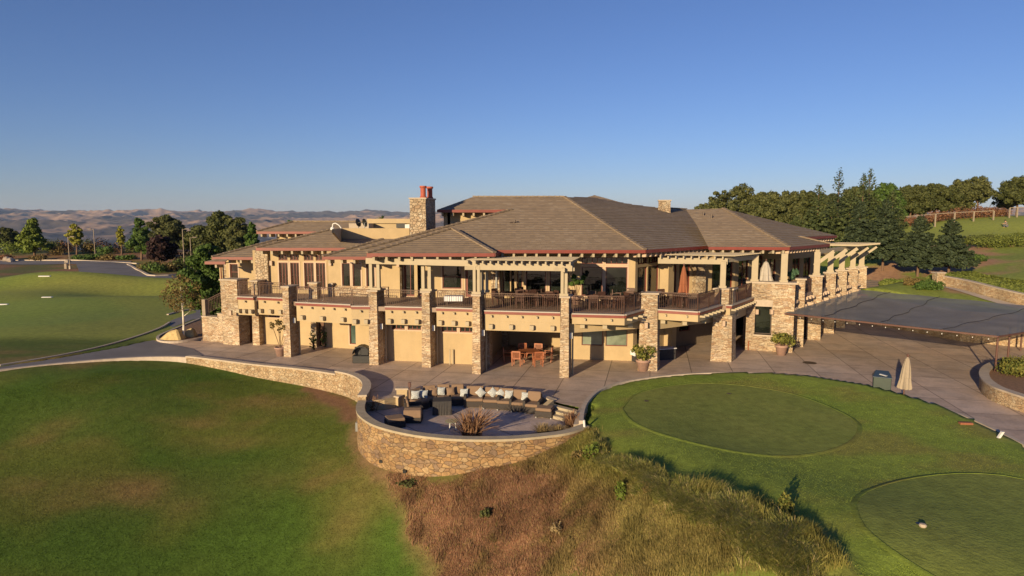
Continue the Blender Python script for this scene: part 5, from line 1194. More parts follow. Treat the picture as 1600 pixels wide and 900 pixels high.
# right path with its stone wall
pw = [G(1472, 447, 3.0), G(1505, 455, 2.85), G(1545, 466, 2.7), G(1600, 477, 2.6), G(1680, 490, 2.5)]
pw = []
for (px, py, Y) in ((1471, 448, 58.0), (1500, 456, 56), (1540, 466, 53), (1580, 474, 50.5), (1620, 482, 48.5), (1700, 492, 45)):
    q = Q(px, py, Y); pw.append(Vector((q.x, q.y, 0)))
pws = spl(pw, 5)
C_wz = lambda x, y: hz(x, y) + .85
swall('garden_wall', pws, .35, lambda x, y: hz(x, y) - .5, C_wz, 'low_stone', 'cap_stone', 'long stone garden wall beside the path with hedge behind')
q = pws[0]; z0 = hz(q.x, q.y); t = thing('wall_pier', 'square stone pier at the start of the garden wall', 'pier', (q.x - .3, q.y, z0)); mb = MB(); mb.box(-.35, .35, -.3, .4, -.4, 1.15); mb.build('pier_shaft', 'low_stone', t); mb = MB(); mb.box(-.42, .42, -.37, .47, 1.15, 1.24); mb.build('pier_cap', 'cap_stone', t)
pp = [Vector((v.x, v.y, 0)) + Vector((-1.2, -1.1, 0)) for v in pws]; pq = [Vector((v.x, v.y, 0)) + Vector((-.25, -.3, 0)) for v in pws]
drape('path', pp + pq[::-1], .05, 'kerb', 1.5, 'pale concrete path along the garden wall')
pz = [Q(1388, 438, 63), Q(1430, 444, 60), Q(1468, 450, 58), Q(1475, 455, 56.5), Q(1440, 449, 58), Q(1395, 443, 60)]; drape('path', pz, .06, 'kerb', 1.5, 'pale concrete path branching towards the building')

# ------------------------------------------------------------------ vegetation
def quads(name, P, Nn, S, material, parent=None, aspect=1.0, org=(0, 0, 0), along=None):
    """many small leaf faces: centres P, normals Nn, sizes S"""
    n = len(P); P = P - np.array(org)
    Nn = Nn / (np.linalg.norm(Nn, axis=1, keepdims=True) + 1e-9)
    if along is None: rv = rng.normal(size=(n, 3))
    else: rv = along
    A = np.cross(Nn, rv); A /= (np.linalg.norm(A, axis=1, keepdims=True) + 1e-9); B = np.cross(Nn, A)
    a = A * S[:, None] * .5; b = B * S[:, None] * .5 * aspect
    v = np.stack([P - b, P + a * .9 - b * .1, P + b, P - a * .9 - b * .1], 1).reshape(-1, 3)
    me = bpy.data.meshes.new(name); me.vertices.add(4 * n); me.vertices.foreach_set('co', v.astype(np.float32).ravel()); me.loops.add(4 * n); me.loops.foreach_set('vertex_index', np.arange(4 * n, dtype=np.int32)); me.polygons.add(n); me.polygons.foreach_set('loop_start', np.arange(0, 4 * n, 4, dtype=np.int32)); me.update(); me.validate()
    return link(name, me, material, parent)
def blob_leaves(blobs, dens, leaf, jitter=.35):
    Ps = []; Ns = []; Ss = []
    for (c, r) in blobs:
        r = np.array(r, float) if hasattr(r, '__len__') else np.array([r] * 3, float); n = int(dens * (r[0] * r[1] + r[1] * r[2] + r[0] * r[2]) / 3)
        d_ = rng.normal(size=(n, 3)); d_ /= np.linalg.norm(d_, axis=1, keepdims=True); rad = rng.random(n) ** .28
        # clumps: push in and out by direction noise
        k = np.sin(d_[:, 0] * 7 + c[0]) * np.sin(d_[:, 1] * 8 + c[1]) * np.sin(d_[:, 2] * 7 + c[2]); rad = rad * (1 + .25 * k) * (1 + rng.normal(size=n) * .06)
        Ps.append(np.array(c) + d_ * rad[:, None] * r); Ns.append(d_ + rng.normal(size=(n, 3)) * jitter * 1.6); Ss.append(leaf * rng.uniform(.6, 1.4, n))
    return np.concatenate(Ps), np.concatenate(Ns), np.concatenate(Ss)
def trunk_mesh(name, h, r, lean=(0, 0), limbs=5, crown_lo=.4, spread=.3, material='bark', parent=None):
    mb = MB(); pts = [Vector((lean[0] * t * h + .04 * h * math.sin(3 * t) * (1 - t), lean[1] * t * h, h * t)) for t in (0, .25, .5, .75, .95)]
    rs = [r, r * .8, r * .62, r * .4, r * .12]
    mb.v = []
    for i in range(4): mb.tube(pts[i] - Vector((0, 0, .3 if i == 0 else 0)), pts[i + 1], rs[i], rs[i + 1], n=8)
    for k in range(limbs):
        t = crown_lo + (.85 - crown_lo) * k / max(1, limbs - 1); i = min(3, int(t * 4)); a_ = pts[i].lerp(pts[i + 1], t * 4 - i) if i < 4 else pts[-1]; an = k * 2.4 + random.random()
        e_ = a_ + Vector((math.cos(an), math.sin(an), .55)) * h * spread * random.uniform(.7, 1.1) * (1.1 - t * .5); m_ = a_.lerp(e_, .5) + Vector((0, 0, .03 * h)); rr_ = r * .38 * (1.1 - t)
        mb.tube(a_, m_, rr_, rr_ * .7, n=6); mb.tube(m_, e_, rr_ * .7, rr_ * .2, n=6)
    return mb.build(name, material, parent, smooth=True)
def broadleaf(name, label, cat, loc, h, w, leafm, dens=900, leaf=.22, nb=11, trunk=.28, group=None, bark='bark', lean=(0, 0), seed=0, tr=None, top=1., narrow=1., shape='round'):
    random.seed(seed + 100); t = thing(name, label, cat, loc, 0, group)
    trunk_mesh('trunk', h * .85, tr or h * .028, lean, 6, trunk, w / h * .42, bark, t)
    blobs = []; ch = h * (1 - trunk)
    nb = int(nb * 2.3)
    for k in range(nb):
        f = (k + .5) / nb; z = h * trunk + ch * (.06 + .88 * f) + random.uniform(-.04, .04) * ch
        if shape == 'cone': prof = 1.05 - .85 * f
        else: prof = math.sin(math.pi * min(1, .16 + f * .8)) ** .8
        an = k * 2.39996; rr_ = w / 2 * prof * random.uniform(.35, .92) * narrow; br = w * random.uniform(.09, .17) * (prof * .5 + .5)
        blobs.append(((lean[0] * z + math.cos(an) * rr_, lean[1] * z + math.sin(an) * rr_, z), (br, br, br * random.uniform(.65, .95))))
    blobs.append(((lean[0] * h * .6, lean[1] * h * .6, h * trunk + ch * .42), (w * .24 * narrow, w * .24 * narrow, ch * .32)))
    dens = dens * 1.9
    P, Nn, S = blob_leaves(blobs, dens, leaf); quads('crown', P, Nn, S, leafm, t)
    return t
def conifer(name, label, loc, h, w, leafm, n=11000, leaf=.22, trunk=.12, group=None, seed=0, sparse_top=.0, tr=None):
    random.seed(seed + 50); rs_ = np.random.default_rng(seed + 9); t = thing(name, label, 'conifer', loc, 0, group)
    mb = MB(); mb.tube((0, 0, -.4), (0, 0, h * .98), tr or h * .022, .02, n=8); mb.build('trunk', 'bark', t)
    nb = 150; Ps = []; Ns = []; Ss = []; Al = []
    for k in range(nb):
        f = (k / nb) ** .88; z = h * (trunk + (1 - trunk) * f); an = k * 2.39996 + rs_.normal() * .3; L_ = w / 2 * (1 - f) ** .72 * rs_.uniform(.68, 1.12) + .15
        m = max(8, int(n / nb * (L_ / (w * .32)) )); 
        if sparse_top and f > .6: m = int(m * (1 - sparse_top))
        s_ = rs_.random(m) ** .75; side = rs_.normal(size=m) * .13 * L_ * (1.15 - s_) ; droop = -.16 * L_ * s_ + .12 * L_ * s_ ** 3 + rs_.normal(size=m) * .05 * L_ * .7
        x = math.cos(an) * L_ * s_ - math.sin(an) * side; y = math.sin(an) * L_ * s_ + math.cos(an) * side
        Ps.append(np.stack([x, y, z + droop + .06 * h * s_ * (f > .7)], 1)); Ns.append(np.stack([rs_.normal(size=m) * .6 + math.cos(an) * .5, rs_.normal(size=m) * .6 + math.sin(an) * .5, .9 + rs_.normal(size=m) * .3], 1)); Ss.append(leaf * rs_.uniform(.6, 1.4, m) * (1 - .45 * f))
    quads('crown', np.concatenate(Ps), np.concatenate(Ns), np.concatenate(Ss), leafm, t, aspect=1.5)
    return t
def shrub(name, label, cat, loc, rx, ry, rz_, leafm, n=2500, leaf=.09, nb=6, group=None, seed=0):
    random.seed(seed); t = thing(name, label, cat, loc, 0, group); blobs = []
    for k in range(nb):
        an = k * 2.4; f = math.sqrt((k + .3) / nb) * .62; blobs.append(((math.cos(an) * rx * f, math.sin(an) * ry * f, rz_ * random.uniform(.3, .6)), (rx * random.uniform(.35, .55), ry * random.uniform(.35, .55), rz_ * random.uniform(.35, .55))))
    P, Nn, S = blob_leaves(blobs, 1, leaf); tot = sum((r[0] * r[1] + r[1] * r[2] + r[0] * r[2]) / 3 for _, r in blobs)
    P, Nn, S = blob_leaves(blobs, n / tot, leaf); P[:, 2] = np.abs(P[:, 2]); quads('foliage', P, Nn, S, leafm, t)
    mb = MB()
    for k in range(4): mb.tube((0, 0, -.15), (math.cos(k * 1.6) * rx * .3, math.sin(k * 1.6) * ry * .3, rz_ * .5), .03, .012, n=5)
    mb.build('stem', 'bark', t); return t
def gpt(px, py, Y): q = Q(px, py, Y); return Vector((q.x, q.y, hz(q.x, q.y)))
# left trees
q = G(322, 512, 0)
broadleaf('leafy_tree', 'large dense green tree left of the clubhouse stair', 'tree', (-25.4, 53.5, -.1), 7.6, 4.6, 'leaf_mid', 1500, .2, 14, .1, seed=1)
q = G(286.5, 531, 0); broadleaf('birch_tree', 'small airy tree with white trunk in the planting island', 'tree', (q.x, q.y, .1), 5.0, 3.3, 'leaf_brown', 170, .14, 14, .40, bark='pale_bark', seed=2, tr=.1)
lt = [(54, 403, 148, 9.0, 7.6, 'leaf_bright', 'spreading bright green tree at the far left of the course', .13, 'cone'), (120, 400, 150, 7.5, 3.6, 'leaf_yellow', 'slim yellow green young tree beside the tall lamp post', .3, 'round'), (190, 400, 150, 7.2, 2., 'leaf_yellow', 'very narrow young tree in front of the valley', .3, 'round'),
      (221, 406, 140, 9.4, 6.6, 'leaf_mid', 'full green tree beside the dark purple plum', .16, 'cone'), (251, 415, 122, 6.2, 6.0, 'leaf_purple', 'dark purple leaved plum tree on the parking island', .25, 'round'),
      (262, 385, 170, 9, 11, 'leaf_oak', 'dull green oak behind the purple plum', .1, 'round'), (12, 390, 185, 6.5, 8, 'leaf_dark', 'dark tree at the left picture edge on the skyline', .1, 'round'),
      (345, 395, 130, 9.5, 11, 'leaf_dark', 'big dark oak behind the left wing', .1, 'round'), (318, 395, 135, 7, 9, 'leaf_dark', 'dark oak left of the big one behind the left wing', .1, 'round'), (373, 392, 120, 8.0, 7, 'leaf_oak', 'olive toned oak just above the left wing roof', .1, 'round'),
      (395, 395, 105, 7.0, 4.5, 'leaf_mid', 'brighter green tree above the left wing roof', .1, 'cone'), (450, 352, 125, 0, 4, 'leaf_mid', 'green tree top peeping over the rear left roof', .1, 'cone')]
for i, (px, pb, Y, h, w, m_, lab, trk, shp) in enumerate(lt):
    if h == 0: q = Q(453, 352, Y); g_ = hz(q.x, q.y); h = Q(453, 337, Y).z - g_
    else: q = Q(px, pb, Y); g_ = hz(q.x, q.y) if True else q.z; h = h + max(0, q.z - g_) * .6
    broadleaf('broadleaf_tree', lab, 'tree', (q.x, q.y, g_ - .1), h, w, m_, 260 if w < 9 else 200, .42, 13, trk, seed=20 + i, shape=shp, group='trees along the far left bank')
q = Q(598, 350, 120); g_ = hz(q.x, q.y); tp = Q(598, 335, 120).z - g_
t = thing('palm_tree', 'palm tree top behind the chimney and roof boxes', 'palm', (q.x, q.y, g_)); mb = MB(); mb.tube((0, 0, 0), (0, 0, tp - 1), .22, .18); mb.build('trunk', 'bark', t)
mb = MB()
for k in range(26):
    an = k * 2.4; el = R(-20 + (k * 37) % 95); p0 = Vector((0, 0, tp - 1)); pr = p0
    for s_ in range(1, 6):
        f = s_ / 5; nx = p0 + Vector((math.cos(an) * math.cos(el) * f * 1.7, math.sin(an) * math.cos(el) * f * 1.7, math.sin(el) * f * 1.7 - .8 * f * f)); mb.bar(pr, nx, .22 * (1.1 - f * .8), .02); pr = nx
mb.build('fronds', 'leaf_mid', t)
ORD = ['first', 'second', 'third', 'fourth', 'fifth', 'sixth', 'seventh', 'eighth', 'ninth', 'tenth', 'eleventh', 'twelfth']
BSEEN = []
# scrub along the far bank: countable bushes
BUSH = ((18, 152, 5, 3.2, 'leaf_bright'), (38, 158, 4, 3, 'leaf_mid'), (85, 158, 6, 3.4, 'leaf_dark'), (90, 150, 5, 2.4, 'leaf_brown'), (105, 160, 5, 3.0, 'redscrub'), (140, 156, 4, 2.6, 'leaf_brown'), (152, 160, 7, 3.6, 'scrub'), (165, 152, 5, 2.2, 'leaf_mid'), (178, 158, 6, 3., 'scrub'), (205, 155, 5, 3, 'leaf_dark'), (234, 118, 5, 1.7, 'leaf_brown'), (244, 114, 5, 1.8, 'leaf_mid'), (258, 116, 6, 2.0, 'leaf_brown'), (272, 117, 5, 2.0, 'leaf_dark'), (283, 122, 5, 2.1, 'leaf_mid'), (296, 126, 6, 3.2, 'leaf_purple'), (60, 140, 4, 1.2, 'leaf_brown'), (5, 140, 4, 1.3, 'redscrub'), (128, 141, 5, 1.2, 'leaf_mid'), (150, 143, 5, 1.3, 'leaf_mid'), (170, 141, 5, 1.2, 'leaf_brown'), (198, 141, 5, 1.2, 'leaf_mid'), (212, 160, 6, 4, 'leaf_dark'), (130, 165, 8, 3.4, 'leaf_dark'), (65, 166, 8, 3.6, 'leaf_dark'), (308, 122, 6, 3.4, 'leaf_dark'), (-10, 156, 8, 3.6, 'leaf_dark'))
for i, (px, Y, w, h, m_) in enumerate(BUSH):
    x = (px - 800) / F * Y; adj = {'leaf_bright': 'bright green', 'leaf_mid': 'mid green', 'leaf_dark': 'dark green', 'leaf_brown': 'brownish', 'redscrub': 'reddish', 'scrub': 'grey brown', 'leaf_purple': 'dark purple'}[m_]
    rank = sorted([b_[0] for b_ in BUSH if b_[4] == m_]).index(px)
    shrub('bush', '%s %s rounded bush from the left on the bank beyond the far road' % (ORD[rank], adj), 'bush', (x, Y, hz(x, Y)), w / 2, w / 2, h, m_, 700, .3, 6, 'bushes on the far left bank', seed=i)
# street lamps
def lamp(loc, h, label, arm=1, dbl=False, group='parking lot lamps'):
    t = thing('street_lamp', label, 'street lamp', loc, 0, group); mb = MB(); mb.tube((0, 0, 0), (0, 0, h), .09, .07); mb.build('pole', 'grey_wood', t)
    mb = MB(); mb.tube((0, 0, -.3), (0, 0, .6), .2, n=12); mb.build('concrete_base', 'cap_stone', t)
    for s_ in ([arm] if not dbl else [1, -1]): mb = MB(); mb.bar((0, 0, h - .1), (s_ * .7, 0, h), .06); mb.box(min(s_ * .5, s_ * 1.3), max(s_ * .5, s_ * 1.3), -.18, .18, h - .03, h + .12); mb.build('lamp_head', 'dark_iron', t)
for i, (px, pt_, Y, lab, arm) in enumerate(((146, 358, 143, 'grey lamp post right of the slim yellow green tree', -1), (285, 358, 118, 'tall lamp post left of the dark oaks', 1), (297, 371, 122, 'lamp post close behind the tall one near the oaks', 1), (328, 358, 150, 'lamp post in front of the big dark oak', -1), (106, 370, 120, 'thin dark lamp post in front of the far kerb', 1))):
    q = Q(px, pt_, Y); g_ = hz(q.x, q.y); lamp((q.x, q.y, g_), q.z - g_, lab, arm)
# rocks and marker posts by the far road
for i, (px, py, s_, lab) in enumerate(((10, 400, .9, 'pale boulder on the far bank, left one'), (15.5, 400, .8, 'tan boulder on the far bank, right one'), (16, 405, .5, 'flat pale rock below the two boulders'), (105, 404, .7, 'round white rock beside the thin lamp post'))):
    q = gpt(px, 400, 138 - i); t = MB(); t.lathe([(0, -.3), (s_ * .8, -.1), (s_, .3 * s_), (s_ * .7, .9 * s_), (0, 1.15 * s_)], 7, (0, 0, 0), .12); o = t.build('boulder', 'cap_stone'); o.location = q; tag(o, lab, 'rock')
q = G(103, 418, .3); o = MB().box(-.25, .25, -.15, .15, -.2, 1.0).build('marker_post', 'grey_wood', bevel=.05); o.location = (q.x, q.y, hz(q.x, q.y)); tag(o, 'short brown wooden marker post beside the far rough', 'marker post')
# white benches or stones on the left course
for i, (px, py, w_, lab) in enumerate(((71, 446, 1.6, 'long white tee plank on the mown course'), (74, 465, 1.2, 'short pale stones near the left green'), (6, 472.5, 1.0, 'pale stones at the left picture edge on the green'))):
    q = G(px, py, .4); o = MB().box(-w_ / 2, w_ / 2, -.2, .2, -.1, .05).build('tee_marker', 'white_paint', bevel=.06); o.location = (q.x, q.y, hz(q.x, q.y) + .02); tag(o, lab, 'marker')
# golf cart seen through the gap
q = Q(335, 446, 84); g_ = hz(q.x, q.y)
t = thing('golf_cart', 'red golf cart with white roof seen left of the building', 'golf cart', (q.x, q.y, g_ + .0), R(30)); t.location.z = max(g_, Q(335, 449, 84).z)
MB().box(-1.1, 1.1, -.55, .55, .3, .75).build('body', 'cart_red', t, bevel=.08); MB().box(-.9, .7, -.55, .55, 1.75, 1.85).build('roof', 'white_paint', t, bevel=.03); MB().box(-.5, .2, -.5, .5, .75, 1.2).build('seat', 'black_plastic', t, bevel=.04)
for sx in (-.75, .75):
    for sy in (-.5, .5): MB().tube((sx, sy - .08, .22), (sx, sy + .08, .22), .24, n=14).build('wheel', 'rubber', t)
for sx in (-.85, .65):
    for sy in (-.5, .5): MB().tube((sx, sy, .7), (sx, sy, 1.76), .025, n=6).build('roof_post', 'dark_iron', t)
# right hillside trees: (px, base py, distance, top py, width m, kind)
def th(px, Y, ptop): q = Q(px, ptop, Y); g_ = hz(q.x, q.y); return (q.x, q.y, g_ - .2), q.z - g_ + .2
oak = [(1125, 118, 295, 7, 'leaf_oak', 'loose grey green oak, leftmost of the skyline'), (1155, 120, 287, 9, 'leaf_oak', 'open crowned tall oak second from the left'), (1195, 118, 297, 9, 'leaf_oak', 'rounded olive oak third from the left'), (1228, 116, 296, 9, 'leaf_oak', 'rounded olive oak in the middle of the skyline row'), (1262, 116, 297, 9, 'leaf_dark', 'darker oak left of the conifers'), (1292, 124, 303, 9, 'leaf_dark', 'dark oak directly behind the slender conifer'),
       (1425, 135, 291, 12, 'leaf_dark', 'broad dark oak right of the conifers'), (1462, 137, 288, 12, 'leaf_dark', 'wide dark oak behind the fence'), (1500, 138, 283, 10, 'leaf_oak', 'tall oak with open branches behind the fence'), (1530, 136, 275, 9, 'leaf_oak', 'light sparse oak at the gap in the trees'), (1592, 132, 278, 11, 'leaf_dark', 'dark oak at the right picture edge'), (1572, 140, 297, 6, 'leaf_oak', 'thin small oak left of the right edge oak'), (1625, 132, 276, 12, 'leaf_dark', 'oak beyond the right edge'), (1100, 125, 318, 5, 'leaf_oak', 'small oak just above the far roof ridge'), (1345, 120, 290, 9, 'leaf_oak', 'oak rising behind the conifer clump'), (1385, 118, 287, 9, 'leaf_mid', 'green oak behind the largest conifer')]
for i, (px, Y, pt_, w, m_, lab) in enumerate(oak):
    loc, h = th(px, Y, pt_); broadleaf('oak_tree', lab, 'tree', loc, h, w * (.8 if px > 1400 else .95), m_, 240 if px not in (1155, 1530, 1572, 1125) else 120, .33, 16, .34 if px > 1520 else (.18 if px > 1400 else .1), seed=60 + i, group='oaks on the right skyline', lean=(random.uniform(-.05, .05), 0))
con = [(1312, 100, 268, 6, 'needle_blue', 'tall thin conifer with sparse top', .6), (1360, 98, 268, 7, 'needle', 'tall conifer at the centre of the clump', .5), (1280, 88, 292, 7, 'needle', 'slender conifer above the end of the roof', .4), (1330, 88, 296, 8, 'needle', 'conifer in front of the tall thin one', .2), (1350, 92, 275, 6, 'needle', 'conifer with spiky tip left of the centre', .5), (1396, 95, 300, 7, 'needle', 'conifer right of the clump', .2), (1345, 78, 318, 6, 'needle_blue', 'lower conifer left of the biggest one', .1), (1300, 92, 320, 6, 'needle', 'short conifer behind the roof end', .1), (1245, 95, 340, 5, 'needle', 'small conifer just above the roof slope', .1)]
for i, (px, Y, pt_, w, m_, lab, sp2) in enumerate(con):
    loc, h = th(px, Y, pt_); conifer('conifer_tree', lab, loc, h, w * .82, m_, 5200, .34, .04, 'conifers behind the right wing', 30 + i, sp2)
for i, (px, pb, pt_, Y, w, lab) in enumerate(((1379, 418, 316, 70, 5.6, 'biggest dark conifer with bushy crown, left of three above the path'), (1434, 425, 341, 66, 4.3, 'middle dark conifer above the path'), (1482, 429, 347, 65, 4.8, 'right dark conifer with tall bare trunk by the garden wall'))):
    q = Q(px, pb, Y); g_ = hz(q.x, q.y); h = Q(px, pt_, Y).z - g_; conifer('conifer_tree', lab, (q.x, q.y, g_), h, w, 'needle_blue', 15000, .26, .2, 'three conifers on the mulched slope', 70 + i, 0, .14)
# hedge bank, shrubs on the hill
def hedge(name, label, pts, w, h, m_, n, seed=3):
    rs_ = np.random.default_rng(seed); pts = [V2(p_) for p_ in pts]; P = []; 
    seg = [(b_ - a_).length for a_, b_ in zip(pts[:-1], pts[1:])]; tot = sum(seg); o0 = pts[0]; z00 = hz(o0.x, o0.y)
    t = thing(name, label, 'hedge', (o0.x, o0.y, z00)); N2 = []
    s_ = rs_.random(n) * tot; lat = rs_.uniform(-1, 1, n)
    cs = np.cumsum([0] + seg); xs = np.interp(s_, cs, [p_.x for p_ in pts]); ys = np.interp(s_, cs, [p_.y for p_ in pts]); tx = np.interp(s_, cs, np.gradient([p_.x for p_ in pts])); ty = np.interp(s_, cs, np.gradient([p_.y for p_ in pts])); l = np.hypot(tx, ty); nx, ny = -ty / l, tx / l
    xs = xs + nx * lat * w / 2; ys = ys + ny * lat * w / 2; zz_ = height(xs, ys) + h * np.sqrt(np.maximum(0, 1 - lat ** 4)) * (.72 + .5 * fbm(xs, ys, 1.3, 9)) * (rs_.random(n) ** .25)
    P = np.stack([xs, ys, zz_], 1); Nn = np.stack([nx * lat * 1.5 + rs_.normal(size=n) * .6, ny * lat * 1.5 + rs_.normal(size=n) * .6, 1 + rs_.normal(size=n) * .4], 1)
    quads('foliage', P, Nn, rs_.uniform(.09, .22, n), m_, t, org=(o0.x, o0.y, z00)); return t
hp = [Vector((v.x + 2.6, v.y + 3.4, 0)) for v in pws[1:]]
hedge('clipped_hedge', 'long bright green ground hedge behind the garden wall', hp, 5.6, 1.0, 'leaf_hedge', 42000)
for i, (px, py, Y, w, h, m_, lab) in enumerate(((1345 + 10, 428, 66, 3.4, .8, 'leaf_bright', 'bright green low plant right of the last pillar'), (1398, 437, 62, 3.0, .7, 'leaf_bright', 'yellow green low plant beside the branching path'), (1385, 440, 60.5, 1.6, .5, 'leaf_hedge', 'small green plant at the path corner'), (1450, 462, 55.0, 2.8, .8, 'leaf_mid', 'mid green mounded shrub left of the path'), (1428, 452, 57, 2.2, .6, 'leaf_brown', 'pale shrub above the mounded shrub'),
     (1518, 412, 70, 3.6, 1.0, 'leaf_mid', 'round shrub right of the conifer trunks'), (1545, 392, 78, 5.2, 1.5, 'leaf_hedge', 'big bright mounded shrub on the slope'), (1580, 393, 77, 4.6, 1.5, 'leaf_hedge', 'bright mounded shrub near the right edge'), (1530, 385, 82, 4, 1.3, 'leaf_dark', 'dark green shrub at the foot of the lawn'), (1600, 388, 80, 4.5, 1.4, 'leaf_hedge', 'mounded shrub cut by the right edge'), (1505, 383, 83, 3.6, 1.0, 'leaf_hedge', 'low shrub at the left end of the slope planting'), (1415, 402, 80, 3, .8, 'leaf_bright', 'low green plants between the conifers'), (1560, 380, 84, 5, 1.1, 'leaf_hedge', 'low shrub below the hill lawn'))):
    q = Q(px, py, Y); shrub('shrub', lab, 'shrub', (q.x, q.y, hz(q.x, q.y)), w / 2, w / 2 * .8, h, m_, 2200, .14, 7, 'shrubs on the right slope', seed=200 + i)
# hill fence
def fence(pxs, label, Ys, rail_h=1.55):
    P3 = []
    for (px, pt_), Y in zip(pxs, Ys): q = Q(px, pt_, Y); P3.append((q, hz(q.x, q.y)))
    t = thing('rail_fence', label, 'fence', (P3[0][0].x, P3[0][0].y, P3[0][1])); og = P3[0][0].copy(); og.z = P3[0][1]
    for q, g_ in P3: MB().box(q.x - .09, q.x + .09, q.y - .09, q.y + .09, g_ - .3, q.z).build('post', 'grey_wood', t, org=og)
    for (a_, _), (b_, _) in zip(P3[:-1], P3[1:]): MB().bar(a_ + Vector((0, 0, .03)), b_ + Vector((0, 0, .03)), .1, .1).build('rail', 'grey_wood', t, org=og)
fence(((1405, 339.5), (1433, 337), (1462, 334.5), (1492, 332.5), (1522, 331), (1553, 329.5)), 'grey timber post and rail fence along the hill lawn', (106, 107, 108, 109, 110, 110))
fence(((1578, 325), (1590, 324.5), (1620, 323.5)), 'short timber rail fence in front of the right edge oak', (112, 112, 112))
for i, (px, Y, w, h) in enumerate(((1418, 113, 6, 1.7), (1440, 114, 6, 1.7), (1470, 115, 7, 1.8), (1505, 116, 8, 2.1), (1535, 116, 8, 2.2), (1555, 116, 5, 1.6))):
    x = (px - 800) / F * Y; shrub('brush', '%s clump of reddish dry brush from the left behind the hill fence' % ORD[i], 'brush', (x, Y, hz(x, Y)), w / 2, 1.5, h, 'redscrub', 1300, .22, 7, 'dry brush behind the hill fence', seed=300 + i)
# planter shrub
q = G(1590, 582, .7); shrub('juniper', 'spreading green juniper in the rounded planter', 'shrub', (q.x + .2, q.y, .6), 1.7, 1.1, 1.0, 'leaf_pot', 4200, .10, 8, seed=401)
shrub('shrub', 'dark green shrub at the right picture edge below the garden wall', 'shrub', (33.6, 41.5, 0), 1.4, 1.2, .9, 'leaf_mid', 1, .12, 3, seed=402) if False else None

# ------------------------------------------------------------------ pots and plants on the plaza
def pot(name, label, loc, r=.36, h=.55, plant='leaf_pot', ph=1.0, pw=.75, n=900, leaf=.12, tree=False, seed=0):
    t = thing(name, label, 'potted plant', loc); MB().lathe([(0, 0), (r * .68, 0), (r * .95, h * .8), (r * 1.05, h * .82), (r * 1.08, h), (r * .92, h), (r * .88, h * .88), (0, h * .88)], 18).build('pot', 'terracotta', t, smooth=True)
    random.seed(seed); blobs = []; mb = MB()
    for k in range(9):
        an = k * 2.4; rr_ = pw * .75 * math.sqrt(k / 9); z = h + (ph * (.55 + .4 * random.random()) if tree else ph * (.3 + .45 * random.random())); blobs.append(((math.cos(an) * rr_, math.sin(an) * rr_, z), pw * (.2 if tree else .36)))
        mb.tube((0, 0, h * .8), (math.cos(an) * rr_, math.sin(an) * rr_, z), .018, .008, n=5)
    mb.build('stems', 'bark', t); tot = sum(r_ * r_ for _, r_ in blobs); P, Nn, S = blob_leaves(blobs, n / tot, leaf); quads('foliage', P, Nn, S, plant, t); return t
pot('potted_tree', 'terracotta pot with sparse young citrus tree left of the first tall pillar', G(438.5, 556), .38, .62, 'leaf_brown', 1.9, .95, 330, .13, True, 1)
pot('potted_plant', 'terracotta pot with yellow green croton in front of the wide pillar', G(1004.5, 579), .42, .68, 'leaf_pot', .95, .85, 800, .15, seed=2)
pot('potted_plant', 'pinkish terracotta pot with spreading plant at the stone bay corner', G(1220.5, 554.5), .40, .68, 'leaf_pot', .9, .95, 700, .15, seed=3)
pot('potted_ficus', 'tall bushy green ficus on the upper deck beside the pergola post', G(900, 476, DZ + .03), .35, .55, 'leaf_mid', 1.35, .7, 900, .13, True, 4)
pot('potted_shrub', 'blue green potted shrub at the deck edge behind the stone bay', Vector((20.35, 46.3, DZ + .03)), .35, .4, 'leaf_teal', 1.7, .5, 1300, .12, seed=5)
pot('potted_flower', 'small potted orange flower between the bay posts', Vector((19.1, 45.0, DZ + .9)), .16, .25, 'flax', .35, .3, 120, .1, seed=6)
for i, (px, py) in enumerate(((492, 545), (510, 541))):
    q = G(px, py); shrub('climbing_shrub', ['sparse shrub at the foot of the stone pier in the left recess', 'sparse shrub right of the dark door in the left recess'][i], 'shrub', (q.x, q.y - .3, 0), .3, .3, 1.6, 'leaf_mid', 160, .13, 5, seed=8 + i)
# bins
q = G(566, 566); t = thing('bin_cabinet', 'black curved double bin cabinet beside the fourth pillar', 'bin', (q.x, q.y, 0))
mb = MB(); 
for k in range(9):
    a0_ = math.pi * k / 9; a1_ = math.pi * (k + 1) / 9; f = lambda a_: (-.0 - .55 * math.cos(a_), .62 + .5 * math.sin(a_))
    (x0, z0), (x1, z1) = f(a0_), f(a1_); mb.hexa([(x0, -.35, z0 - .06), (x1, -.35, z1 - .06), (x1, .4, z1 - .06), (x0, .4, z0 - .06)], [(x0, -.35, z0), (x1, -.35, z1), (x1, .4, z1), (x0, .4, z0)])
mb.build('hood', 'black_plastic', t); MB().box(-.55, .55, -.35, .4, 0, .5).build('base', 'black_plastic', t, bevel=.03); MB().box(-.02, .5, -.32, .38, .5, 1.02).build('inner_bin', 'black_plastic', t, bevel=.04); MB().box(-.5, -.06, .1, .38, .5, .95).build('back_panel', 'black_plastic', t)
q = G(1383, 613); t = thing('litter_bin', 'dark green square bin with sloping blue lid at the lawn kerb', 'bin', (q.x, q.y + .35, 0), R(-28))
MB().box(-.42, .42, -.38, .38, 0, .78).build('body', 'green_paint', t, bevel=.02)
mb = MB(); mb.hexa([(-.45, -.42, .78), (.45, -.42, .78), (.45, .42, .78), (-.45, .42, .78)], [(-.45, -.42, .82), (.45, -.42, .82), (.30, .42, 1.02), (-.30, .42, 1.02)]); mb.build('lid', 'blue_green_lid', t)
MB().bar((-.12, -.12, .925), (.2, -.28, .885), .16, .02).build('paper_note', 'white_paint', t)
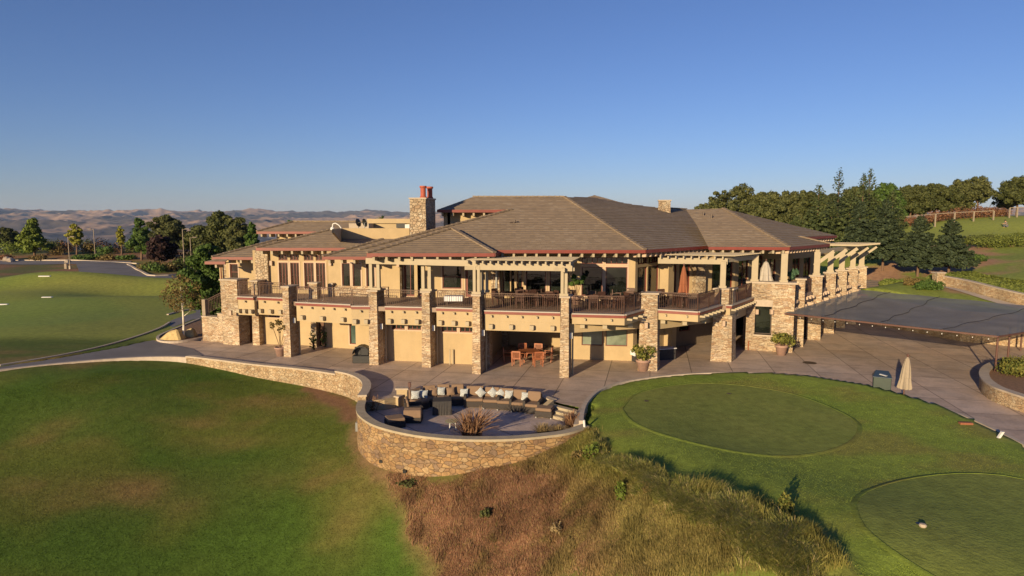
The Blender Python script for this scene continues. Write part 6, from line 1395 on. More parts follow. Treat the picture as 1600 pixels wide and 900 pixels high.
# umbrellas
def umbrella(label, loc, h, r, m, cover=.75, lean=0, base=False, wide=1.0):
    t = thing('closed_umbrella', label, 'umbrella', loc); t.rotation_euler = (0, R(lean), 0)
    MB().tube((0, 0, 0), (0, 0, h), .035, n=8).build('pole', 'pole_brown', t)
    z0 = h * (1 - cover); prof = [(r * wide, z0), (r * .88, z0 + .18 * (h - z0)), (r * .74, z0 + .34 * (h - z0)), (r * .78, z0 + .36 * (h - z0)), (r * .62, z0 + .65 * (h - z0)), (r * .3, z0 + .92 * (h - z0)), (.03, h * .985)]
    mb = MB(); n = 20; k = len(prof)
    for i in range(n):
        a_ = 2 * math.pi * i / n
        for j, (rr_, z) in enumerate(prof): w = 1 + (.14 if i % 2 else -.14) * (1 - j / k) ; mb.v.append((rr_ * w * math.cos(a_), rr_ * w * math.sin(a_), z + (.06 if (i % 2 and j == 0) else 0)))
    for i in range(n):
        for j in range(k - 1): mb.f.append((i * k + j, ((i + 1) % n) * k + j, ((i + 1) % n) * k + j + 1, i * k + j + 1))
    mb.build('canopy', m, t)
    MB().lathe([(0, 0), (.05, 0), (.06, .05), (.03, .12), (0, .13)], 8, (0, 0, h)).build('finial', 'pole_brown', t)
    if base: MB().lathe([(0, 0), (.25, 0), (.22, .08), (.05, .1), (.05, .2), (0, .2)], 14).build('base', 'dark_iron', t)
    return t
umbrella('closed tan umbrella standing at the lawn kerb beside the green bin', G(1411, 625.5), 2.28, .31, 'umbrella_tan', .74, 2.5)
umbrella('closed orange umbrella on the deck between the pergola posts', G(1067, 478, DZ + .03), 2.55, .30, 'umbrella_orange', .72, base=True)
umbrella('closed grey umbrella in the stone bay opening', Vector((18.05, 45.4, DZ + .03)), 2.5, .5, 'umbrella_grey', .64, base=True)
# manhole, bricks, white posts
q = G(1265, 567); o = MB().lathe([(0, 0), (.42, 0), (.42, .012), (0, .012)], 24).build('manhole_cover', 'dark_iron'); o.location = (q.x, q.y, .004); tag(o, 'round dark manhole cover in the plaza paving', 'manhole cover')
q = G(1509, 663, .2); o = MB().box(-.26, .26, -.1, .1, 0, .11).build('brick_block', 'brick_red', bevel=.01); o.location = (q.x, q.y, .18); o.rotation_euler = (0, 0, R(-8)); tag(o, 'red brick block lying inside the lawn kerb', 'brick')
q = G(1562, 687, .1); o = MB().hexa([(-.05, -.05, 0), (.05, -.05, 0), (.05, .05, 0), (-.05, .05, 0)], [(.2, -.05, .42), (.3, -.05, .42), (.3, .05, .42), (.2, .05, .42)]).build('white_post', 'white_paint'); o.location = (q.x - .15, q.y, .02); tag(o, 'leaning white post at the right end of the lawn kerb', 'post')
q = G(915, 678, -.2); o = MB().tube((0, 0, -.3), (-.08, 0, .62), .05, n=10).build('white_pipe', 'white_paint'); o.location = (q.x, q.y, -.2); tag(o, 'short leaning white pipe at the end of the patio wall', 'pipe')
q = G(1441, 832, .13); t = thing('tee_marker', 'small pale round marker with dark cap on the near green', 'marker', (q.x, q.y, hz(q.x, q.y) + .035)); MB().lathe([(0, 0), (.085, 0), (.105, .045), (.08, .09), (0, .10)], 12).build('body', 'cap_stone', t); 
MB().lathe([(0, 0), (.085, 0), (.085, .004), (0, .004)], 14, (.02, .2, .002)).build('cup', 'black_plastic', t)
for (px, py, lab) in ((1139, 616, 'dark golf hole near the top of the oval green'), (1010, 627.5, 'dark golf hole at the left of the oval green')):
    q = G(px, py, .13); o = MB().lathe([(0, 0), (.12, 0), (.12, .006), (0, .006)], 14).build('golf_hole', 'black_plastic'); o.location = (q.x, q.y, hz(q.x, q.y) + .036); tag(o, lab, 'golf hole')
q = P_wall[0]; q = Q(563, 663, 30.4); o = MB().box(-.08, .04, -.1, .1, -.22, .22).build('power_box', 'grey_metal', bevel=.01); o.location = (P_wall[8].x - .10, P_wall[8].y - .28, -.62); tag(o, 'white power box fixed on the left side of the patio wall', 'power box')
for i, (px, py) in enumerate(((595, 721), (632, 737))):
    d_ = min(P_wall, key=lambda v: abs((800 + v.x / v.y * F) - px) + (0 if v.y < 31 else 99)); Yq = d_.y - .22; q = Q(px, py, Yq)
    o = MB().box(-.07, .07, -.03, .2, -.06, .06).build('drain_outlet', 'black_plastic'); o.location = q; tag(o, ['upper left dark drain outlet in the patio wall', 'lower right dark drain outlet in the patio wall'][i], 'drain')
# rocks at birch
for i, (px, py, sx, sy, sz, lab) in enumerate(((269, 530, 1.0, .5, .85, 'large yellowish boulder left of the white trunked tree'), (295, 526, .65, .4, .75, 'smaller pointed boulder right of the white trunked tree'))):
    mb = MB(); mb.hexa([(-sx, -sy, -.1), (sx * .9, -sy, -.1), (sx, sy, -.1), (-sx * .8, sy, -.1)], [(-sx * .2, -sy * .5, sz * .7), (sx * .55, -sy * .6, sz), (sx * .6, sy * .6, sz * .9), (-sx * .1, sy * .5, sz * .8)])
    o = mb.build('boulder', 'rock', bevel=.12); q = G(px, py, .1); o.location = (q.x, q.y, .1); tag(o, lab, 'rock')

# ------------------------------------------------------------------ dining furniture
def armchair(label, group, m='teak', h=.95, w=.58, slats=7):
    t = thing('dining_chair', label, 'chair', (0, 0, 0), 0, group); hw = w / 2
    for sx in (-1, 1):
        MB().bar((sx * (hw - .03), .24, 0), (sx * (hw - .03), .22, .64), .05).build('leg', m, t)
        MB().bar((sx * (hw - .03), -.24, 0), (sx * (hw - .03), -.30, h), .05).build('leg', m, t)
        MB().bar((sx * (hw - .03), .27, .655), (sx * (hw - .03), -.26, .655), .06, .03).build('armrest', m, t)
    mb = MB()
    for k in range(6): mb.box(-hw + .04, hw - .04, -.22 + k * .078, -.16 + k * .078, .41, .435)
    mb.box(-hw + .04, hw - .04, .2, .24, .36, .41); mb.build('seat', m, t)
    mb = MB(); mb.bar((-hw + .03, -.30, h - .03), (hw - .03, -.30, h - .03), .04, .09); mb.bar((-hw + .03, -.265, .5), (hw - .03, -.265, .5), .04, .05)
    for k in range(slats): x = -hw + .08 + (w - .16) * k / (slats - 1); mb.bar((x, -.27, .5), (x, -.3, h - .06), .035, .015)
    mb.build('backrest', m, t); return t
def rtable(label, loc, r, m='teak', h=.74, group=None):
    t = thing('dining_table', label, 'table', loc, 0, group); MB().lathe([(0, h - .03), (r, h - .03), (r, h), (0, h)], 28).build('table_top', m, t)
    for k in range(4):
        a_ = math.pi / 4 + k * math.pi / 2; MB().bar((math.cos(a_) * r * .6, math.sin(a_) * r * .6, 0), (math.cos(a_) * r * .5, math.sin(a_) * r * .5, h - .04), .06).build('leg', m, t)
    return t
tc_ = G(826, 565.5); rtable('round reddish wooden table under the deck', tc_, .72)
g_t = 'wooden chairs round the ground floor table'
wc = armchair('reddish wooden armchair nearest on the left, its back to the viewer', g_t)
labs = [(-.75, -.95, -.25, None), (.55, -1.1, .2, 'reddish wooden armchair nearest on the right, its back to the viewer'), (-1.35, .1, -1.5, 'reddish wooden armchair at the left side of the table'), (1.25, .15, 1.35, 'reddish wooden armchair at the right side of the table'), (-.35, 1.15, math.pi + .1, 'reddish wooden armchair behind the table, left one'), (.6, 1.05, math.pi - .3, 'reddish wooden armchair behind the table, right one')]
for i, (dx, dy, rz, lab) in enumerate(labs):
    c = wc if i == 0 else dup(wc, label=lab); c.location = (tc_.x + dx, tc_.y + dy, 0); c.rotation_euler = (0, 0, rz)
c = dup(wc, (G(1173, 547).x, G(1173, 547).y + .3, 0), R(100), 'single reddish wooden chair left of the stone bay'); 
if 'group' in c: del c['group']
# cloth table
q = G(1006, 572); t = thing('banquet_table', 'long dark skirted table with white cloth behind the wide pillar', 'table', (q.x + .95, q.y + 1.9, 0), R(18))
MB().box(-1.5, 1.5, -.4, .4, 0, .72).build('skirt', 'dark_cloth', t); MB().box(-1.56, 1.56, -.45, .45, .72, .76).build('table_cloth', 'white_cloth', t, bevel=.01); MB().box(-1.58, -1.5, -.46, .3, .42, .75).build('cloth_drop', 'white_cloth', t)
# deck tables with iron chairs
ic = armchair('dark iron chair at a deck table', 'dark iron chairs on the upper deck', 'iron', .88, .54, 9)
tt = None; first = True; used = 0
for i, (px, py) in enumerate(((812, 478), (846, 477), (872, 474), (926, 480), (955, 481), (835, 471), (1072, 482), (1048, 476), (792, 474), (984, 474))):
    q = G(px, py, DZ + .03)
    if px == 1072: continue
    rank = sorted([812, 846, 872, 926, 955, 835, 1048, 792, 984]).index(px); tl = '%s round dark iron table from the left on the upper deck' % ORD[rank]
    if tt is None: tt = rtable(tl, q, .5, 'iron', group='iron tables on the upper deck')
    else: dup(tt, q, label=tl)
    for k in range(4 if i not in (5,) else 2):
        a_ = k * math.pi / 2 + i * .5
        p_ = (q.x + math.cos(a_) * .82, q.y + math.sin(a_) * .82, DZ + .03); rz = a_ + math.pi / 2
        dx_, dy_ = math.cos(a_), math.sin(a_); side = ('right' if dx_ > 0 else 'left') if abs(dx_) > abs(dy_) else ('far' if dy_ > 0 else 'near')
        cl_ = 'dark iron chair on the %s side of the %s deck table from the left' % (side, ORD[rank])
        if first: ic.location = p_; ic.rotation_euler = (0, 0, rz); ic['label'] = cl_; first = False
        else: dup(ic, p_, rz, label=cl_)
q = G(1067, 480, DZ + .03); dup(tt, (q.x + .02, q.y - .1, DZ + .03), label='dark iron table under the orange umbrella')
q = G(700, 479, DZ + .03); t = thing('white_table', 'small low table with bright white cloth on the porch deck', 'table', (q.x + .35, q.y + .75, DZ + .02)); MB().box(-.62, .55, -.5, .3, .3, .62).build('table_cloth', 'white_cloth', t, bevel=.02)
for sx in (-.5, .45):
    for sy in (-.4, .2): MB().bar((sx, sy, 0), (sx, sy, .3), .05).build('leg', 'dark_iron', t)
q = G(777, 470, DZ + .03); t = thing('patio_heater', 'pyramid shaped iron patio heater beside the stone pier', 'patio heater', (q.x - .05, q.y, DZ + .03))
mb = MB()
for sx in (-1, 1):
    for sy in (-1, 1): mb.bar((sx * .28, sy * .28, 0), (sx * .13, sy * .13, 2.1), .035)
mb.build('frame', 'iron', t); MB().lathe([(.62, 2.1), (.1, 2.28), (0, 2.3), (0, 2.26), (.55, 2.1)], 16).build('reflector', 'iron', t); MB().tube((0, 0, .6), (0, 0, 2.0), .08).build('flame_tube', 'grey_metal', t)
for i, (px, py, Y) in enumerate(((489, 465, 46), (575, 465, 44))):
    pass

# ------------------------------------------------------------------ sunken patio
PZ = -.496
def sofa_seat(label, back=True, arms=(False, False), w=.82, cush='cushion'):
    t = thing('sofa_seat', label, 'outdoor sofa', (0, 0, PZ), 0, 'sections of the curved outdoor sofa')
    hw = w / 2; MB().box(-hw, hw, -.4, .42, .05, .34).build('base', 'wicker', t, bevel=.015)
    MB().box(-hw + .02, hw - .02, -.28, .44, .34, .50).build('seat_cushion', cush, t, bevel=.04)
    if back:
        MB().box(-hw, hw, -.44, -.36, .05, .86).build('backrest', 'wicker', t, bevel=.015); mb = MB(); mb.hexa([(-hw + .03, -.36, .5), (hw - .03, -.36, .5), (hw - .03, -.18, .5), (-hw + .03, -.18, .5)], [(-hw + .03, -.36, .98), (hw - .03, -.36, .98), (hw - .03, -.26, .98), (-hw + .03, -.26, .98)]); mb.build('back_cushion', cush, t, bevel=.03)
    for s_, on in zip((-1, 1), arms):
        if on: MB().box(s_ * hw - .07, s_ * hw + .07, -.44, .44, .05, .66).build('armrest', 'wicker', t, bevel=.015)
    for sx in (-hw + .05, hw - .05): MB().box(sx - .03, sx + .03, .36, .41, 0, .05).build('foot', 'grey_metal', t)
    return t
def pillow(label, loc, rz, tilt=.35, s=.42, m='pillow_print', diamond=False):
    mb = MB(); n = 7
    for side in (1, -1):
        base = len(mb.v)
        for i in range(n):
            for j in range(n):
                u = i / (n - 1) * 2 - 1; v = j / (n - 1) * 2 - 1; e = (1 - u * u) ** .6 * (1 - v * v) ** .6; pin = 1 - .1 * (1 - abs(u)) * abs(v) - .1 * (1 - abs(v)) * abs(u)
                mb.v.append((u * s / 2 * (1 - .12 * (1 - v * v) * abs(u)), side * .09 * e, v * s / 2 * (1 - .12 * (1 - u * u) * abs(v))))
        for i in range(n - 1):
            for j in range(n - 1): k = base + i * n + j; mb.f.append((k, k + 1, k + n + 1, k + n))
    o = mb.build('throw_pillow', m, smooth=True); o.location = loc; o.rotation_euler = (-tilt, R(45) if diamond else random.uniform(-.12, .12), rz); tag(o, label, 'pillow', 'throw pillows on the outdoor sofa'); return o
cen = G(735, 655, PZ)
seats = [(747, 633, 'straight section', (False, True)), (778, 636, 'section right of the corner', (True, False)), (800, 637.5, 'middle right section', (False, False)), (820, 640.5, 'section at the right end', (False, True))]
# (px, py of seat centre at the floor, rz, arms, width, label)
SE = [(742, 634, -.02, (False, True), .95, 'brown cushioned wicker sofa section in the middle, right of the dark table'),
      (768, 636, -.12, (True, False), .80, 'wicker sofa section with a single square print pillow'), (790, 638, -.16, (False, False), .80, 'wicker sofa section carrying two diamond placed pillows'), (811, 640.5, -.2, (False, True), .74, 'right end wicker sofa section with the darkest arm'),
      (833, 643.5, -.28, (True, True), .74, 'separate wicker armchair with two arms near the steps'),
      (715, 631, .05, (False, False), .7, 'wicker sofa section behind the draped table, right part'), (693, 631, .08, (False, False), .7, 'wicker sofa section behind the draped table, middle part'), (672, 633, .2, (False, False), .7, 'wicker sofa section behind the draped table, left part'),
      (654, 638, .8, (False, False), .8, 'corner section of the wicker sofa at the left')]
s0 = None
for i, (px, py, rz, arms, w, lab) in enumerate(SE):
    s_ = sofa_seat(lab, True, arms, w); q = G(px, py, PZ); s_.location = (q.x, q.y, PZ); s_.rotation_euler = (0, 0, math.pi + rz)
q = G(852, 650, PZ); s_ = sofa_seat('wicker footstool with brown cushion beside the steps', False, (False, False), .85); s_.name = 'footstool'; s_['category'] = 'footstool'; del s_['group']; s_.location = (q.x, q.y, PZ); s_.rotation_euler = (0, 0, math.pi - .3)
q = G(646, 652, PZ); s_ = sofa_seat('wicker armchair at the left end with its back to the wall', True, (True, True), .85); s_.location = (q.x, q.y, PZ); s_.rotation_euler = (0, 0, -1.35)
q = G(645, 660, PZ); t = thing('side_bench', 'low brown topped wicker bench facing the viewer at the left end', 'bench', (q.x, q.y + .2, PZ)); MB().box(-.42, .42, -.35, .35, .0, .3).build('base', 'wicker', t, bevel=.02); mb = MB(); mb.hexa([(-.42, -.37, .26), (.42, -.37, .26), (.42, .35, .3), (-.42, .35, .3)], [(-.42, -.33, .62), (.42, -.33, .62), (.4, .0, .68), (-.4, .0, .68)]); mb.build('cushion', 'cushion', t, bevel=.03)
q = G(616, 668, PZ); t = thing('ottoman', 'brown cushioned wicker ottoman near the left patio wall', 'ottoman', (q.x, q.y + .2, PZ), R(25)); MB().box(-.42, .42, -.38, .38, 0, .3).build('base', 'wicker', t, bevel=.02); MB().box(-.42, .42, -.38, .38, .3, .46).build('cushion', 'cushion', t, bevel=.05)
# draped table
q = G(691, 645, PZ); t = thing('draped_table', 'square table draped with a pleated black cloth', 'table', (q.x, q.y, PZ), R(6)); mb = MB(); n = 48
top = []; 
for k in range(n):
    a_ = 2 * math.pi * k / n; c_, s__ = math.cos(a_), math.sin(a_); m_ = max(abs(c_), abs(s__)); w = 1 + (.035 if k % 2 else -.02); mb.v.append((c_ / m_ * .47 * w, s__ / m_ * .42 * w, .0)); mb.v.append((c_ / m_ * .46, s__ / m_ * .41, .70))
mb.f = [(2 * k, 2 * ((k + 1) % n), 2 * ((k + 1) % n) + 1, 2 * k + 1) for k in range(n)] + [tuple(2 * k + 1 for k in range(n))]
mb.build('table_cloth', 'dark_cloth', t)
# pillows: each on its own place
for i, (px, py, z, m_, dia, lab) in enumerate(((649, 640, .28, 'pillow_print', False, 'blue print pillow in the corner, leftmost'), (662, 637, .22, 'pillow_print', False, 'small print pillow right of the corner one'), (677, 633, .22, 'cushion', False, 'tan pillow left of the draped table'), (689, 632, .22, 'pillow_print', False, 'square print pillow right above the draped table'), (704, 632, .22, 'cushion', False, 'tan striped pillow right of the square print one'),
      (725, 634, .2, 'pillow_print', False, 'low print pillow on the middle section'), (751, 635, .24, 'pillow_print', True, 'tilted print pillow left of the pair'), (770, 635, .24, 'pillow_print', True, 'diamond print pillow, left one of the pair'), (783, 636, .24, 'pillow_print', True, 'diamond print pillow, right one of the pair'), (795, 637.5, .22, 'pillow_print', False, 'narrow print pillow at the right end of the sofa'), (821, 640, .2, 'pillow_print', False, 'print pillow on the separate armchair'))):
    q = G(px, py, PZ); pillow(lab, (q.x, q.y + .05, PZ + .48 + z), -.15 if px > 720 else .1, .3, .44 if m_ != 'x' else .4, m_, dia)
def flax(label, loc, r, h, n, m='flax', w=.06, seed=0, name='flax_plant', cat='plant'):
    rs_ = np.random.default_rng(seed); t = thing(name, label, cat, loc); V = []; Fc = []
    for k in range(n):
        an = rs_.uniform(0, 6.283); L_ = h * rs_.uniform(.6, 1.1); sp_ = r * rs_.uniform(.15, 1.05); dx, dy = math.cos(an), math.sin(an); px_, py_ = -dy, dx; b_ = len(V); ww = w * rs_.uniform(.6, 1.2); o0 = rs_.normal(size=2) * r * .12
        for j in range(5):
            f = j / 4; rad = sp_ * f ** 1.3; z = L_ * (f - .32 * (sp_ / r) * f ** 2.4); wj = ww * (1 - f ** 2) * .5 + .004
            cx, cy = o0[0] + dx * rad, o0[1] + dy * rad; V.append((cx - px_ * wj, cy - py_ * wj, z)); V.append((cx + px_ * wj, cy + py_ * wj, z + ww * .15))
        for j in range(4): Fc.append((b_ + 2 * j, b_ + 2 * j + 1, b_ + 2 * j + 3, b_ + 2 * j + 2))
    me = bpy.data.meshes.new('leaves'); me.from_pydata(V, [], Fc); me.update(); link('leaves', me, m, t); return t
flax('large bronze flax plant in the middle behind the patio wall', G(737, 683, PZ), 1.35, 1.35, 210, w=.075, seed=1)
flax('bronze flax plant at the right end of the patio beside the steps', G(893, 668, PZ), .85, .85, 130, w=.07, seed=2)
flax('dark flax plant at the left corner of the patio', G(583, 640, PZ), .8, .75, 90, 'flax', .06, 3)
flax('straw coloured fountain grass left of the right flax plant', G(849, 681, PZ), .65, .6, 420, 'straw', .018, 4, 'fountain_grass', 'ornamental grass')
flax('smaller greyish fountain grass next to the right flax plant', G(872, 679, PZ), .5, .5, 280, 'straw', .018, 5, 'fountain_grass', 'ornamental grass')
q = G(706, 672, PZ); t = thing('side_table', 'small pale green glass side table behind the big flax', 'side table', (q.x, q.y, PZ)); MB().lathe([(0, .42), (.3, .42), (.3, .45), (0, .45)], 18).build('table_top', 'glass_green', t)
for k in range(3): MB().tube((math.cos(k * 2.1) * .2, math.sin(k * 2.1) * .2, 0), (math.cos(k * 2.1) * .15, math.sin(k * 2.1) * .15, .42), .018).build('leg', 'white_paint', t)
# the tall candle post at the left of the sofas and the seat pier there
q = G(639, 634, PZ); t = thing('lantern_post', 'short dark lantern post beside the left seat pier', 'lantern', (q.x + .05, q.y, PZ)); MB().tube((0, 0, 0), (0, 0, 1.0), .03).build('pole', 'pole_brown', t); MB().box(-.07, .07, -.07, .07, 1.0, 1.25).build('lantern', 'pole_brown', t, bevel=.01)
q = G(628, 634, PZ); t = thing('seat_pier', 'plastered pier with stone cap at the left end of the seat wall', 'pier', (q.x, q.y + .2, PZ)); MB().box(-.28, .28, -.14, .14, 0, .84).build('pier_shaft', 'stucco_band', t); MB().box(-.34, .34, -.2, .2, .84, .92).build('pier_cap', 'cap_stone', t)

# ------------------------------------------------------------------ person crouching on the hill lawn
q = Q(1573, 350.5, 101); pz_ = hz(q.x, q.y)
def skin(name, verts, edges, rad, material, parent, root=0, sub=1):
    me = bpy.data.meshes.new(name); me.from_pydata(verts, edges, []); o = bpy.data.objects.new(name, me); COL.objects.link(o)
    o.modifiers.new('s', 'SKIN'); 
    for i, r_ in enumerate(rad): me.skin_vertices[0].data[i].radius = (r_, r_) if not hasattr(r_, '__len__') else r_
    me.skin_vertices[0].data[root].use_root = True
    sb = o.modifiers.new('b', 'SUBSURF'); sb.levels = sub; sb.render_levels = sub
    dg = bpy.context.evaluated_depsgraph_get(); m2 = bpy.data.meshes.new_from_object(o.evaluated_get(dg)); bpy.data.objects.remove(o); m2.name = name
    m2.materials.clear(); return link(name, m2, material, parent, smooth=True)
t = thing('person', 'person crouching on the hill lawn in dark grey shirt and jeans', 'person', (q.x, q.y, pz_), R(0))
JV = [(0, 0, .32), (-.05, 0, .55), (-.16, 0, .80), (-.22, 0, .93), (-.30, 0, 1.06),          # pelvis, spine, chest, neck, head
      (-.18, .19, .80), (-.34, .24, .60), (-.56, .18, .56), (-.66, .15, .56), (-.18, -.19, .80), (-.34, -.24, .60), (-.56, -.18, .58), (-.66, -.15, .58),
      (0, .10, .30), (-.40, .17, .46), (-.18, .17, .08), (-.36, .18, .04), (0, -.10, .30), (-.38, -.17, .34), (.0, -.17, .08), (.04, -.17, .05)]
JE = [(0, 1), (1, 2), (2, 3), (3, 4), (2, 5), (5, 6), (6, 7), (7, 8), (2, 9), (9, 10), (10, 11), (11, 12), (0, 13), (13, 14), (14, 15), (15, 16), (0, 17), (17, 18), (18, 19), (19, 20)]
JR = [.15, .14, .15, .055, .105, .07, .045, .036, .04, .07, .045, .036, .04, .10, .075, .05, .04, .10, .075, .05, .04]
skin('body', JV, JE, JR, 'skin', t)
skin('shirt', JV[:4] + [JV[5], JV[6], JV[9], JV[10]], [(0, 1), (1, 2), (2, 4), (4, 5), (2, 6), (6, 7)] + [(2, 3)], [.165, .16, .17, .06, .085, .06, .085, .06], 'shirt', t)
skin('trousers', [JV[0]] + JV[13:16] + JV[17:20], [(0, 1), (1, 2), (2, 3), (0, 4), (4, 5), (5, 6)], [.165, .115, .09, .062, .115, .09, .062], 'trousers', t)
MB().lathe([(0, .15), (.08, .12), (.12, .04), (.12, -.02), (.1, -.06), (0, -.06)], 14, (-.28, 0, 1.10)).build('hair', 'hair', t, smooth=True)

# ------------------------------------------------------------------ long grass
def blades(name, label, n, poly, zone, seed):
    rs_ = np.random.default_rng(seed); xs = [p_[0] for p_ in poly]; ys = [p_[1] for p_ in poly]; P = np.zeros((0, 2))
    while len(P) < n:
        c = np.stack([rs_.uniform(min(xs), max(xs), n), rs_.uniform(min(ys), max(ys), n)], 1); jx = 2.2 * (fbm(c[:, 0], c[:, 1], 1.5, 65) - .5) + rs_.normal(size=len(c)) * .18; jy = 2.2 * (fbm(c[:, 0], c[:, 1], 1.5, 75) - .5) + rs_.normal(size=len(c)) * .18; c = c[inpoly(poly, c[:, 0] + jx, c[:, 1] + jy)]; P = np.concatenate([P, c])
    P = P[:n]; x, y = P[:, 0], P[:, 1]; 
    return rs_, x, y
def dcrest(x, y): return dseg([G(925, 690, 0), G(1010, 740, 0), G(1085, 776, 0), G(1195, 822, 0), G(1320, 893, 0), G(1420, 960, 0)], x, y)
def make_grass(name, label, n, poly, hfun, wfun, colfun, leanfun, seed, dz=-.02):
    rs_, x, y = blades(name, label, n, poly, 0, seed); z = height(x, y) + dz; h = hfun(x, y, rs_); w = wfun(x, y, rs_); an = rs_.uniform(0, 6.283, n); lx, ly = leanfun(x, y, rs_)
    ca, sa = np.cos(an) * w / 2, np.sin(an) * w / 2
    v = np.stack([np.stack([x - ca, y - sa, z], 1), np.stack([x + ca, y + sa, z], 1), np.stack([x + lx * .38 * h + ca * .7, y + ly * .38 * h + sa * .7, z + h * .62], 1), np.stack([x + lx * .38 * h - ca * .7, y + ly * .38 * h - sa * .7, z + h * .62], 1), np.stack([x + lx * h, y + ly * h, z + h * (.95 - .35 * np.minimum(1, np.hypot(lx, ly)))], 1)], 1).reshape(-1, 3)
    me = bpy.data.meshes.new(name); me.vertices.add(5 * n); me.vertices.foreach_set('co', v.astype(np.float32).ravel()); b = np.arange(n, dtype=np.int32)[:, None] * 5
    idx = (b + np.array([[0, 1, 2, 3, 3, 2, 4]], dtype=np.int32)).ravel(); me.loops.add(len(idx)); me.loops.foreach_set('vertex_index', idx); me.polygons.add(2 * n)
    ls = (np.arange(n, dtype=np.int32)[:, None] * 7 + np.array([[0, 4]], dtype=np.int32)).ravel(); me.polygons.foreach_set('loop_start', ls); me.update(); me.validate()
    c = colfun(x, y, rs_); set_tint(me, np.repeat(c, 5, axis=0)); o = link(name, me, 'blade_mat'); tag(o, label, name.replace('_', ' '), kind='stuff'); return o
def col_rough(x, y, rs_):
    a_ = lerp(np.array([.24, .12, .072]), np.array([.38, .24, .145]), rs_.random(len(x))); g_ = lerp(np.array([.14, .155, .035]), np.array([.34, .29, .095]), rs_.random(len(x)))
    k = sm(.1, 4.6, x + fbm(x, y, 2.2, 60) * 5 - 3.0) * .8; k = np.maximum(k, (rs_.random(len(x)) < .08) * .8); k = np.maximum(k, .55 * sm(.55, .7, fbm(x, y, 1.5, 61))); k = np.maximum(k, sm(2.6, .8, dcrest(x, y)))
    return (a_ * (1 - k[:, None]) + g_ * k[:, None]) * (.42 + 1.1 * fbm(x, y, .7, 78, 3))[:, None]
hr_ = lambda x, y, rs_: (.72 + .28 * sm(.36, .48, fbm(x, y, .8, 79, 3))) * (.04 + .12 * rs_.random(len(x)) + .26 * sm(.42, .72, fbm(x, y, .55, 77, 2)) * rs_.random(len(x)) + .28 * sm(.52, .75, fbm(x, y, 1.1, 62)) * sm(.5, 4, x) * rs_.random(len(x)) + .30 * sm(2.2, .4, dcrest(x, y)) * sm(3.5, 5.5, x) * rs_.random(len(x)))
def lean_r(x, y, rs_):
    k = 1.0 * fbm(x, y, 1.4, 63); a_ = fbm(x, y, 2.2, 64) * 5; return np.cos(a_) * k * .9 + rs_.normal(size=len(x)) * .28 + .25, np.sin(a_) * k * .5 + rs_.normal(size=len(x)) * .28 - .1
make_grass('rough_grass', 'long dry brown and green grass on the slope below the patio', 190000, rough_poly, hr_, lambda x, y, rs_: rs_.uniform(.010, .022, len(x)), col_rough, lean_r, 1)
# tufts of taller grass along the crest
crest_poly = [G(925, 690, 0), G(1003, 748, 0), G(1078, 787, 0), G(1182, 834, 0), G(1295, 905, 0), G(1400, 985, 0), G(1300, 985, -1), G(1130, 880, -.9), G(1010, 810, -.9), G(930, 730, -.6)]
cc = [(rng.uniform(0, 1), rng.uniform(0, 1)) for _ in range(70)]
def col_c(x, y, rs_): return lerp(lerp(np.array([.14, .17, .035]), np.array([.26, .27, .065]), rs_.random(len(x))), np.array([.42, .32, .15]) * np.ones((len(x), 3)), (rs_.random(len(x)) < .14) * .8)
def tufts(name, label, nt, per, seed):
    rs_ = np.random.default_rng(seed); cx = []; 
    pl = crest_poly
    _, tx, ty = blades(name, label, nt, pl, 0, seed); dc = dcrest(tx, ty); keep = rs_.random(nt) < (.05 + .95 * sm(2.0, .7, dc)); tx, ty, dc = tx[keep], ty[keep], dc[keep]
    hh = rs_.uniform(.28, .66, len(tx)) * (.55 + .45 * sm(2.5, .4, dc)) * sm(1.5, 6, tx); wd = rs_.normal(size=(len(tx), 2)) * .35 + np.array([-.35, -.45]); tone = rs_.random(len(tx))
    X = np.repeat(tx, per); Y = np.repeat(ty, per); Hh = np.repeat(hh, per) * rs_.uniform(.5, 1.1, len(X)); an = rs_.uniform(0, 6.283, len(X)); sp_ = rs_.random(len(X)) ** .6
    X2 = X + np.cos(an) * sp_ * .16; Y2 = Y + np.sin(an) * sp_ * .16; lx = np.cos(an) * sp_ * .7 + np.repeat(wd[:, 0], per); ly = np.sin(an) * sp_ * .7 + np.repeat(wd[:, 1], per); n = len(X)
    z = height(X2, Y2) - .02; w = rs_.uniform(.008, .018, n); a2 = rs_.uniform(0, 6.283, n); ca, sa = np.cos(a2) * w / 2, np.sin(a2) * w / 2
    R_ = [(0, 0, 1.), (.16, .48, .85), (.5, .82, .6), (1., .82, .1)]; V = []
    for (f, zf, wf) in R_:
        V.append(np.stack([X2 + lx * f * Hh - ca * wf, Y2 + ly * f * Hh - sa * wf, z + Hh * zf], 1)); V.append(np.stack([X2 + lx * f * Hh + ca * wf, Y2 + ly * f * Hh + sa * wf, z + Hh * zf], 1))
    v = np.stack(V, 1).reshape(-1, 3); me = bpy.data.meshes.new(name); me.vertices.add(8 * n); me.vertices.foreach_set('co', v.astype(np.float32).ravel())
    idx = (np.arange(n, dtype=np.int32)[:, None] * 8 + np.array([[0, 1, 3, 2, 2, 3, 5, 4, 4, 5, 7, 6]], dtype=np.int32)).ravel(); me.loops.add(len(idx)); me.loops.foreach_set('vertex_index', idx); me.polygons.add(3 * n); me.polygons.foreach_set('loop_start', np.arange(0, 12 * n, 4, dtype=np.int32)); me.update(); me.validate()
    c = lerp(np.array([.20, .235, .05]), np.array([.42, .40, .13]), np.clip(np.repeat(tone, per) * .7 + rs_.random(n) * .4, 0, 1)); c = np.where((rs_.random(n) < .12)[:, None], np.array([.62, .48, .26]), c)
    set_tint(me, np.repeat(c, 8, axis=0)); tag(link(name, me, 'blade_mat'), label, 'crest grass', kind='stuff')
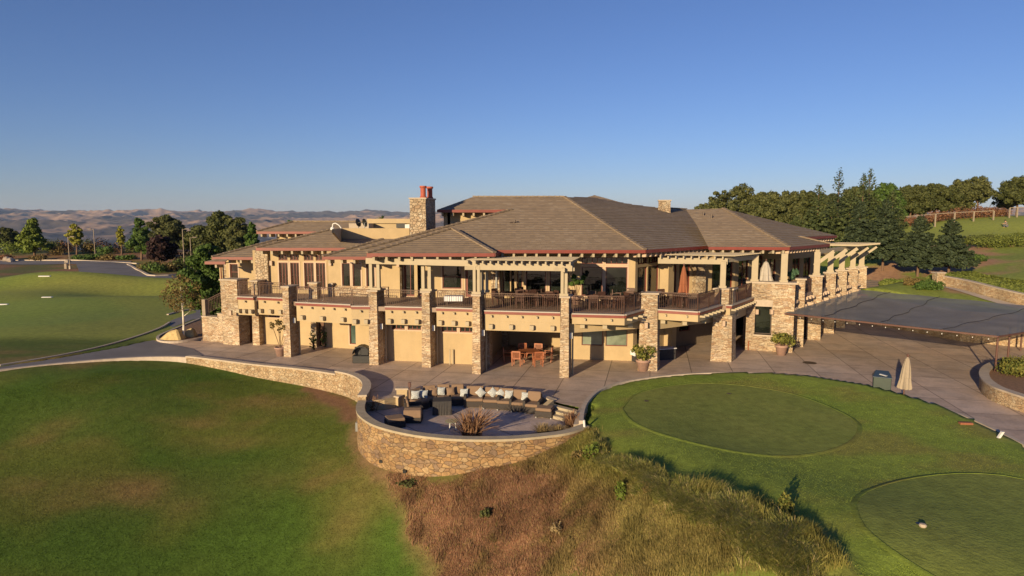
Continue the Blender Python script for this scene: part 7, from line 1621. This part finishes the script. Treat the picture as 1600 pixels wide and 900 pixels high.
tufts('crest_grass', 'tall arching grass tufts along the top edge of the slope', 620, 110, 2)
for i, (px, py, z, r_, h_, m_, lab) in enumerate(((838, 716, -1.0, .5, .8, 'leaf_mid', 'dark leafy weed growing at the foot of the patio wall'), (925, 738, -.8, .45, .7, 'leaf_bright', 'light green leafy weed at the top of the dry slope'), (970, 815, -1.2, .25, .7, 'leaf_bright', 'tall green weed in the middle of the slope'), (1228, 830, -.3, .3, .65, 'leaf_pot', 'pale weed standing on the slope crest'), (905, 745, -1.1, .4, .5, 'leaf_brown', 'brownish weed on the dry slope below the wall end'), (1015, 830, -1.3, .3, .5, 'leaf_brown', 'small brown weed lower on the slope'), (640, 757, -1.9, .5, .22, 'leaf_oak', 'low weeds at the lowest foot of the patio wall'), (760, 800, -2.1, .3, .35, 'leaf_oak', 'dull weed in the middle of the dry brown slope'), (870, 845, -2.2, .3, .4, 'straw', 'straw coloured dry weed low on the slope'))):
    q = G(px, py, z); shrub('weed', lab, 'weed', (q.x, q.y, hz(q.x, q.y)), r_, r_, h_, m_, 260, .09, 5, seed=500 + i)
# short turf blades catching the low sun on the near lawns
left_poly = [G(-60, 930, -4.2), G(-40, 640, -1.2), G(0, 600, -.2), G(280, 572, -.3), G(420, 600, -.7), G(480, 618, -1), G(540, 665, -1.4), G(575, 730, -1.8), G(640, 820, -2.9), G(680, 950, -4.3)]
def col_l(x, y, rs_): c = ground_tint(x + rs_.normal(size=len(x)) * .3, y + rs_.normal(size=len(x)) * .3); return c * (.95 + .5 * rs_.random(len(x)))[:, None]
make_grass('turf_blades', 'short mown turf of the left lawn', 230000, left_poly, lambda x, y, rs_: rs_.uniform(.03, .07, len(x)), lambda x, y, rs_: rs_.uniform(.012, .026, len(x)), col_l, lambda x, y, rs_: (rs_.normal(size=len(x)) * .5, rs_.normal(size=len(x)) * .5), 5)
right_poly = [G(915, 668, 0), G(915, 645, .1), G(940, 618, .15), G(985, 603, .15), G(1050, 594, .15), G(1180, 590, .15), G(1310, 605, .15), G(1450, 640, .15), G(1562, 690, .15), G(1660, 735, .15), G(1700, 960, .1), G(1430, 960, 0), G(1320, 884, 0), G(1195, 812, 0), G(1085, 772, 0), G(1000, 732, 0)]
make_grass('turf_blades', 'short mown turf around the two putting greens', 170000, right_poly, lambda x, y, rs_: (rs_.uniform(.02, .05, len(x)) + .0 * sm(.35, .1, np.minimum(dseg([G(v.x, v.y, .1) for v in green_px], x, y), dseg([G(v.x, v.y, .1) for v in spl(g2, 3)], x, y)))) * (1 - .93 * np.maximum(inpoly([G(v.x, v.y, .1) for v in green_px], x, y), inpoly([G(v.x, v.y, .1) for v in spl(g2, 3)[:-1]], x, y))), lambda x, y, rs_: rs_.uniform(.012, .026, len(x)), col_l, lambda x, y, rs_: (rs_.normal(size=len(x)) * .5, rs_.normal(size=len(x)) * .5), 6)
